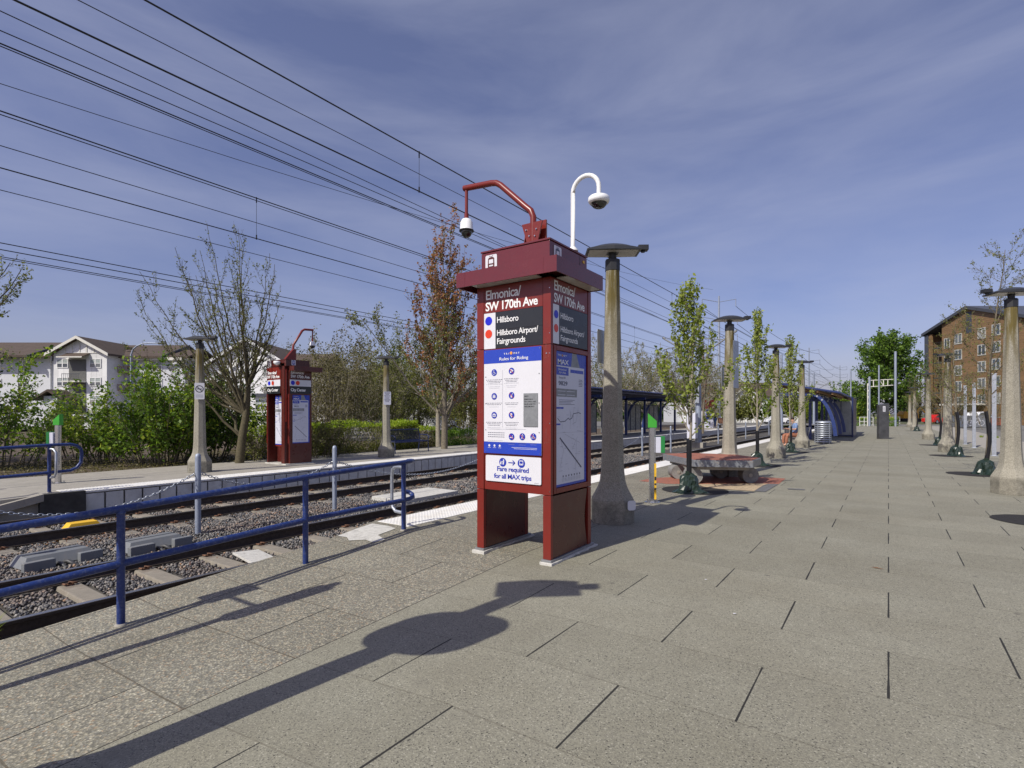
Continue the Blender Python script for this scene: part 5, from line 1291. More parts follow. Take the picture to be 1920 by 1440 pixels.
# catenary mast between the tracks
def mast(y, label, s=1.0, cab=False):
    t = thing('catenary_mast', label, 'mast', (CX, y, -.5), group='masts between the tracks')
    b = MB(); b.lathe([(.19,.3),(.15,4.0),(.12,8.1)], 16); b.build('pole', 'galvanised_pole', t)
    b = MB(); b.box(-.36, .36, -.36, .36, -.02, .30); b.build('footing', 'edge_concrete', t, bevel=.01)
    for sx, zz in ((2.14, 0), (-2.14, 0)):
        b = MB(); s_ = 1 if sx > 0 else -1
        zt = zs(.556,7.01)+.5-.1 if sx > 0 else zs(.3405,11.29)+.5-.1
        zc = zs(.473,7.01)+.5 if sx > 0 else zs(.2765,11.29)+.5
        b.tube([(s_*.12,0,zt-1.3),(sx,0,zt)], .045, 8); b.tube([(s_*.12,0,zt+.15),(sx*.9,0,zt-.05)], .012, 6)
        b.tube([(s_*.12,0,zc+.35),(sx*.86,.0,zc+.12),(sx,0,zc)], .03, 6)
        b.cyl((s_*.28,0,zt-.94), (s_*.5,0,zt-.84), .06, 10); b.cyl((sx*.93,0,zt-.04),(sx,0,zt+.03), .05, 10)
        b.build('cantilever_arm', 'grey_plastic', t)
    if cab:
        b = MB(); b.box(-.38, .10, -.95, -.40, .55, 2.0); b.build('cabinet', 'poster_paper', t, bevel=.01)
        b = MB(); b.box(-.12, .12, -.32, -.16, 2.6, 3.7); b.box(-.1, .1, -.3, -.16, .3, .55); b.build('riser_box', 'galvanised', t)
mast(32.2, 'steel catenary mast with a white cabinet right behind the wrapped tree', cab=True)
mast(62, 'steel catenary mast beyond the third lamp post'); mast(92, 'small catenary mast past the far end of the platforms')
def power_pole(px, D, top, label, base=-.1):
    x, y = XY(px, D); t = thing('power_pole', label, 'pole', (x, y, base), group='tall power poles')
    b = MB(); b.lathe([(.30,0),(.22,top*.5),(.13,top)], 12); b.build('pole', 'galvanised_pole', t)
    for k, (dz, l) in enumerate(((.5, 2.9), (3.4, 3.0), (6.2, 3.0))):
        b = MB()
        for s in (-1, 1):
            u = Vector((CT, ST, 0))*s*l*(1 if k else .95); z = top-dz
            b.tube([(0,0,z-.5), tuple(u+Vector((0,0,z)))], .05, 6); b.tube([tuple(u+Vector((0,0,z))), tuple(u+Vector((0,0,z-1.2)))], .06, 6)
        b.build('cross_arm', 'galvanised_pole', t)
power_pole(1348, 88, 1.5+220*88/1010+.1, 'tallest steel power pole with arms, left of the second lamp post')
power_pole(1517, 150, 1.5+123*150/1010+.1, 'middle power pole with three pairs of arms over the near shelter')
power_pole(1575, 215, 1.5+90*215/1010+.1, 'smallest far power pole over the near shelter')
def longwire(a, b_, r, label):
    m = Vector(a); d = Vector(b_)-m; mb = MB(); mb.tube([Vector((0,0,0))+d*(i/8)-Vector((0,0,1.6*4*(i/8)*(1-i/8))) for i in range(9)], r, 5)
    tag(mb.build('power_line', 'black_metal', loc=m), label, 'wire', 'power lines between the tall poles')
for k, (dz, l) in enumerate(((1.7, 2.8), (4.6, 3.0), (7.4, 3.0))):
    for s in (-1, 1):
        def P_(px, D, py): 
            x, y = XY(px, D); return Vector((x+CT*s*l, y+ST*s*l, Zof(py, D)-dz))
        longwire(P_(1348, 88, 555), P_(1517, 150, 652), .035, 'power line %s %s from the tallest to the middle power pole' % (('top','second','bottom')[k], 'left' if s < 0 else 'right'))
        longwire(P_(1517, 150, 652), P_(1575, 215, 685), .04, 'power line %s %s from the middle to the smallest power pole' % (('top','second','bottom')[k], 'left' if s < 0 else 'right'))
# ================================================================== VEGETATION
class Tree:
    def __init__(s, seed): s.rng = random.Random(seed); s.b = MB(); s.tips = []
    def jit(s, d, a): 
        r = s.rng; return (d+Vector((r.gauss(0,a), r.gauss(0,a), r.gauss(0,a)))).normalized()
    def grow(s, p, d, L_, r0, lv, P):
        """P[lv] = dict(n children, seg, wob, trop, ang, ratio, start, rr)"""
        q = P[lv]; rng = s.rng; n = q.get('seg', 6); pts = [Vector(p)]; dirs = [d.copy()]
        for i in range(n):
            d = s.jit(d, q.get('wob', .1)); d = (d+Vector((0,0,q.get('trop', .05)))).normalized()
            pts.append(pts[-1]+d*L_/n); dirs.append(d.copy())
        r1 = r0*q.get('taper', .35)
        rs = [r0+(r1-r0)*(i/n) for i in range(n+1)]
        sides = 8 if r0 > .08 else (5 if r0 > .02 else (4 if r0 > .009 else 3))
        s.b.tube(pts, rs, sides, caps=False)
        if lv == len(P)-1 or lv >= len(P)-P[0].get('leaflv', 1):
            st = q.get('leafstart', .15)
            for i in range(n):
                if (i+1)/n >= st: s.tips.append((pts[i], pts[i+1]))
        if lv < len(P)-1:
            m = q['n']; st = q.get('start', .3)
            for k in range(m):
                u = st+(1-st)*(k+rng.random()*.8)/m; u = min(u, .999); i = min(n-1, int(u*n)); f = u*n-i
                pos = pts[i].lerp(pts[i+1], f); dd = dirs[i+1]
                a = rng.random()*6.28 if 'spin' not in q else (k*2.4+rng.random()*.7)
                perp = dd.orthogonal().normalized(); perp = Matrix.Rotation(a, 3, dd) @ perp
                an = q['ang']*(1+rng.gauss(0,.15)); nd = (dd*math.cos(an)+perp*math.sin(an)).normalized()
                shape = q.get('shape', lambda u: 1-.55*(u-st)/(1-st+1e-6))
                l = L_*q['ratio']*shape(u)*rng.uniform(.75, 1.2)
                s.grow(pos, nd, l, max(P[lv+1].get('rmin', .004), rs[i]*q.get('rr', .5)), lv+1, P)
def leaves(tips, per_m, size, seed, spread=.05, flat=0, aspect=.62, droop=0):
    """leaf-sized quads scattered along the twigs"""
    rng = np.random.default_rng(seed)
    A = np.array([tuple(a) for a, b in tips]); B = np.array([tuple(b) for a, b in tips])
    ln = np.linalg.norm(B-A, axis=1); n = rng.poisson(ln*per_m); idx = np.repeat(np.arange(len(A)), n)
    if len(idx) == 0: return None
    C = A[idx]+(B-A)[idx]*rng.random((len(idx),1))+rng.normal(size=(len(idx),3))*spread
    return quads(C, size, rng, aspect)
def quads(C, size, rng, aspect=.62, up=0):
    n = len(C); nrm = rng.normal(size=(n,3)); nrm[:,2] += up; nrm /= np.linalg.norm(nrm, axis=1)[:,None]
    t = rng.normal(size=(n,3)); t -= nrm*np.sum(t*nrm, axis=1)[:,None]; t /= np.linalg.norm(t, axis=1)[:,None]; bb = np.cross(nrm, t)
    s = (size*rng.uniform(.6, 1.3, n))[:,None]
    V = np.stack([C-t*s, C-bb*s*aspect+t*s*.15+nrm*s*.15, C+t*s, C+bb*s*aspect+t*s*.15+nrm*s*.15], 1).reshape(-1, 3)
    return V, np.arange(n*4).reshape(-1, 4)
def finish(tr, name, label, cat, loc, bark, leaf, per_m, size, seed, spread=.05, group=None, lname='foliage', wname='trunk', leaf2=None, frac2=.4):
    t = thing(name, label, cat, loc, group=group)
    tr.b.build(wname, bark, t)
    if per_m:
        if leaf2:
            rnd = random.Random(seed); a = [x for x in tr.tips if rnd.random() > frac2]; b2 = [x for x in tr.tips if x not in a] if False else None
            A, B2 = [], []
            rnd = random.Random(seed)
            for x in tr.tips: (B2 if rnd.random() < frac2 else A).append(x)
            for tt, mm, sd in ((A, leaf, seed), (B2, leaf2, seed+1)):
                q = leaves(tt, per_m, size, sd, spread)
                if q: arr_mesh(lname, *q, mm, t)
        else:
            q = leaves(tr.tips, per_m, size, seed, spread)
            if q: arr_mesh(lname, *q, leaf, t)
    return t
UP = Vector((0,0,1))
# --- tree with forked trunk and sparse budding crown, left
def spreading(seed, H, trunk_h, lean, nl, tilt, r=.11):
    tr = Tree(seed); rng = tr.rng
    p0 = Vector((0,0,0)); d = Vector((lean[0], lean[1], 1)).normalized()
    pts = [p0, p0+d*trunk_h*.5, p0+d*trunk_h+Vector((.03,0,0))]
    tr.b.tube(pts, [r*1.25, r, r*.80], 10, caps=False)
    P = [dict(n=9, seg=9, wob=.055, trop=.045, ang=.62, ratio=.42, start=.18, rr=.42, taper=.2, leaflv=3, leafstart=.5),
         dict(n=8, seg=7, wob=.08, trop=.07, ang=.60, ratio=.44, start=.15, rr=.5, taper=.25, leafstart=.1),
         dict(n=5, seg=5, wob=.10, trop=.08, ang=.6, ratio=.5, start=.1, rr=.6, taper=.5, leafstart=0),
         dict(seg=3, wob=.10, trop=.05, taper=.6, rmin=.003)]
    for k in range(nl):
        a = k*2*math.pi/nl+rng.random()*.5; t_ = tilt*rng.uniform(.45, 1.25)
        dd = Vector((math.cos(a)*math.sin(t_), math.sin(a)*math.sin(t_), math.cos(t_)))
        tr.grow(pts[2]-d*rng.uniform(0, .5), dd, (H-trunk_h)*rng.uniform(.78, 1.02)/max(.7, math.cos(t_)), r*rng.uniform(.45, .62), 0, P)
    return tr
def aimed(seed, trunk, fork_r, tips, sub=10, lift=.35, leaflv=3):
    """limbs bow out from the trunk top and sweep up to the given tips (right, away, up in metres)"""
    tr = Tree(seed); rng = tr.rng; rt = Vector((CT, ST, 0)); fw = Vector((-ST, CT, 0))
    W = lambda p: rt*p[0]+fw*p[1]+Vector((0,0,p[2]))
    tp = [W(p) for p in trunk]; n0 = len(tp)
    tr.b.tube(tp, [fork_r*(1.35-.5*i/(n0-1)) for i in range(n0)], 10, caps=False)
    P = [dict(n=5, seg=5, wob=.09, trop=.10, ang=.55, ratio=.45, start=.12, rr=.55, taper=.3, leaflv=leaflv, leafstart=.0),
         dict(n=3, seg=4, wob=.10, trop=.10, ang=.55, ratio=.5, start=.1, rr=.6, taper=.5, leafstart=0), dict(seg=3, wob=.1, trop=.05, taper=.6, rmin=.0035, leafstart=0)]
    for k, (ti, tip) in enumerate(tips):
        a = tp[min(n0-1, ti)]; e = W(tip); d = e-a; c = a+Vector((d.x*.55, d.y*.55, d.z*.38)); n = 12; pts = []
        for i in range(n+1):
            u = i/n; p = a*(1-u)**2+c*2*u*(1-u)+e*u*u; p = p+Vector((rng.gauss(0,.03), rng.gauss(0,.03), rng.gauss(0,.02))) if 0 < i < n else p; pts.append(p)
        r0 = fork_r*rng.uniform(.38, .55); rs = [max(.006, r0*(1-.93*(i/n)**.8)) for i in range(n+1)]
        tr.b.tube(pts, rs, 7, caps=False)
        L_ = d.length
        for s_ in range(sub):
            u = .18+.78*(s_+rng.random()*.7)/sub; i = min(n-1, int(u*n)); dd = (pts[i+1]-pts[i]).normalized(); perp = Matrix.Rotation(s_*2.4+rng.random(), 3, dd) @ dd.orthogonal().normalized()
            nd = (dd*math.cos(.6)+perp*math.sin(.6)+Vector((0,0,.15))).normalized()
            tr.grow(pts[i], nd, L_*.34*(1-.55*u)*rng.uniform(.7, 1.2), max(.005, rs[i]*.55), 0, P)
        for i in range(n*2//3, n): tr.tips.append((pts[i], pts[i+1]))
    return tr
x, y = Gz(449, 868)
tips = [(q, (a-.30, b_, c+.55)) for q, (a, b_, c) in [(2,(-2.8,.3,3.9)),(2,(-2.1,-.9,5.0)),(2,(-1.7,.8,5.3)),(2,(-.95,.1,5.9)),(3,(-.35,-.6,6.5)),(3,(.0,.5,6.7)),(3,(.4,-.2,6.3)),(3,(.9,.7,6.0)),(3,(1.45,-.2,5.4)),(3,(1.25,.6,4.4)),(2,(-3.0,-.2,3.0)),(1,(-1.5,.9,3.9)),(1,(-2.3,-.6,4.3)),(3,(1.3,-.6,3.6)),(2,(.2,-1.3,4.8)),(2,(-.6,1.4,5.0)),(2,(-.9,-1.2,5.6)),(2,(-1.2,.3,5.2)),(3,(.7,-.9,5.0)),(2,(-1.9,.2,3.4))]]
tr = aimed(11, [(0,0,0),(.08,0,.75),(.20,0,1.45),(.26,0,2.3)], .10, tips, 8)
finish(tr, 'budding_tree', 'nearly leafless tree with tiny opening buds left of the far kiosk', 'tree', (x, y, 0), 'bark_olive', 'leaf_bud', 9, .030, 5, .03)
x, y = XY(822, 24.2); tr = spreading(23, 5.6, 1.9, (-.05, .02), 8, .9, .10)
finish(tr, 'spreading_tree', 'dark-limbed wide tree with thin green leaf behind the russet column tree', 'tree', (x, y, 0), 'bark_pale', 'leaf_bud', 12, .045, 6, .06)
# --- column trees
def column(seed, H, trunk, wid, dens=26, r=.12, tilt=.16, sub=7):
    tr = Tree(seed); rng = tr.rng
    tr.grow(Vector((0,0,0)), UP, H, r, 0, [dict(n=0, seg=12, wob=.018, trop=.05, ang=0, ratio=0, taper=.1, leaflv=0, leafstart=2), dict(seg=1)])
    tr.tips = []
    P = [dict(n=sub, seg=8, wob=.05, trop=.10, ang=.34, ratio=.36, start=.12, rr=.5, taper=.2, leaflv=3, leafstart=.15),
         dict(n=4, seg=5, wob=.08, trop=.10, ang=.36, ratio=.45, start=.1, rr=.6, taper=.4, leafstart=0),
         dict(seg=4, wob=.08, trop=.1, taper=.6, rmin=.003)]
    for k in range(dens):
        u = k/dens; z = trunk+(H-trunk)*u*.93; a = k*2.4+rng.random()*.6
        L_ = (H-z)*.50*rng.uniform(.6, 1.05)+.35; tl = tilt*(1.9-1.1*u)*rng.uniform(.7, 1.3)*wid
        dd = Vector((math.cos(a)*math.sin(tl), math.sin(a)*math.sin(tl), math.cos(tl)))
        tr.grow(Vector((0,0,z)), dd, min(L_, H-z+.05), r*.34*(1-.7*u)+.004, 0, P)
    return tr
x, y = Gz(833, 841.5)
tips = [(3,(-.15,0,10.0)),(3,(.28,.3,10.3)),(2,(-.75,.2,8.9)),(3,(.9,-.2,8.5)),(2,(-1.25,-.3,7.0)),(2,(-1.5,.3,6.6)),(2,(1.1,.3,7.6)),(2,(.6,.8,8.8)),(2,(-.3,-.9,8.6)),(1,(-1.7,.0,5.2)),(1,(1.35,-.3,6.0)),(3,(0,-.4,9.4)),(2,(-.5,1.0,7.9)),(1,(1.5,.4,4.8)),(3,(-.45,.2,9.5)),(2,(.5,-.7,7.2))]
tr = aimed(41, [(0,0,0),(.02,0,1.2),(0,0,2.2),(.03,0,3.6)], .105, tips, 9, leaflv=3)
finish(tr, 'columnar_maple', 'tall narrow tree with russet leaves just left of the foreground kiosk', 'tree', (x, y, 0), 'bark', 'leaf_russet', 11, .056, 8, .05, leaf2='leaf_bud', frac2=.15)
def street_tree(seed, H, r, loc, label, leafy, leaf='leaf_young', sleeve=(.28,1.0), bagw=.22, per=30, size=.032, lean=0, wid=1.0, tr=None, bark='bark_pale', group='young street trees with watering bags'):
    t = thing('street_tree', label, 'tree', loc, group=group)
    if tr is None: tr = column(seed, H, 1.02, wid, 20, r, .26, 6)
    tr.b.build('trunk', bark, t)
    if leafy:
        q = leaves(tr.tips, per, size, seed, .035); arr_mesh('foliage', *q, leaf, t)
    rng = random.Random(seed)
    b = MB(); n = 12; z0, z1 = sleeve; pts = [(lean*.04*math.sin(i/n*3), 0, z0+(z1-z0)*i/n) for i in range(n+1)]
    rs = [.047+.003*(i % 2) for i in range(n+1)]; b.tube(pts, rs, 14); b.build('trunk_sleeve', 'sleeve_black', t)
    # crumpled watering bag
    b = MB(); m = 28; pr = [(.30,0),(.27,.03),(.21,.07),(.185,.15),(.175,.24),(.155,.31),(.10,.35),(.06,.37)]
    V = []; F = []
    for i, (rd, z) in enumerate(pr):
        for k in range(m):
            a = 2*math.pi*k/m; w_ = 1+.14*math.sin(3*a+seed+i*.5)+.09*math.sin(7*a+i*1.3+seed)+rng.uniform(-.05,.05)
            if i < 2: w_ *= 1+.22*math.sin(2*a+seed)
            rr_ = rd*w_*bagw/.22*.9; V.append((rr_*math.cos(a), rr_*math.sin(a), z*1.0+(.012*math.sin(5*a+seed) if i > 1 else 0)))
    for i in range(len(pr)-1):
        for k in range(m): F.append((i*m+k, i*m+(k+1)%m, (i+1)*m+(k+1)%m, (i+1)*m+k))
    b.add(V, F, 0, False); b.add([(-.05,-.08,.33),(.03,-.10,.34),(.04,-.12,.41),(-.04,-.09,.42)], [(0,1,2,3),(3,2,1,0)])
    b.build('watering_bag', 'bag_green', t)
    return t
def mulch(x, y, r, nm='tree_pit'):
    b = MB(); n = 40; rng = random.Random(int(x*10+y))
    b.add([(x, y, .012)]+[(x+r*(1+rng.uniform(-.02,.02))*math.cos(2*math.pi*k/n), y+r*(1+rng.uniform(-.02,.02))*math.sin(2*math.pi*k/n), .006) for k in range(n)], [(0, 1+k, 1+(k+1) % n) for k in range(n)])
    tag(b.build(nm, 'mulch'), kind='structure')
tx = -3.1
for k, (yy, H, sd, lb, lf, rr_) in enumerate(((10.3, 3.95, 51, 'nearest wrapped street tree, leafing out in front of the slab bench', 'leaf_young', .035), (16.8, 4.45, 52, 'second wrapped street tree with light leaves, beyond the slab bench', 'leaf_young', .04), (23.3, 4.5, 53, 'third wrapped street tree, with a bag beside the seated person', 'leaf_young', .04))):
    mulch(tx, yy+.35 if k == 0 else yy, .62)
    t = street_tree(sd, H, rr_, (tx, yy, 0), lb, True, lf, per=(34 if k == 0 else 24), size=(.037 if k == 0 else .042), wid=(1.35 if k == 0 else 1.15))
# right row: almost bare trees
def bare(seed, H, r):
    tr = Tree(seed); rng = tr.rng
    P = [dict(n=24, seg=10, wob=.035, trop=.04, ang=.95, ratio=.27, start=.27, rr=.45, taper=.16, leaflv=2, spin=1),
         dict(n=8, seg=7, wob=.12, trop=.09, ang=.6, ratio=.42, start=.15, rr=.5, taper=.3),
         dict(n=4, seg=4, wob=.12, trop=.08, ang=.6, ratio=.45, start=.1, rr=.6, taper=.4, leafstart=.1),
         dict(seg=3, wob=.1, trop=.05, taper=.6, rmin=.003, leafstart=.4)]
    tr.grow(Vector((0,0,0)), Vector((.02,.0,1)).normalized(), H, r, 0, P); return tr
for k, (yy, H, lb) in enumerate(((17.4, 5.4, 'nearest bare wrapped tree in the right row, its bag slumped by the big lamp post'), (24.4, 4.9, 'second bare wrapped tree in the right row, with a leaning black sleeve'), (32.1, 4.6, 'third bare wrapped tree in the right row'), (57, 4.6, 'fourth bare wrapped tree in the right row, small, beside the yellow machine'), (75, 4.6, 'farthest bare wrapped tree in the right row'))):
    X0 = 1.95; mulch(X0-.15, yy, .62)
    street_tree(60+k, H, .05, (X0, yy, 0), lb, True, 'leaf_bud', (.28, 1.55), .24, 20, .022, lean=1.5, tr=bare(70+k, H, .042), bark='twig')
mulch(1.72, 10.3, .52)
# --- leafy shrubs behind the far platform
def shrub(seed, loc, rx, ry, H, n_st, leaf, size, per_m, label, bark='twig', name='shrub', cat='shrub', leaf2=None, frac2=.4, droop=.0, group=None, tw=.55):
    tr = Tree(seed); rng = tr.rng
    P = [dict(n=8, seg=7, wob=.09, trop=.02, ang=.6, ratio=.42, start=.12, rr=.5, taper=.2, leaflv=3, leafstart=.2),
         dict(n=5, seg=5, wob=.13, trop=.04, ang=.7, ratio=.5, start=.1, rr=.5, taper=.4, leafstart=0),
         dict(seg=3, wob=.15, trop=.02, taper=.6, rmin=.004, leafstart=0)]
    for k in range(n_st):
        a = rng.random()*6.28; rd = math.sqrt(rng.random()); px_, py_ = rd*math.cos(a)*rx*.6, rd*math.sin(a)*ry*.6
        dd = Vector((math.cos(a)*rd*tw, math.sin(a)*rd*tw*ry/rx, 1)).normalized()
        tr.grow(Vector((px_, py_, 0)), dd, H*(1-.35*rd*rd)*rng.uniform(.7, 1.05), .022, 0, P)
    return finish(tr, name, label, cat, loc, bark, leaf, per_m, size, seed, .07, group, wname='stems', leaf2=leaf2, frac2=frac2)
G2 = 'leafy shrubs behind the far platform ramp'
x, y = XY(5, 15.5); shrub(101, (x, y, -.05), 1.8, 1.5, 3.9, 24, 'leaf_green', .055, 17, 'big green and twiggy shrub at the left edge behind the ramp railing', leaf2='leaf_lime', frac2=.35, group=G2)
x, y = XY(-90, 17.5); shrub(105, (x, y, -.05), 2.0, 1.6, 4.2, 18, 'leaf_dark', .055, 15, 'shrub cut by the left edge of the frame', leaf2='leaf_olive', frac2=.4, group=G2)
x, y = XY(150, 19.0); shrub(102, (x, y, -.05), 1.3, 1.2, 1.9, 14, 'leaf_olive', .04, 9, 'brown thicket of twigs between the green shrubs by the ticket reader', leaf2='leaf_lime', frac2=.3, group=G2)
x, y = XY(205, 17.2); shrub(110, (x, y, -.05), .9, .9, 1.9, 14, 'leaf_green', .05, 15, 'lower lime green shrub between the thicket and the dense shrub', leaf2='leaf_lime', frac2=.5, group=G2)
x, y = XY(297, 16.6); shrub(103, (x, y, -.05), 1.5, 1.3, 3.1, 34, 'leaf_green', .055, 22, 'dense bright green shrub left of the lamp post with the no smoking sign', leaf2='leaf_lime', frac2=.22, group=G2)
x, y = XY(385, 18.2); shrub(104, (x, y, -.05), 1.5, 1.2, 3.5, 26, 'leaf_green', .055, 19, 'green shrub behind the lamp post with the no smoking sign', leaf2='leaf_dark', frac2=.4, group=G2)
x, y = XY(165, 30); shrub(106, (x, y, -.05), 1.8, 1.8, 2.4, 16, 'leaf_lime', .07, 12, 'yellow green shrub below the white apartment gable', group=G2)
x, y = XY(470, 24); shrub(107, (x, y, -.05), 1.4, 1.4, 2.2, 16, 'leaf_lime', .06, 14, 'yellow green shrub seen left of the far kiosk', group=G2)
x, y = XY(480, 17.4); shrub(108, (x, y, -.05), .9, .7, 1.0, 14, 'leaf_bud', .035, 15, 'low scrub left of the foot of the far kiosk', group=G2)
x, y = XY(598, 18.5); shrub(109, (x, y, -.05), 1.1, .9, 1.45, 18, 'leaf_bud', .04, 16, 'low twiggy bush right of the far kiosk', leaf2='leaf_olive', frac2=.5, group=G2)
# twiggy grey trees in the middle distance
G3 = 'twiggy trees behind the hedge'
for k, (px, D, H, lb, lf, pm, sp) in enumerate(((640, 31, 6.4, 'grey twiggy tree behind the hedge, left of the notice lamp post', 'leaf_olive', 9, 1.5), (575, 36, 6.3, 'grey twiggy tree rising right behind the far kiosk', 'leaf_olive', 9, 1.4), (715, 36, 6.6, 'thin twiggy tree behind the notice lamp post', 'leaf_bud', 9, 1.4), (770, 40, 6.4, 'green hazy tree behind the blue bench', 'leaf_bud', 12, 1.5), (880, 36, 5.2, 'dark green twiggy tree at the left side of the kiosk', 'leaf_bud', 12, 1.3), (725, 60, 8, 'dark evergreen tree far behind the notice lamp post', 'leaf_dark', 16, 1.4))):
    x, y = XY(px, D); shrub(120+k, (x, y, -.1), 2.3, 2.3, H*1.05, 34, lf, .06 if D < 50 else .12, pm, lb, bark='bark_pale' if k < 3 else 'twig', name='twiggy_tree', cat='tree', group=G3, tw=.42)
# clipped hedges
def hedge(name, label, x0, x1, y0, y1, H, leaf, seed, dens=900, size=.03, leaf2=None):
    t = thing(name, label, 'hedge', ((x0+x1)/2, (y0+y1)/2, -.05)); rng = np.random.default_rng(seed); hx, hy = (x1-x0)/2, (y1-y0)/2
    vol = 8*hx*hy*H/2; n = int(dens*vol)
    C = rng.uniform(-1, 1, (n,3)); C = np.sign(C)*np.abs(C)**.55
    lump = 1+.07*np.sin(C[:,1]*hy*2.3+seed)+.05*np.sin(C[:,1]*hy*5.1)
    C *= [hx, hy, H/2]; C[:,2] += H/2; C[:,2] *= lump; C[:,0] *= lump; C += rng.normal(size=C.shape)*.035
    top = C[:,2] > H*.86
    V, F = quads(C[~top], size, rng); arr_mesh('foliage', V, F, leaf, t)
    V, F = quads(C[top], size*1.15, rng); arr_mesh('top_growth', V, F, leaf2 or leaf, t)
    tr = Tree(seed)
    P = [dict(n=6, seg=5, wob=.12, trop=.03, ang=.6, ratio=.5, start=.1, rr=.6, taper=.4), dict(seg=4, wob=.15, taper=.5, rmin=.005)]
    for k in range(int(hy*2*5)):
        tr.grow(Vector((tr.rng.uniform(-hx,hx)*.8, tr.rng.uniform(-hy,hy), 0)), Vector((tr.rng.gauss(0,.3), tr.rng.gauss(0,.3), 1)).normalized(), H*.9, .018, 0, P)
    tr.b.build('stems', 'bark_pale', t)
x, y = XY(612, 20.8); _, ya = XY(612, 20.8)
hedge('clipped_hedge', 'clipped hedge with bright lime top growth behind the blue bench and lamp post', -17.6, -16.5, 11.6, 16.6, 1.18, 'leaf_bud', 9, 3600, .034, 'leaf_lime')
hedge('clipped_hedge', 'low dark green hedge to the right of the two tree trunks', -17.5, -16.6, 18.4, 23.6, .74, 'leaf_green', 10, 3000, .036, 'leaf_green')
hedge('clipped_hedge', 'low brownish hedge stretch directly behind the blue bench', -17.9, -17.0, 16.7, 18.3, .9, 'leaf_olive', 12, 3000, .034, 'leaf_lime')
# bare trees over the far shelter
G4 = 'pale bare trees behind the far shelter'
for k, (px, D, H, lb) in enumerate(((1130, 58, 9.2, 'pale bare tree above the far shelter, just right of the kiosk'), (1215, 62, 8.6, 'pale bare tree above the far shelter, over the ticket reader'), (1175, 66, 8.6, 'pale bare tree above the far shelter, right of the front lamp post'), (1290, 56, 7.6, 'pale bare tree behind the nearest wrapped tree'), (1345, 70, 7.4, 'bare brownish tree beside the second lamp post'))):
    x, y = XY(px, D); tr = Tree(140+k)
    P = [dict(n=10, seg=7, wob=.09, trop=.02, ang=.72, ratio=.5, start=.1, rr=.5, taper=.2, leaflv=3, leafstart=.3), dict(n=7, seg=6, wob=.13, trop=.03, ang=.7, ratio=.5, start=.1, rr=.5, taper=.4, leafstart=0), dict(n=3, seg=4, wob=.15, trop=.02, ang=.7, ratio=.6, taper=.5, rmin=.015), dict(seg=3, wob=.15, taper=.6, rmin=.011)]
    for j in range(7):
        a = j*.9; tl = .75*tr.rng.uniform(.4, 1.2); tr.grow(Vector((0,0,1.2)), Vector((math.cos(a)*math.sin(tl), math.sin(a)*math.sin(tl), math.cos(tl))), H*.85, .09, 0, P)
    tr.b.tube([(0,0,0),(0,0,1.5)], [.2,.16], 8)
    finish(tr, 'bare_tree', lb, 'tree', (x, y, -.1), 'bark_pale', 'leaf_bud', 4.5, .075, 141+k, .08, G4)
# russet column beyond the wrapped tree, greenery along the crossing street
x, y = XY(1318, 40); tr = column(150, 7.4, 1.4, 1.1, 20, .09, .16, 6); finish(tr, 'columnar_maple', 'narrow reddish tree just right of the nearest wrapped tree', 'tree', (x, y, 0), 'bark', 'leaf_russet', 6, .045, 152, .04, leaf2='leaf_bud', frac2=.4)
G5 = 'green street trees beyond the far platform end'
for k, (px, D, H, lb, lf) in enumerate(((1400, 92, 5.6, 'green tree beyond the track, left of the third lamp post', 'leaf_bud'), (1445, 98, 6.4, 'green tree behind the white car', 'leaf_green'), (1490, 96, 6.6, 'lime tree right behind the fourth lamp post', 'leaf_lime'), (1520, 100, 6.6, 'green tree seen between lamp post and shelter', 'leaf_green'), (1372, 96, 5, 'small green tree next to the second lamp post', 'leaf_lime'), (1588, 110, 8.2, 'small pointed tree over the shelter roof', 'leaf_green'))):
    x, y = XY(px, D); shrub(160+k, (x, y, -.2), 2.6, 2.6, H, 14, lf, .17, 8, lb, name='roadside_tree', cat='tree', group=G5, leaf2='leaf_lime' if k % 2 else 'leaf_bud', frac2=.4, tw=.45)
# big dense tree
def bigtree(px, D, H, R_, label, seed, leaf='leaf_green', leaf2='leaf_dark'):
    x, y = XY(px, D); tr = Tree(seed); rng = tr.rng
    tr.grow(Vector((0,0,0)), UP, H*.9, .32, 0, [dict(n=0, seg=8, wob=.02, ang=0, ratio=0, taper=.2, leafstart=2), dict(seg=1)]); tr.tips = []
    P = [dict(n=11, seg=7, wob=.07, trop=.03, ang=.6, ratio=.42, start=.15, rr=.45, taper=.2, leaflv=2, leafstart=.2),
         dict(n=4, seg=5, wob=.1, trop=.04, ang=.6, ratio=.5, start=.1, rr=.5, taper=.4, leafstart=0), dict(seg=3, wob=.12, taper=.5, rmin=.01, leafstart=0)]
    for k in range(50):
        u = k/50; z = H*(.10+.82*u); a = k*2.4+rng.random(); rad = R_*math.sqrt(max(.06, 1-((u-.36)/.66)**2))*rng.uniform(.75, 1.08)
        tl = 1.15-.75*u; dd = Vector((math.cos(a)*math.sin(tl), math.sin(a)*math.sin(tl), math.cos(tl)))
        tr.grow(Vector((0,0,z*.93)), dd, rad, .07, 0, P)
    return finish(tr, 'broadleaf_tree', label, 'tree', (x, y, -.2), 'bark_dark', leaf, 8.5, .21, seed, .25, leaf2=leaf2, frac2=.25)
bigtree(1662, 88, 13.6, 7.0, 'large full green tree left of the brown apartment block', 180, 'leaf_green', 'leaf_dark')
x, y = XY(1722, 96); shrub(182, (x, y, -.2), 3, 3, 6.5, 14, 'leaf_olive', .14, 5, 'thin olive tree at the left foot of the brown apartment block', name='roadside_tree', cat='tree', tw=.5)
x, y = XY(1890, 48); tr = bare(183, 7.5, .12); 
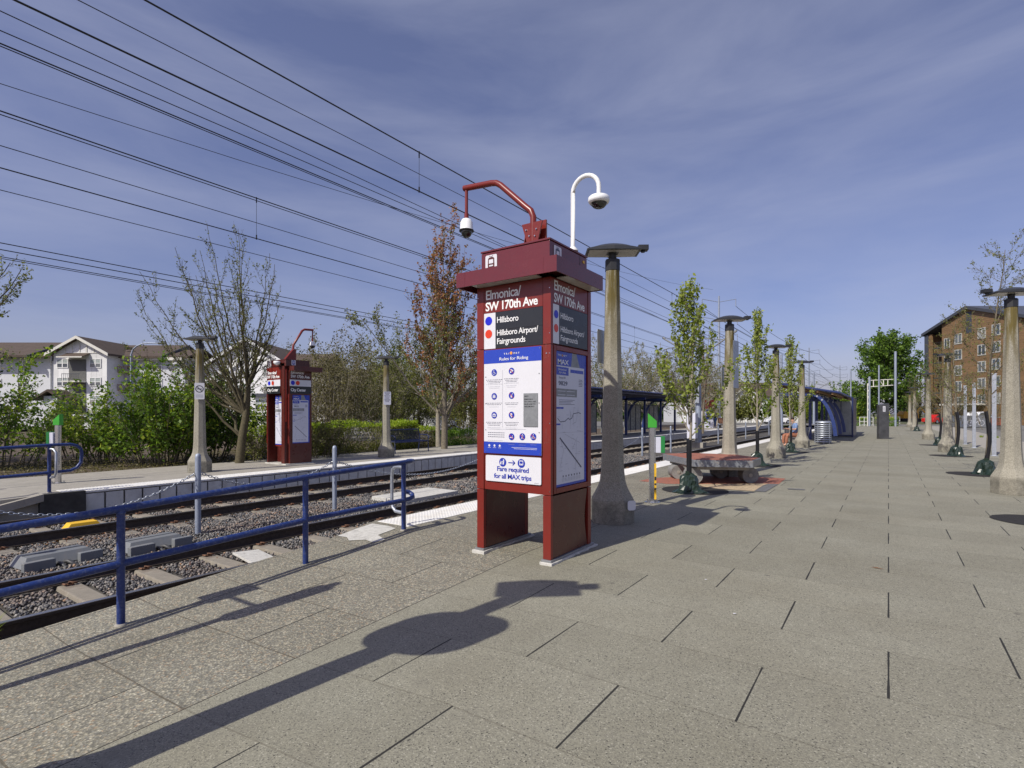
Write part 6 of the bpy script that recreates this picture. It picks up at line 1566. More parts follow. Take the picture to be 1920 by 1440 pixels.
x, y = XY(1800, 60); shrub(184, (x, y, -.2), 2.6, 2.6, 7.2, 10, 'leaf_olive', .06, 6, 'bare brown twigged tree in front of the apartment windows', name='bare_tree', cat='tree', tw=.5)
x, y = XY(1872, 52); shrub(185, (x, y, -.2), 2.4, 2.4, 7.6, 10, 'leaf_olive', .05, 6, 'bare brown twigged tree next to the right lamp post', name='bare_tree', cat='tree', tw=.5)
x, y = XY(1612, 62); hedge('clipped_hedge', 'green hedge behind the white fence at the end of the walk', x-1.5, x+3.6, y+2.2, y+4.2, 1.05, 'leaf_green', 31, 120, .09, 'leaf_lime')
# tree just outside the left edge whose twigs reach into the picture
x, y = XY(-110, 13.4); tr = Tree(190)
P = [dict(n=9, seg=9, wob=.06, trop=.10, ang=.7, ratio=.30, start=.3, rr=.4, taper=.2, leaflv=2, leafstart=.2), dict(n=5, seg=6, wob=.06, trop=.12, ang=.5, ratio=.4, start=.1, rr=.6, taper=.4, leafstart=0), dict(seg=3, wob=.08, taper=.6, rmin=.004, leafstart=0)]
for dd, l, z in (((.80,.52,.28), 2.7, 3.3), ((.78,.5,.12), 2.6, 3.2), ((.7,.5,.6), 2.5, 3.4), ((-.5,.4,.9), 2.6, 3.0), ((.1,-.6,.9), 2.6, 3.2)): tr.grow(Vector((0,0,z)), Vector(dd).normalized(), l, .035, 0, P)
tr.b.tube([(0,0,0),(0,.05,2),(0,0,3.5)], [.12,.09,.05], 8)
finish(tr, 'budding_tree', 'tree outside the left edge whose curved budding twigs reach into the sky', 'tree', (x, y, 0), 'bark_dark', 'leaf_bud', 16, .035, 191, .03)
# low wood on the horizon
rng = np.random.default_rng(77)
Cs = []
for k in range(170):
    px = rng.uniform(-120, 1620); D = rng.uniform(125, 190); x, y = XY(px, D); h = rng.uniform(5, 9.5)*(D/150); w_ = rng.uniform(3, 6)
    n = 420; c = rng.normal(size=(n,3)); c /= np.linalg.norm(c, axis=1)[:,None]; c *= rng.random((n,1))**.4
    Cs.append(c*[w_, w_, h/2]+[x, y, h/2-.4])
V, F = quads(np.concatenate(Cs), .45, rng); tag(arr_mesh('far_wood', V, F, 'leaf_dark'), 'far band of dark trees along the horizon', 'wood', kind='stuff')
# ground litter, grass tufts, low groundcover
rng = np.random.default_rng(5); n = 26000
P_ = np.stack([rng.uniform(-22, -16.65, n), rng.uniform(-3, 26, n), rng.uniform(-.06, .05, n)], 1)
V, F = quads(P_, .028, rng, .6, 1.5); tag(arr_mesh('leaf_litter', V, F, 'leaf_olive'), 'dry leaf litter and low weeds behind the far platform', 'ground cover', kind='stuff')
n = 5000; P_ = np.stack([rng.uniform(-12.6, -5.8, n), rng.uniform(0, 6, n), rng.uniform(-.47, -.44, n)], 1); P_ = P_[(np.sin(P_[:,0]*3+1)+np.sin(P_[:,1]*2.2)) > .2]
V, F = quads(P_, .016, rng, .5, 2); tag(arr_mesh('dry_leaves', V, F, 'leaf_russet'), 'small dry brown leaves caught in the ballast', 'leaf litter', kind='stuff')
def tuft(x, y, z, n, h, seed, label):
    rnd = random.Random(seed); b = MB()
    for k in range(n):
        a = rnd.random()*6.28; r0 = rnd.random()*.10; l = h*rnd.uniform(.5, 1.1); bx, by = r0*math.cos(a), r0*math.sin(a); dx, dy = math.cos(a+rnd.gauss(0,.5))*l*.5, math.sin(a+rnd.gauss(0,.5))*l*.5; w_ = .004
        px_, py_ = -math.sin(a)*w_, math.cos(a)*w_
        p0 = (bx-px_, by-py_, 0); p1 = (bx+px_, by+py_, 0); m0 = (bx+dx*.35-px_*.9, by+dy*.35-py_*.9, l*.62); m1 = (bx+dx*.35+px_*.9, by+dy*.35+py_*.9, l*.62); e = (bx+dx, by+dy, l*.86)
        b.add([p0, p1, m1, m0, e], [(0,1,2,3),(3,2,4)])
    o = b.build('grass_tuft', 'leaf_lime', loc=(x, y, z)); tag(o, label, 'grass', 'weeds growing by the rail')
tuft(-5.86, 1.05, -.40, 90, .30, 1, 'green grass tuft at the left edge between the paving and the rail')
tuft(-5.92, .78, -.40, 60, .22, 2, 'smaller weed tuft farthest left beside the rail')
tuft(-6.75, .95, -.45, 50, .16, 3, 'low pale grass tuft growing inside the near track at the left edge')
x, y = Gz(1840, 820); tuft(x, y, 0, 160, .16, 4, 'weeds along the kerb near the bicycle lockers'); tuft(x+.7, y-.3, 0, 120, .13, 6, 'weeds along the kerb nearer the last lamp post')

# ================================================================== BUILDINGS
def frame(px, D, z=0): x, y = XY(px, D); return (x, y, z)
def window(b_, x0, x1, z0, z1, y, cols=2, parent=None, mw='white_paint'):
    f = MB(); t_ = .07
    f.box(x0-t_, x1+t_, y-.05, y, z1, z1+t_); f.box(x0-t_, x1+t_, y-.05, y, z0-t_, z0); f.box(x0-t_, x0, y-.05, y, z0, z1); f.box(x1, x1+t_, y-.05, y, z0, z1)
    for k in range(1, cols): xm = x0+(x1-x0)*k/cols; f.box(xm-.05, xm+.05, y-.045, y, z0, z1)
    zm = (z0+z1)/2; f.box(x0, x1, y-.04, y, zm-.03, zm+.03)
    wo = f.build('window', mw, parent)
    g = MB(); g.box(x0, x1, y-.02, y-.004, z0, zm-.03); g.build('pane', 'window_glass', wo)
    g = MB(); g.box(x0, x1, y-.02, y-.004, zm+.03, z1); g.build('blind', 'window_blind', wo)
def gable(b, x0, x1, y, zb, zt, mi, th=.1):
    xm = (x0+x1)/2; b.add([(x0,y,zb),(x1,y,zb),(xm,y,zt),(x0,y+th,zb),(x1,y+th,zb),(xm,y+th,zt)], [(0,1,2),(5,4,3),(0,3,4,1),(1,4,5,2),(2,5,3,0)], mi)
def roof_gable(b, x0, x1, y0, y1, zb, zt, ov=.5, mi=0, axis='y', th=.22):
    """ridge along y (axis='y') or x"""
    if axis == 'y':
        xm = (x0+x1)/2; k = (zt-zb)/(xm-x0); A = (x0-ov, zb-k*ov); C = (x1+ov, zb-k*ov)
        for P0, P1 in ((A, (xm, zt)), ((xm, zt), C)):
            b.add([(P0[0],y0-ov,P0[1]),(P1[0],y0-ov,P1[1]),(P1[0],y1+ov,P1[1]),(P0[0],y1+ov,P0[1]),(P0[0],y0-ov,P0[1]+th),(P1[0],y0-ov,P1[1]+th),(P1[0],y1+ov,P1[1]+th),(P0[0],y1+ov,P0[1]+th)], [(0,3,2,1),(4,5,6,7),(0,1,5,4),(1,2,6,5),(2,3,7,6),(3,0,4,7)], mi)
    else:
        ym = (y0+y1)/2; k = (zt-zb)/(ym-y0); A = (y0-ov, zb-k*ov); C = (y1+ov, zb-k*ov)
        for P0, P1 in ((A, (ym, zt)), ((ym, zt), C)):
            b.add([(x0-ov,P0[0],P0[1]),(x1+ov,P0[0],P0[1]),(x1+ov,P1[0],P1[1]),(x0-ov,P1[0],P1[1]),(x0-ov,P0[0],P0[1]+th),(x1+ov,P0[0],P0[1]+th),(x1+ov,P1[0],P1[1]+th),(x0-ov,P1[0],P1[1]+th)], [(0,1,2,3),(7,6,5,4),(0,4,5,1),(1,5,6,2),(2,6,7,3),(3,7,4,0)], mi)
def barge(b, x0, x1, y, zb, zt, ov=.5, w_=.35, mi=0, th=.08):
    xm = (x0+x1)/2; k = (zt-zb)/(xm-x0)
    for s, xa in ((1, x0-ov), (-1, x1+ov)):
        za = zb-k*ov+.22; b.add([(xa,y,za-w_),(xm,y,zt+.22-w_),(xm,y,zt+.24),(xa,y,za+.02),(xa,y-th,za-w_),(xm,y-th,zt+.22-w_),(xm,y-th,zt+.24),(xa,y-th,za+.02)], [(0,1,2,3),(7,6,5,4),(0,4,5,1),(1,5,6,2),(2,6,7,3),(3,7,4,0)], mi)
def white_apartments():
    # local X = across the picture, local -Y faces the station; scale: 60 m away, 16.83 px per m
    D = 60.0; k = D/1010
    t = thing('apartment_building', 'white and grey apartment building with brown roofs and gables at the left', 'building', frame(160, D, 0), TH)
    u = lambda px: (px-160)*k; z = lambda py: 1.5+(775-py)*k
    b = MB()
    b.box(u(115), u(213), -1.0, 10, 0, z(665)); gable(b, u(115), u(213), -1.0, z(665)-.01, z(637), 0, 8); bw = b.build('gable_wing', 'batten_white', t)
    b = MB(); b.box(u(80), u(115)-.01, 1.2, 10, 0, z(668)); b.box(u(212)+.01, u(330), 1.6, 11, 0, z(667)); b.box(u(-120), u(80)-.01, 1.0, 11, 0, z(668)); b.build('wall', 'siding_grey', t)
    r = MB(); roof_gable(r, u(115), u(213), -1.0, 8, z(664), z(637), .55); roof_gable(r, u(80), u(285), 1.2, 11, z(667), z(638), .5, 0, 'x'); roof_gable(r, u(30), u(85), .6, 10, z(667), z(642), .5, 0, 'x'); roof_gable(r, u(-120), u(45), .2, 10.5, z(667), z(634), .5, 0, 'x'); roof_gable(r, u(245), u(330), 1.8, 8, z(667), z(650), .5, 0, 'x')
    ro = r.build('roof', 'roof_brown', t)
    f = MB(); barge(f, u(115), u(213), -1.56, z(664), z(637), .55, .30); f.box(u(78), u(116), .62, .72, z(667)-.35, z(667)-.05); f.box(u(213), u(330), .98, 1.08, z(667)-.40, z(667)-.08); f.build('fascia', 'fascia', ro)
    e = MB()
    for (xe, y0, y1, zb, zt) in ((u(45)+.51, .2, 10.5, z(667), z(634)), (u(85)+.51, .6, 10, z(667), z(642)), (u(285)+.51, 1.2, 11, z(667), z(638))):
        ym = (y0+y1)/2; e.add([(xe,y0-.5,zb-.6),(xe,ym,zt-.35),(xe,ym,zt+.26),(xe,y0-.5,zb+.05),(xe+.12,y0-.5,zb-.6),(xe+.12,ym,zt-.35),(xe+.12,ym,zt+.26),(xe+.12,y0-.5,zb+.05)], [(0,1,2,3),(7,6,5,4),(0,4,5,1),(1,5,6,2),(2,6,7,3),(3,7,4,0)])
    e.build('dark_rake', 'fascia_dark', ro)
    v = MB(); [v.box(u(p)-.15, u(p)+.15, 2.6, 2.9, z(q), z(q)+.25) for p, q in ((108,656),(117,655),(204,650),(212,650))]; v.build('roof_vent', 'dark_plastic', ro)
    # entry recess with balcony
    b = MB(); b.box(u(143.5), u(175), -1.04, -1.01, 0, z(675.5)); rec = b.build('stair_recess', 'dark_recess', t)
    b = MB(); b.add([(u(134),-2.0,z(672)),(u(180),-2.0,z(672)),(u(182),-1.0,z(664)),(u(140),-1.0,z(664)),(u(134),-2.0,z(673.5)),(u(180),-2.0,z(673.5)),(u(182),-1.0,z(665.5)),(u(140),-1.0,z(665.5))], [(0,1,2,3),(7,6,5,4),(0,4,5,1),(1,5,6,2),(2,6,7,3),(3,7,4,0)]); b.build('entry_roof', 'roof_brown', t)
    b = MB(); b.box(u(134), u(180.5), -2.05, -2.01, z(673.8), z(671.6)); b.build('entry_fascia', 'fascia', t)
    b = MB(); b.box(u(142), u(175), -1.9, -1.05, z(718), z(715.5)); ba = b.build('balcony', 'fascia', t)
    b = MB(); [b.box(u(142)+.22*i, u(142)+.22*i+.03, -1.9, -1.87, z(715.5), z(703)) for i in range(9)]; b.box(u(142), u(175), -1.92, -1.86, z(703.5), z(702.6)); b.build('balcony_railing', 'fascia_dark', ba)
    b = MB(); b.box(u(126), u(150), -3.0, -1.01, 0, z(744)); b.build('porch', 'siding_grey', t)
    b = MB(); roof_gable(b, u(118), u(160), -3.2, -1.1, z(749), z(736), .3); b.build('porch_roof', 'roof_brown', t)
    for px0, px1 in ((122.5, 141), (183, 201.5)):
        for py0, py1 in ((690, 675.5), (724, 710), (757, 743)): window(None, u(px0), u(px1), z(py0), z(py1), -1.02, 2, t)
    for py0, py1 in ((690, 675), (724, 710)):
        window(None, u(98), u(108), z(py0), z(py1), 1.18, 1, t); window(None, u(219), u(237), z(py0), z(py1), 1.58, 2, t); window(None, u(268), u(286), z(py0), z(py1), 1.58, 2, t); window(None, u(20), u(36), z(py0), z(py1), .98, 2, t); window(None, u(-30), u(-14), z(py0), z(py1), .98, 2, t)
        b = MB(); b.box(u(207), u(236), .6, 1.55, z(py0+8), z(py0+6.5)); b.box(u(207), u(236), .55, .6, z(py0-3), z(py0-4)); [b.box(u(207)+.2*i, u(207)+.2*i+.03, .55, .6, z(py0+6.5), z(py0-4)) for i in range(9)]; b.build('side_balcony', 'bronze_tan', t)
    b = MB(); b.box(u(112), u(214), -1.06, -1.02, z(664), z(663)); [b.box(u(p)-.05, u(p)+.05, -1.05, -1.02, z(664), z(664)+min(p-115, 213-p)*k*.55) for p in (137, 150, 163, 176, 189)]; b.build('trim', 'fascia', t)
white_apartments()
def second_apartments():
    D = 62.0; k = D/1010; t = thing('apartment_building', 'pale apartment building with a brown roof behind the budding tree and far kiosk', 'building', frame(480, D, 0), TH)
    u = lambda px: (px-480)*k; z = lambda py: 1.5+(775-py)*k
    b = MB(); b.box(u(385), u(545), 0, 11, 0, z(690)); b.box(u(545), u(600), 2, 9, 0, z(700)); gable(b, u(385), u(545), 0, z(690)-.01, z(640), 0, 9); b.build('wall', 'siding_white', t)
    r = MB(); roof_gable(r, u(385), u(545), 0, 11, z(688), z(638), .6); roof_gable(r, u(470), u(585), 2, 12, z(684), z(655), .6, 0, 'x'); roof_gable(r, u(585), u(700), 6, 14, z(705), z(683), .6, 0, 'x'); ro = r.build('roof', 'roof_brown', t)
    f = MB(); barge(f, u(385), u(545), -.62, z(688), z(638), .6, .32); barge(f, u(415), u(515), -.30, z(700), z(662), .6, .32); f.build('fascia', 'siding_white', ro)
    for px in (410, 447, 495, 525):
        for py0, py1 in ((705, 692), (738, 722)): window(None, u(px), u(px+17), z(py0), z(py1), -.02, 2, t)
    b = MB(); b.box(u(475), u(530), -.5, -.05, z(744), z(738)); b.build('canopy_band', 'fascia_dark', t)
    for px in (480, 505): window(None, u(px), u(px+17), z(768), z(750), -.02, 2, t)
second_apartments()
def small_house():
    D = 75.0; k = D/1010; t = thing('house', 'small white house with a grey roof at the left side of the kiosk', 'house', frame(890, D, 0), TH-R(15))
    u = lambda px: (px-890)*k; z = lambda py: 1.5+(775-py)*k
    b = MB(); b.box(u(874), u(912), 0, 7, -.3, z(756)); gable(b, u(874), u(912), 0, z(756)-.01, z(745), 0, 7); b.build('wall', 'siding_white', t)
    b = MB(); roof_gable(b, u(874), u(912), 0, 7, z(756), z(744), .3); b.build('roof', 'roof_brown', t)
    window(None, u(884), u(890), z(762), z(757), -.02, 2, t); window(None, u(883), u(893), z(777), z(767), -.02, 2, t)
small_house()
def rowhouses():
    D = 110.0; k = D/1010; t = thing('rowhouse_building', 'brown roofed row of houses with pale gables beyond the far platform end', 'building', frame(1400, D, 0), TH)
    u = lambda px: (px-1400)*k; z = lambda py: 1.5+(775-py)*k
    b = MB(); b.box(u(1270), u(1505), 0, 10, -.4, z(742)); b.build('wall', 'siding_grey', t)
    r = MB(); roof_gable(r, u(1270), u(1505), 0, 10, z(742), z(717), .6, 0, 'x'); ro = r.build('roof', 'roof_brown', t)
    for p0, p1, mt in ((1283, 1330, 0), (1370, 1412, 0), (1455, 1492, 0)):
        b = MB(); b.box(u(p0), u(p1), -1.4, -.01, -.4, z(742)); gable(b, u(p0), u(p1), -1.4, z(742)-.01, z(727), 0, 3); b.build('bay', 'siding_white', t)
        b = MB(); roof_gable(b, u(p0), u(p1), -1.4, 4, z(742), z(726), .4); b.build('bay_roof', 'roof_brown', t)
        f = MB(); barge(f, u(p0), u(p1), -1.82, z(742), z(726), .4, .4); f.build('fascia', 'siding_white', t)
        for py in (756, 770): window(None, u((p0+p1)/2)-1.2, u((p0+p1)/2)+1.2, z(py), z(py)+1.4, -1.42, 2, t)
    b = MB(); b.box(u(1411), u(1427), -3.5, -1.0, -.3, z(756)); b.build('utility_box', 'siding_white', t)
rowhouses()
def brown_block():
    # gable wall lies in the plane 86 m to the right of the view axis, running away from the viewer
    t = thing('apartment_building', 'brown timber-clad apartment block with white windows at the right edge', 'building', XY(960, 101.6)+(0,), TH)
    t.location = Vector((86*CT-101.6*ST, 86*ST+101.6*CT, 0))
    def Dp(px): return 86*1010/(px-960)
    def Y(px): return Dp(px)-101.6          # local +Y = away; facade faces local -X
    def Zp(px, py): return 1.5+(775-py)*Dp(px)/1010
    yl, ym, yr = Y(1735), Y(1815), Y(1915)
    ze, zr, z2 = Zp(1735, 629), Zp(1815, 579), Zp(1900, 598)
    yrec0 = Y(1766)
    b = MB(); P = [(yr, -.5), (yrec0, -.5), (yrec0, ze+(zr-ze)*(yl-yrec0)/(yl-ym)), (ym, zr), (yr, z2)]
    n = len(P); V = [(0, y, z) for y, z in P]+[(14, y, z) for y, z in P]
    b.add(V, [tuple(range(n)), tuple(range(2*n-1, n-1, -1))]+[(k, n+k, n+(k+1) % n, (k+1) % n) for k in range(n)])
    b.box(3.2, 14, yrec0+.01, yl-.3, -.5, ze+.2)
    b.build('wall', 'wood_siding', t, recalc=True)
    b = MB(); b.box(-.2, .35, yl-.9, yl, -.5, ze); b.build('corner_fin', 'fascia_dark', t)
    b = MB(); b.box(.36, 2.8, yl-.85, yl-.3, -.5, ze); b.box(0, .34, yl-1.6, yl-.91, -.5, ze); b.build('recess_wall', 'wood_siding', t)
    r = MB(); th = .55
    for A, C in (((yl+.4, ze-.2), (ym, zr)), ((ym, zr), (yr-1, z2-.2))):
        r.add([(-.6,A[0],A[1]),(-.6,C[0],C[1]),(16,C[0],C[1]),(16,A[0],A[1]),(-.6,A[0],A[1]+th),(-.6,C[0],C[1]+th),(16,C[0],C[1]+th),(16,A[0],A[1]+th)], [(0,1,2,3),(7,6,5,4),(0,4,5,1),(1,5,6,2),(2,6,7,3),(3,7,4,0)])
    r.build('roof', 'fascia_dark', t)
    h = 3.05
    for px, z0 in ((1776, 15.4), (1797, 15.9), (1841, 16.2), (1868, 16.4), (1900, 16.4)):
        y0 = Y(px)
        for k in range(5 if px > 1790 else 5):
            zb = z0-h*k-.9; w2 = .70 if px < 1790 else .85
            if px == 1776 and k > 1: continue
            f = MB(); f.box(-.08, -.001, y0-w2, y0+w2, zb+1.7, zb+1.85); f.box(-.08, -.001, y0-w2, y0+w2, zb-.15, zb)
            for q in (-1, -.09, .82): f.box(-.08, -.001, y0+q*w2, y0+q*w2+.15, zb, zb+1.7)
            wo = f.build('window', 'window_frame', t)
            g = MB(); g.box(-.04, -.001, y0-w2+.15, y0+w2-.15, zb, zb+1.7); g.build('pane', 'window_glass', wo)
    b = MB(); b.box(-.02, .3, Y(1822), Y(1811), zr-4.6, zr-.6); b.build('dark_slot', 'fascia_dark', t)
    for k in range(5):
        zb = ze-3.2-h*k+.4
        b = MB(); b.box(.4, 3.0, yrec0+.1, yl-1.7, zb-.25, zb); ba = b.build('balcony', 'fascia_dark', t)
        b = MB(); b.box(.42, .46, yrec0+.1, yl-1.7, zb+1.0, zb+1.06)
        j = yrec0+.1
        while j < yl-1.7: b.box(.42, .46, j, j+.05, zb, zb+1.0); j += .45
        b.build('balcony_railing', 'dark_plastic', ba)
        b = MB(); b.box(3.12, 3.19, yrec0+1.0, yrec0+3.2, zb, zb+2.2); b.build('balcony_door', 'window_glass', t)
    # entry canopy and ground floor
    b = MB(); b.box(-4, 0, Y(1850), Y(1800), 3.0, 3.3); b.build('entry_canopy', 'fascia', t)
brown_block()
# ================================================================== VEHICLES AND STREET THINGS BEYOND
def car(label, loc, rz, paint, L_=4.5, H=1.46, W=1.8, cat='car', name='parked_car'):
    t = thing(name, label, cat, loc, rz)
    s = L_/4.5; hz = H/1.46
    body = [(-2.22,.28),(-2.25,.62),(-2.12,.86),(-1.55,.93),(-1.28,.95),(.95,.93),(1.75,.82),(2.15,.70),(2.25,.50),(2.2,.28)]
    b = MB(); b.prism([(x*s, z*hz) for x, z in body], -W/2, W/2, T=FRONT); b.build('body', paint, t, bevel=.05)
    cab = [(-1.75,.92),(-1.15,1.38),(-.6,1.46),(.25,1.43),(1.15,.92)]
    b = MB(); b.prism([(x*s, z*hz) for x, z in cab], -W/2+.12, W/2-.12, T=FRONT); b.build('cabin', paint, t, bevel=.05)
    g = MB()
    for y in (-W/2+.117, W/2-.117):
        for pl in ([(-1.5,.96),(-1.05,1.33),(-.45,1.39),(-.42,.96)], [(-.34,.96),(-.36,1.39),(.2,1.37),(.88,.96)]):
            v = [(x*s, y+(-.004 if y < 0 else .004), z*hz) for x, z in pl]; g.add(v, [(0,1,2,3),(3,2,1,0)])
    g.build('side_window', 'window_glass', t)
    for x in (-1.38, 1.42):
        for y in (-W/2+.08, W/2-.08):
            w_ = MB(); w_.cyl((x*s, y-.11, .32), (x*s, y+.11, .32), .32, 20); wo = w_.build('wheel', 'tyre', t)
            w_ = MB(); w_.cyl((x*s, y-.125, .32), (x*s, y+.125, .32), .20, 14); w_.build('rim', 'galvanised', wo)
    l = MB(); [l.box(2.18*s, 2.262*s, y-.16, y+.16, .60*hz, .70*hz) for y in (-.62, .62)]; l.build('headlight', 'lens_glass', t)
    l = MB(); [l.box(-2.262*s, -2.2*s, y-.14, y+.14, .66*hz, .80*hz) for y in (-.65, .65)]; l.build('tail_light', 'lamp_red', t)
    return t
x, y = XY(1457, 84); car('white saloon car beyond the end of the far platform', (x, y, -.14), TH+math.pi, 'car_white', 4.2)
x, y = XY(160, 44); car('white car parked behind the green shrubs at the left', (x, y, -.05), TH+.1, 'car_white', 4.6)
x, y = XY(325, 50); car('white car glimpsed behind the shrub left of the lamp post', (x, y, -.05), TH+.1, 'car_white', 4.6)
x, y = XY(812, 44); car('white van parked behind the two tree trunks', (x, y, -.05), TH+.2, 'car_white', 4.8, 2.0, 1.9, 'van', 'parked_van')
x, y = XY(1757, 84); car('red car partly hidden by lamp posts in the right distance', (x, y, -.12), TH+.3, 'car_red', 4.2)
x, y = XY(1838, 74); car('white pickup behind the bicycle locker', (x, y, -.12), TH+.3, 'car_white', 5.2, 1.85, 1.9, 'pickup', 'parked_pickup')
# yellow machine
x, y = XY(1702, 92); t = thing('yellow_excavator', 'yellow construction machine parked at the end of the walk', 'digger', (x, y, -.1), TH)
b = MB(); b.prism([(-1.4,.75),(-1.45,1.4),(-1.2,1.95),(1.1,2.0),(1.2,.75)], -1.0, 1.0, T=FRONT); b.build('body', 'machine_yellow', t, bevel=.05)
b = MB(); [b.prism([(-1.5,.15),(-1.6,.45),(-1.3,.72),(1.4,.72),(1.6,.45),(1.4,.15)], q-.2, q+.2, T=FRONT) for q in (-.85, .85)]; b.build('track', 'tyre', t)
b = MB(); b.box(-.6, .5, -.5, .8, 2.0, 2.7); b.build('cab', 'window_glass', t)
b = MB(); b.tube([(1.1,0,1.2),(2.1,0,2.6),(3.1,0,1.6),(3.4,0,.6)], .13, 8); b.box(3.1, 3.8, -.4, .4, .2, .6); b.build('boom', 'machine_yellow', t)
# bicycle locker
x, y = XY(1829.5, 61.5); t = thing('bicycle_locker', 'grey bicycle locker with a white bicycle symbol', 'locker', (x, y, -.05), TH)
b = MB(); b.box(-1.3, 1.3, 0, 1.9, 0, 1.30); b.build('casing', 'plaque_grey', t, bevel=.01)
b = MB(); b.box(-1.62, -1.32, -.02, 1.9, 0, 1.25); b.build('end_frame', 'galvanised', t)
b = MB(); y0 = (0, -.004, 0)
for cx_ in (-.62, .62): stroke(b, [(cx_+.36*math.cos(R(a)), .46+.30*math.sin(R(a))) for a in range(0, 361, 20)], .05, y0, FRONT, 0, .004)
stroke(b, [(-.62,.46),(-.25,.90),(.38,.92),(.05,.44),(-.62,.46)], .05, y0, FRONT, 0, .004); stroke(b, [(-.25,.90),(.05,.44)], .05, y0, FRONT, 0, .004); stroke(b, [(.62,.46),(.34,1.05),(.15,1.08)], .05, y0, FRONT, 0, .004); stroke(b, [(-.40,1.02),(-.12,1.02)], .06, y0, FRONT, 0, .004)
b.build('bicycle_symbol', 'sign_white', t)
x, y = XY(1886, 56); t = thing('brick_planter', 'low red brick wall at the right behind the last lamp post', 'wall', (x, y, -.1), TH)
b = MB(); b.box(-1.35, 1.2, 0, .6, .35, 1.15); b.build('brickwork', 'brick', t); b = MB(); b.box(-1.4, 1.25, -.04, .64, 1.152, 1.22); b.build('coping', 'edge_concrete', t); b = MB(); b.box(-1.2, 1.1, .05, .55, -.3, .35); b.build('footing', 'dark_recess', t)
# white fence at the end of the walk
def pipe_fence(a, c, n, label, h=1.05, group='white pipe fences at the end of the walk'):
    t = thing('pipe_fence', label, 'fence', (a[0], a[1], 0), group=group); d = Vector((c[0]-a[0], c[1]-a[1], 0)); b = MB()
    for zz in (.12, .55, h): b.tube([(0,0,zz), tuple(d+Vector((0,0,zz)))], .028, 6)
    b.build('rail', 'white_paint', t); b = MB()
    for i in range(n+1): p_ = d*i/n; b.tube([tuple(p_), tuple(p_+Vector((0,0,h)))], .028, 6)
    b.build('post', 'white_paint', t)
pipe_fence(Gz(1612, 799), Gz(1637, 799), 3, 'white pipe fence left of the steel pillar'); pipe_fence(Gz(1666, 798.5), Gz(1687, 797.5), 2, 'white pipe fence right of the steel pillar')
pipe_fence(XY(1489, 66), XY(1496, 66), 3, 'pale fence seen between the seated person and the shelter', 1.1)
# railway signal gantry
D = 62; x, y = XY(1660, D); t = thing('signal_gantry', 'pale steel signal gantry with a lattice arm behind the steel pillar', 'gantry', (x, y, 0), TH)
k = D/1010; u = lambda px: (px-1660)*k; z = lambda py: 1.5+(775-py)*k
b = MB(); b.cyl((u(1679),0,-.1), (u(1679),0,z(659)), .13, 10); b.cyl((u(1648),0,-.1), (u(1648),0,z(685)), .08, 10); b.cyl((u(1626),3,-.1), (u(1626),3,z(688)), .08, 10); b.cyl((u(1641),1,-.1), (u(1641),1,z(705)), .12, 10); b.build('post', 'galvanised_pole', t)
b = MB()
for a_, c_ in (((1636,713),(1678,711)), ((1636,725),(1678,722)), ((1641,713),(1641,725)), ((1652,712),(1652,724)), ((1660,712),(1660,723)), ((1668,711),(1668,723)), ((1652,712),(1660,723))): b.tube([(u(a_[0]),.3,z(a_[1])), (u(c_[0]),.3,z(c_[1]))], .05, 6)
b.build('lattice_arm', 'fascia', t)
b = MB(); [b.tube([(u(p_),1,z(q)),(u(p_)+.01,1,z(q)+.0)], .01, 4) for p_, q in ()]; 
for i in range(5): b.tube([(u(1638),1,z(770)+.75*i),(u(1642.5),1,z(770)+.75*i+.5)], .04, 5); b.tube([(u(1642.5),1,z(770)+.75*i+.5),(u(1638),1,z(770)+.75*i+.75)], .04, 5)
b.tube([(u(1637.5),1,-.1),(u(1637.5),1,z(718))], .05, 6); b.build('ladder', 'fascia', t)
# grey square posts at the right of the walk
for k, (yy, tz, lb) in enumerate(((33.9, 2.82, 'flat grey post farthest along the right side of the walk'), (30.6, 2.80, 'flat grey post between two bare trees at the right'), (25.2, 2.88, 'flat grey post behind the nearest bare tree sleeve'))):
    b = MB(); b.box(-.06, .06, -.03, .03, 0, tz); b.box(-.075, .075, -.04, .04, tz, tz+.02); b.box(-.1, .1, -.07, .07, 0, .015)
    tag(b.build('sign_post', 'galvanised', loc=(3.04, yy, 0), bevel=.004), lb, 'post', 'flat grey posts')
# street light behind the shrubs, white thin poles
x, y = XY(246, 34); t = thing('street_light', 'curved grey street light over the green shrubs at the left', 'street light', (x, y, 0), TH)
k = 34/1010; z = lambda py: 1.5+(775-py)*k
b = MB(); b.tube([(0,0,-.1),(0,0,z(665)),(.12,0,z(655)),(.35,0,z(649)),(.75,0,z(644)),(1.2,0,z(643)),(1.75,0,z(644))], [.07,.06,.05,.045,.04,.035,.03], 10); b.build('bent_pole', 'galvanised_pole', t)
b = MB(); b.box(1.72, 2.05, -.08, .08, z(645)-.02, z(645)+.06); b.build('lamp_head', 'luminaire', t, bevel=.015)
for px, D, py, lb in ((762, 40, 737, 'thin white pole among the trees behind the blue bench'), (732, 44, 770, 'short white pole behind the notice lamp post')):
    x, y = XY(px, D); b = MB(); b.lathe([(.05,0),(.045,Zof(py,D)+.2),(.03,Zof(py,D)+.25)], 8); tag(b.build('white_pole', 'siding_white', loc=(x, y, -.2)), lb, 'pole')
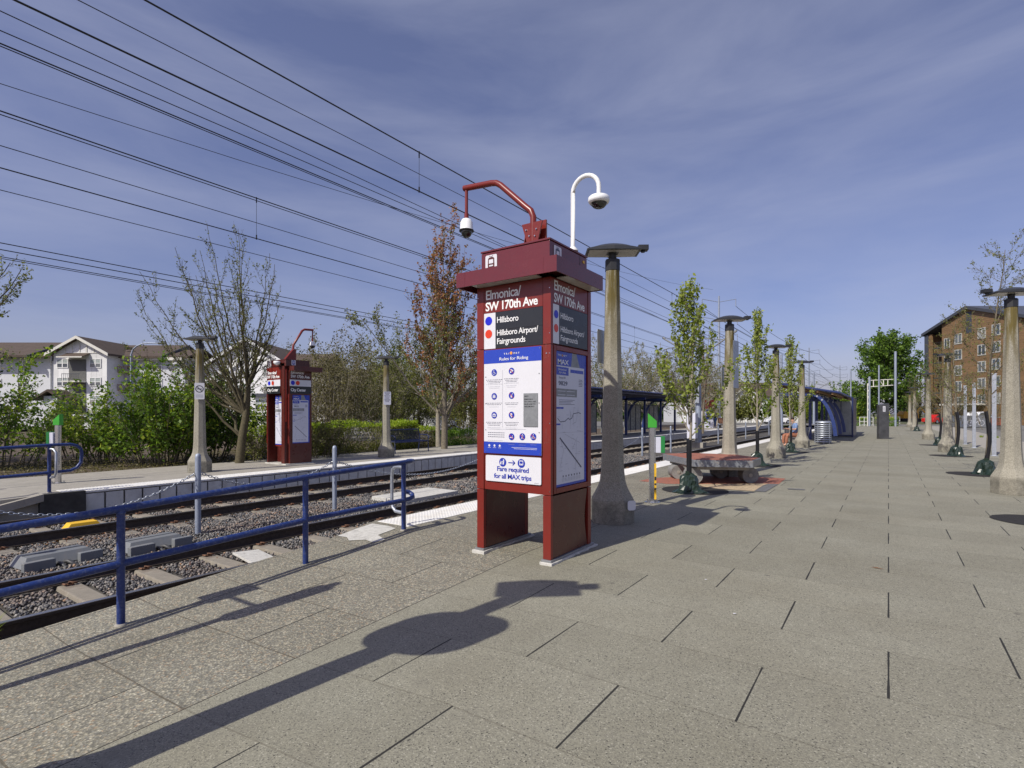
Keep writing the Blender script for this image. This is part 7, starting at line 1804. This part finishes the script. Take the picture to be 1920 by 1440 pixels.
# ticket machine and signal on the far platform
x, y = XY(1330, 56); t = thing('ticket_machine', 'red and blue ticket machine on the far platform beside the standing person', 'ticket machine', (x, y, 0), TH)
b = MB(); b.box(-.5, .5, 0, .5, 2.05, 2.9); b.box(-.55, .55, -.05, .55, 1.95, 2.04); b.build('red_header', 'red_paint', t)
b = MB(); b.box(-.42, .42, .02, .5, 0, 1.94); ca = b.build('casing', 'poster_paper', t); b = MB(); b.box(-.36, .10, -.01, .018, 1.35, 1.85); b.box(-.36, .3, -.01, .018, .9, 1.25); b.build('panel', 'sign_blue', ca)
x, y = XY(1354, 55); t = thing('luggage_cart', 'loaded brown cart beside the standing person on the far platform', 'cart', (x, y, 0), TH)
b = MB(); b.box(-.35, .35, -.2, .2, .45, 1.05); b.build('load', 'rust', t, bevel=.08); b = MB(); [b.cyl((q,-.22,.14),(q,.22,.14),.14,12) for q in (-.28,.28)]; b.build('wheel', 'tyre', t); b = MB(); b.tube([(-.35,0,.2),(-.45,0,1.15)],.02,6); b.box(-.4,.4,-.2,.2,.28,.33); b.build('cart_frame', 'dark_plastic', t)
x, y = XY(1349, 60); t = thing('rail_signal', 'small cluster of dark signal heads on a grey pole near the standing person', 'signal', (x, y, 0), TH)
b = MB(); b.cyl((0,0,-.1),(0,0,4.9),.09,10); b.build('pole', 'galvanised_pole', t); b = MB(); b.tube([(-1.2,0,4.3),(.1,0,4.3)],.03,6); [b.cyl((-.25-.27*i,-.14,4.3+.04*(i%2)),(-.25-.27*i,.14,4.3+.04*(i%2)),.12,10) for i in range(4)]; b.build('signal_head', 'black_metal', t)
t = thing('sign_post', 'steel sign post behind the viewer whose shadow lies along the railing', 'post', (-4.76, .15, -.25))
b = MB(); b.cyl((0,0,0),(0,0,3.2),.05,12); b.build('pole', 'galvanised_pole', t)
b = MB(); b.prism(rr(-.11,.11,2.2,3.2,.1), .05, .054, T=FRONT); b.build('plate', 'galvanised', t)
b = MB(); b.box(-.55,-.05,-.01,.01,2.45,2.49); b.box(-.78,-.50,-.01,.01,2.3,2.75); b.build('side_arm', 'galvanised', t)
# twig of a leaf lying on the paving, scraps
x, y = Gz(1643, 1066); b = MB(); b.add([(-.05,0,.006),(.0,-.012,.012),(.07,.0,.006),(.0,.012,.010)], [(0,1,2,3)]); o = b.build('fallen_leaf', 'leaf_russet', loc=(x, y, 0)); o.rotation_euler = (0,0,R(-8)); tag(o, 'single long brown leaf lying on the open paving', 'leaf')
for q, lb in (((1378,1152),'white scrap of paper on the paving, right one'), ((1324,1088),'white scrap of paper on the paving, nearer the kiosk')):
    x, y = Gz(*q); b = MB(); b.add([(-.012,-.006,.005),(.014,-.004,.009),(.010,.008,.005),(-.010,.007,.008)], [(0,1,2,3)]); tag(b.build('paper_scrap', 'sign_white', loc=(x, y, 0)), lb, 'litter')

# ================================================================== PEOPLE
def skin_mesh(name, joints, bones, radii, m, parent, sub=2):
    me = bpy.data.meshes.new(name); me.from_pydata([tuple(j) for j in joints], bones, []); o = bpy.data.objects.new(name, me); col.objects.link(o)
    sk_ = o.modifiers.new('s', 'SKIN'); sb = o.modifiers.new('u', 'SUBSURF'); sb.levels = sub; sb.render_levels = sub
    for v, r in zip(me.skin_vertices[0].data, radii): v.radius = (r, r)
    me.skin_vertices[0].data[0].use_root = True
    dg = bpy.context.evaluated_depsgraph_get(); m2 = bpy.data.meshes.new_from_object(o.evaluated_get(dg)); m2.name = name
    bpy.data.objects.remove(o); m2.materials.clear(); m2.materials.append(M[m])
    for p_ in m2.polygons: p_.use_smooth = True
    o = bpy.data.objects.new(name, m2); col.objects.link(o); o.parent = parent; return o
def person(label, loc, rz, pose, top, legs, skin, hair, hat=None, vest=None):
    t = thing('person', label, 'person', loc, rz)
    if pose == 'sit':      # faces -X locally, hips at seat height
        J = {'pel':(0,0,.50),'bel':(.02,0,.62),'che':(-.02,0,.90),'nek':(-.07,0,1.08),'hdb':(-.10,0,1.15),'hdt':(-.13,0,1.26)}
        K = lambda s: {'sh':(-.03,.17*s,1.0),'el':(-.12,.22*s,.76),'wr':(-.33,.16*s,.80),'hp':(-.02,.09*s,.50),'kn':(-.46,.12*s,.52),'an':(-.50,.11*s,.10),'to':(-.64,.12*s,.05)}
    else:
        J = {'pel':(0,0,.92),'bel':(0,0,1.05),'che':(0,0,1.33),'nek':(0,0,1.50),'hdb':(-.01,0,1.58),'hdt':(-.02,0,1.70)}
        K = lambda s: {'sh':(0,.19*s,1.43),'el':(-.05,.25*s,1.16),'wr':(-.22,.20*s,.98),'hp':(0,.09*s,.90),'kn':(-.03+.04*s,.10*s,.50),'an':(0+.06*s,.10*s,.09),'to':(-.14+.06*s,.11*s,.04)}
    names = list(J); pts = [J[n] for n in names]; rad = [.14,.125,.145,.055,.085,.080]; bones = [(i, i+1) for i in range(5)]
    for s in (-1, 1):
        k_ = K(s); i0 = len(pts)
        pts += [k_['sh'], k_['el'], k_['wr'], k_['hp'], k_['kn'], k_['an'], k_['to']]; rad += [.062,.047,.032,.095,.066,.045,.038]
        bones += [(2, i0), (i0, i0+1), (i0+1, i0+2), (0, i0+3), (i0+3, i0+4), (i0+4, i0+5), (i0+5, i0+6)]
        w_ = Vector(k_['wr']); e_ = Vector(k_['el']); d = (w_-e_).normalized()
        for f in range(5):
            off = Vector((0, (f-2)*.017, 0)); i1 = len(pts); pts += [tuple(w_+d*.05+off), tuple(w_+d*(.15 if f < 4 else .10)+off*1.3-Vector((0,0,.02)))]; rad += [.012, .008]; bones += [(i0+2, i1), (i1, i1+1)]
    skin_mesh('body', pts, bones, rad, skin, t)
    # clothes, slightly larger sleeves and trousers over the same skeleton
    tp = [J['pel'], J['bel'], J['che'], tuple(Vector(J['nek'])-Vector((0,0,.03)))]; rt = [.155,.145,.165,.075]; bt = [(0,1),(1,2),(2,3)]
    for s in (-1, 1):
        k_ = K(s); i0 = len(tp); tp += [k_['sh'], tuple(Vector(k_['sh']).lerp(Vector(k_['el']), .9))]; rt += [.078,.062]; bt += [(2, i0), (i0, i0+1)]
    skin_mesh('shirt', tp, bt, rt, top, t)
    lp = [J['pel']]; rl = [.158]; bl = []
    for s in (-1, 1):
        k_ = K(s); i0 = len(lp); lp += [k_['hp'], k_['kn'], k_['an']]; rl += [.108,.082,.062]; bl += [(0, i0), (i0, i0+1), (i0+1, i0+2)]
    skin_mesh('trousers', lp, bl, rl, legs, t)
    h = Vector(J['hdt']); b = MB(); b.lathe([(.088*math.cos(R(a)), .03+.10*math.sin(R(a))) for a in range(-25, 91, 15)], 16, (h.x+.015, 0, h.z-.02)); b.build('hair', hair, t)
    f = MB(); hx_ = h.x-.085
    for s in (-1, 1): f.lathe([(.001,-.008),(.009,0),(.001,.008)], 8, (hx_, .032*s, h.z-.03)); 
    f.tube([(hx_-.0,0,h.z-.03),(hx_-.022,0,h.z-.065),(hx_,0,h.z-.07)], .010, 6); f.tube([(hx_+.006,-.025,h.z-.095),(hx_+.002,0,h.z-.097),(hx_+.006,.025,h.z-.095)], .006, 6); f.build('face', 'hair_dark', t)
    if hat: b = MB(); b.lathe([(.12,.0),(.10,.02),(.09,.08),(.03,.12)], 16, (h.x, 0, h.z+.02)); b.build('cap', hat, t)
    return t
x, y = XY(1340.5, 57); person('person standing on the far platform in a black top and blue jeans', (x, y, 0), TH+R(200), 'stand', 'cloth_black', 'denim', 'skin_pale', 'hair_dark', 'lamp_red')
x, y = XY(1490, 24.6)
seat_rz = TH+R(8)
person('seated person in a blue patterned top on the dark mesh bench', (x, y, 0), seat_rz, 'sit', 'cloth_blue', 'cloth_orange', 'skin', 'hair_dark')
t = thing('bench', 'dark metal mesh bench on which the person sits', 'bench', (x, y, 0), seat_rz)
b = MB(); b.box(-.36, .14, -.65, .75, .385, .405); b.add([(.14,-.65,.40),(.14,.75,.40),(.30,.75,.88),(.30,-.65,.88),(.155,-.65,.395),(.155,.75,.395),(.315,.75,.875),(.315,-.65,.875)], [(0,1,2,3),(7,6,5,4),(0,4,5,1),(1,5,6,2),(2,6,7,3),(3,7,4,0)]); b.build('seat_shell', 'plaque_grey', t)
for yy in (-.62, .72):
    b = MB(); b.tube([(-.34,yy,.0),(-.30,yy,.39),(.14,yy,.40),(.31,yy,.89)], .018, 8); b.tube([(.34,yy,0),(.20,yy,.12),(.12,yy,.39)], .018, 8); b.build('leg', 'black_metal', t)
x, y = XY(1470, 24.9); b = MB(); b.prism(rr(-.16,.16,0,.36,.1), -.12, .12, T=FRONT); o = b.build('shopping_bag', 'camera_white', loc=(x, y, 0), bevel=.03); tag(o, 'pale bag standing on the ground by the seated person', 'bag')
x, y = XY(1667, 86); person('worker in a yellow vest behind the white fence', (x, y, -.1), TH+R(160), 'stand', 'cloth_vest', 'denim', 'skin', 'hair_dark', 'cloth_vest')
print('OBJECTS', len(bpy.data.objects), 'VERTS', sum(len(o.data.vertices) for o in bpy.data.objects if o.type == 'MESH'))
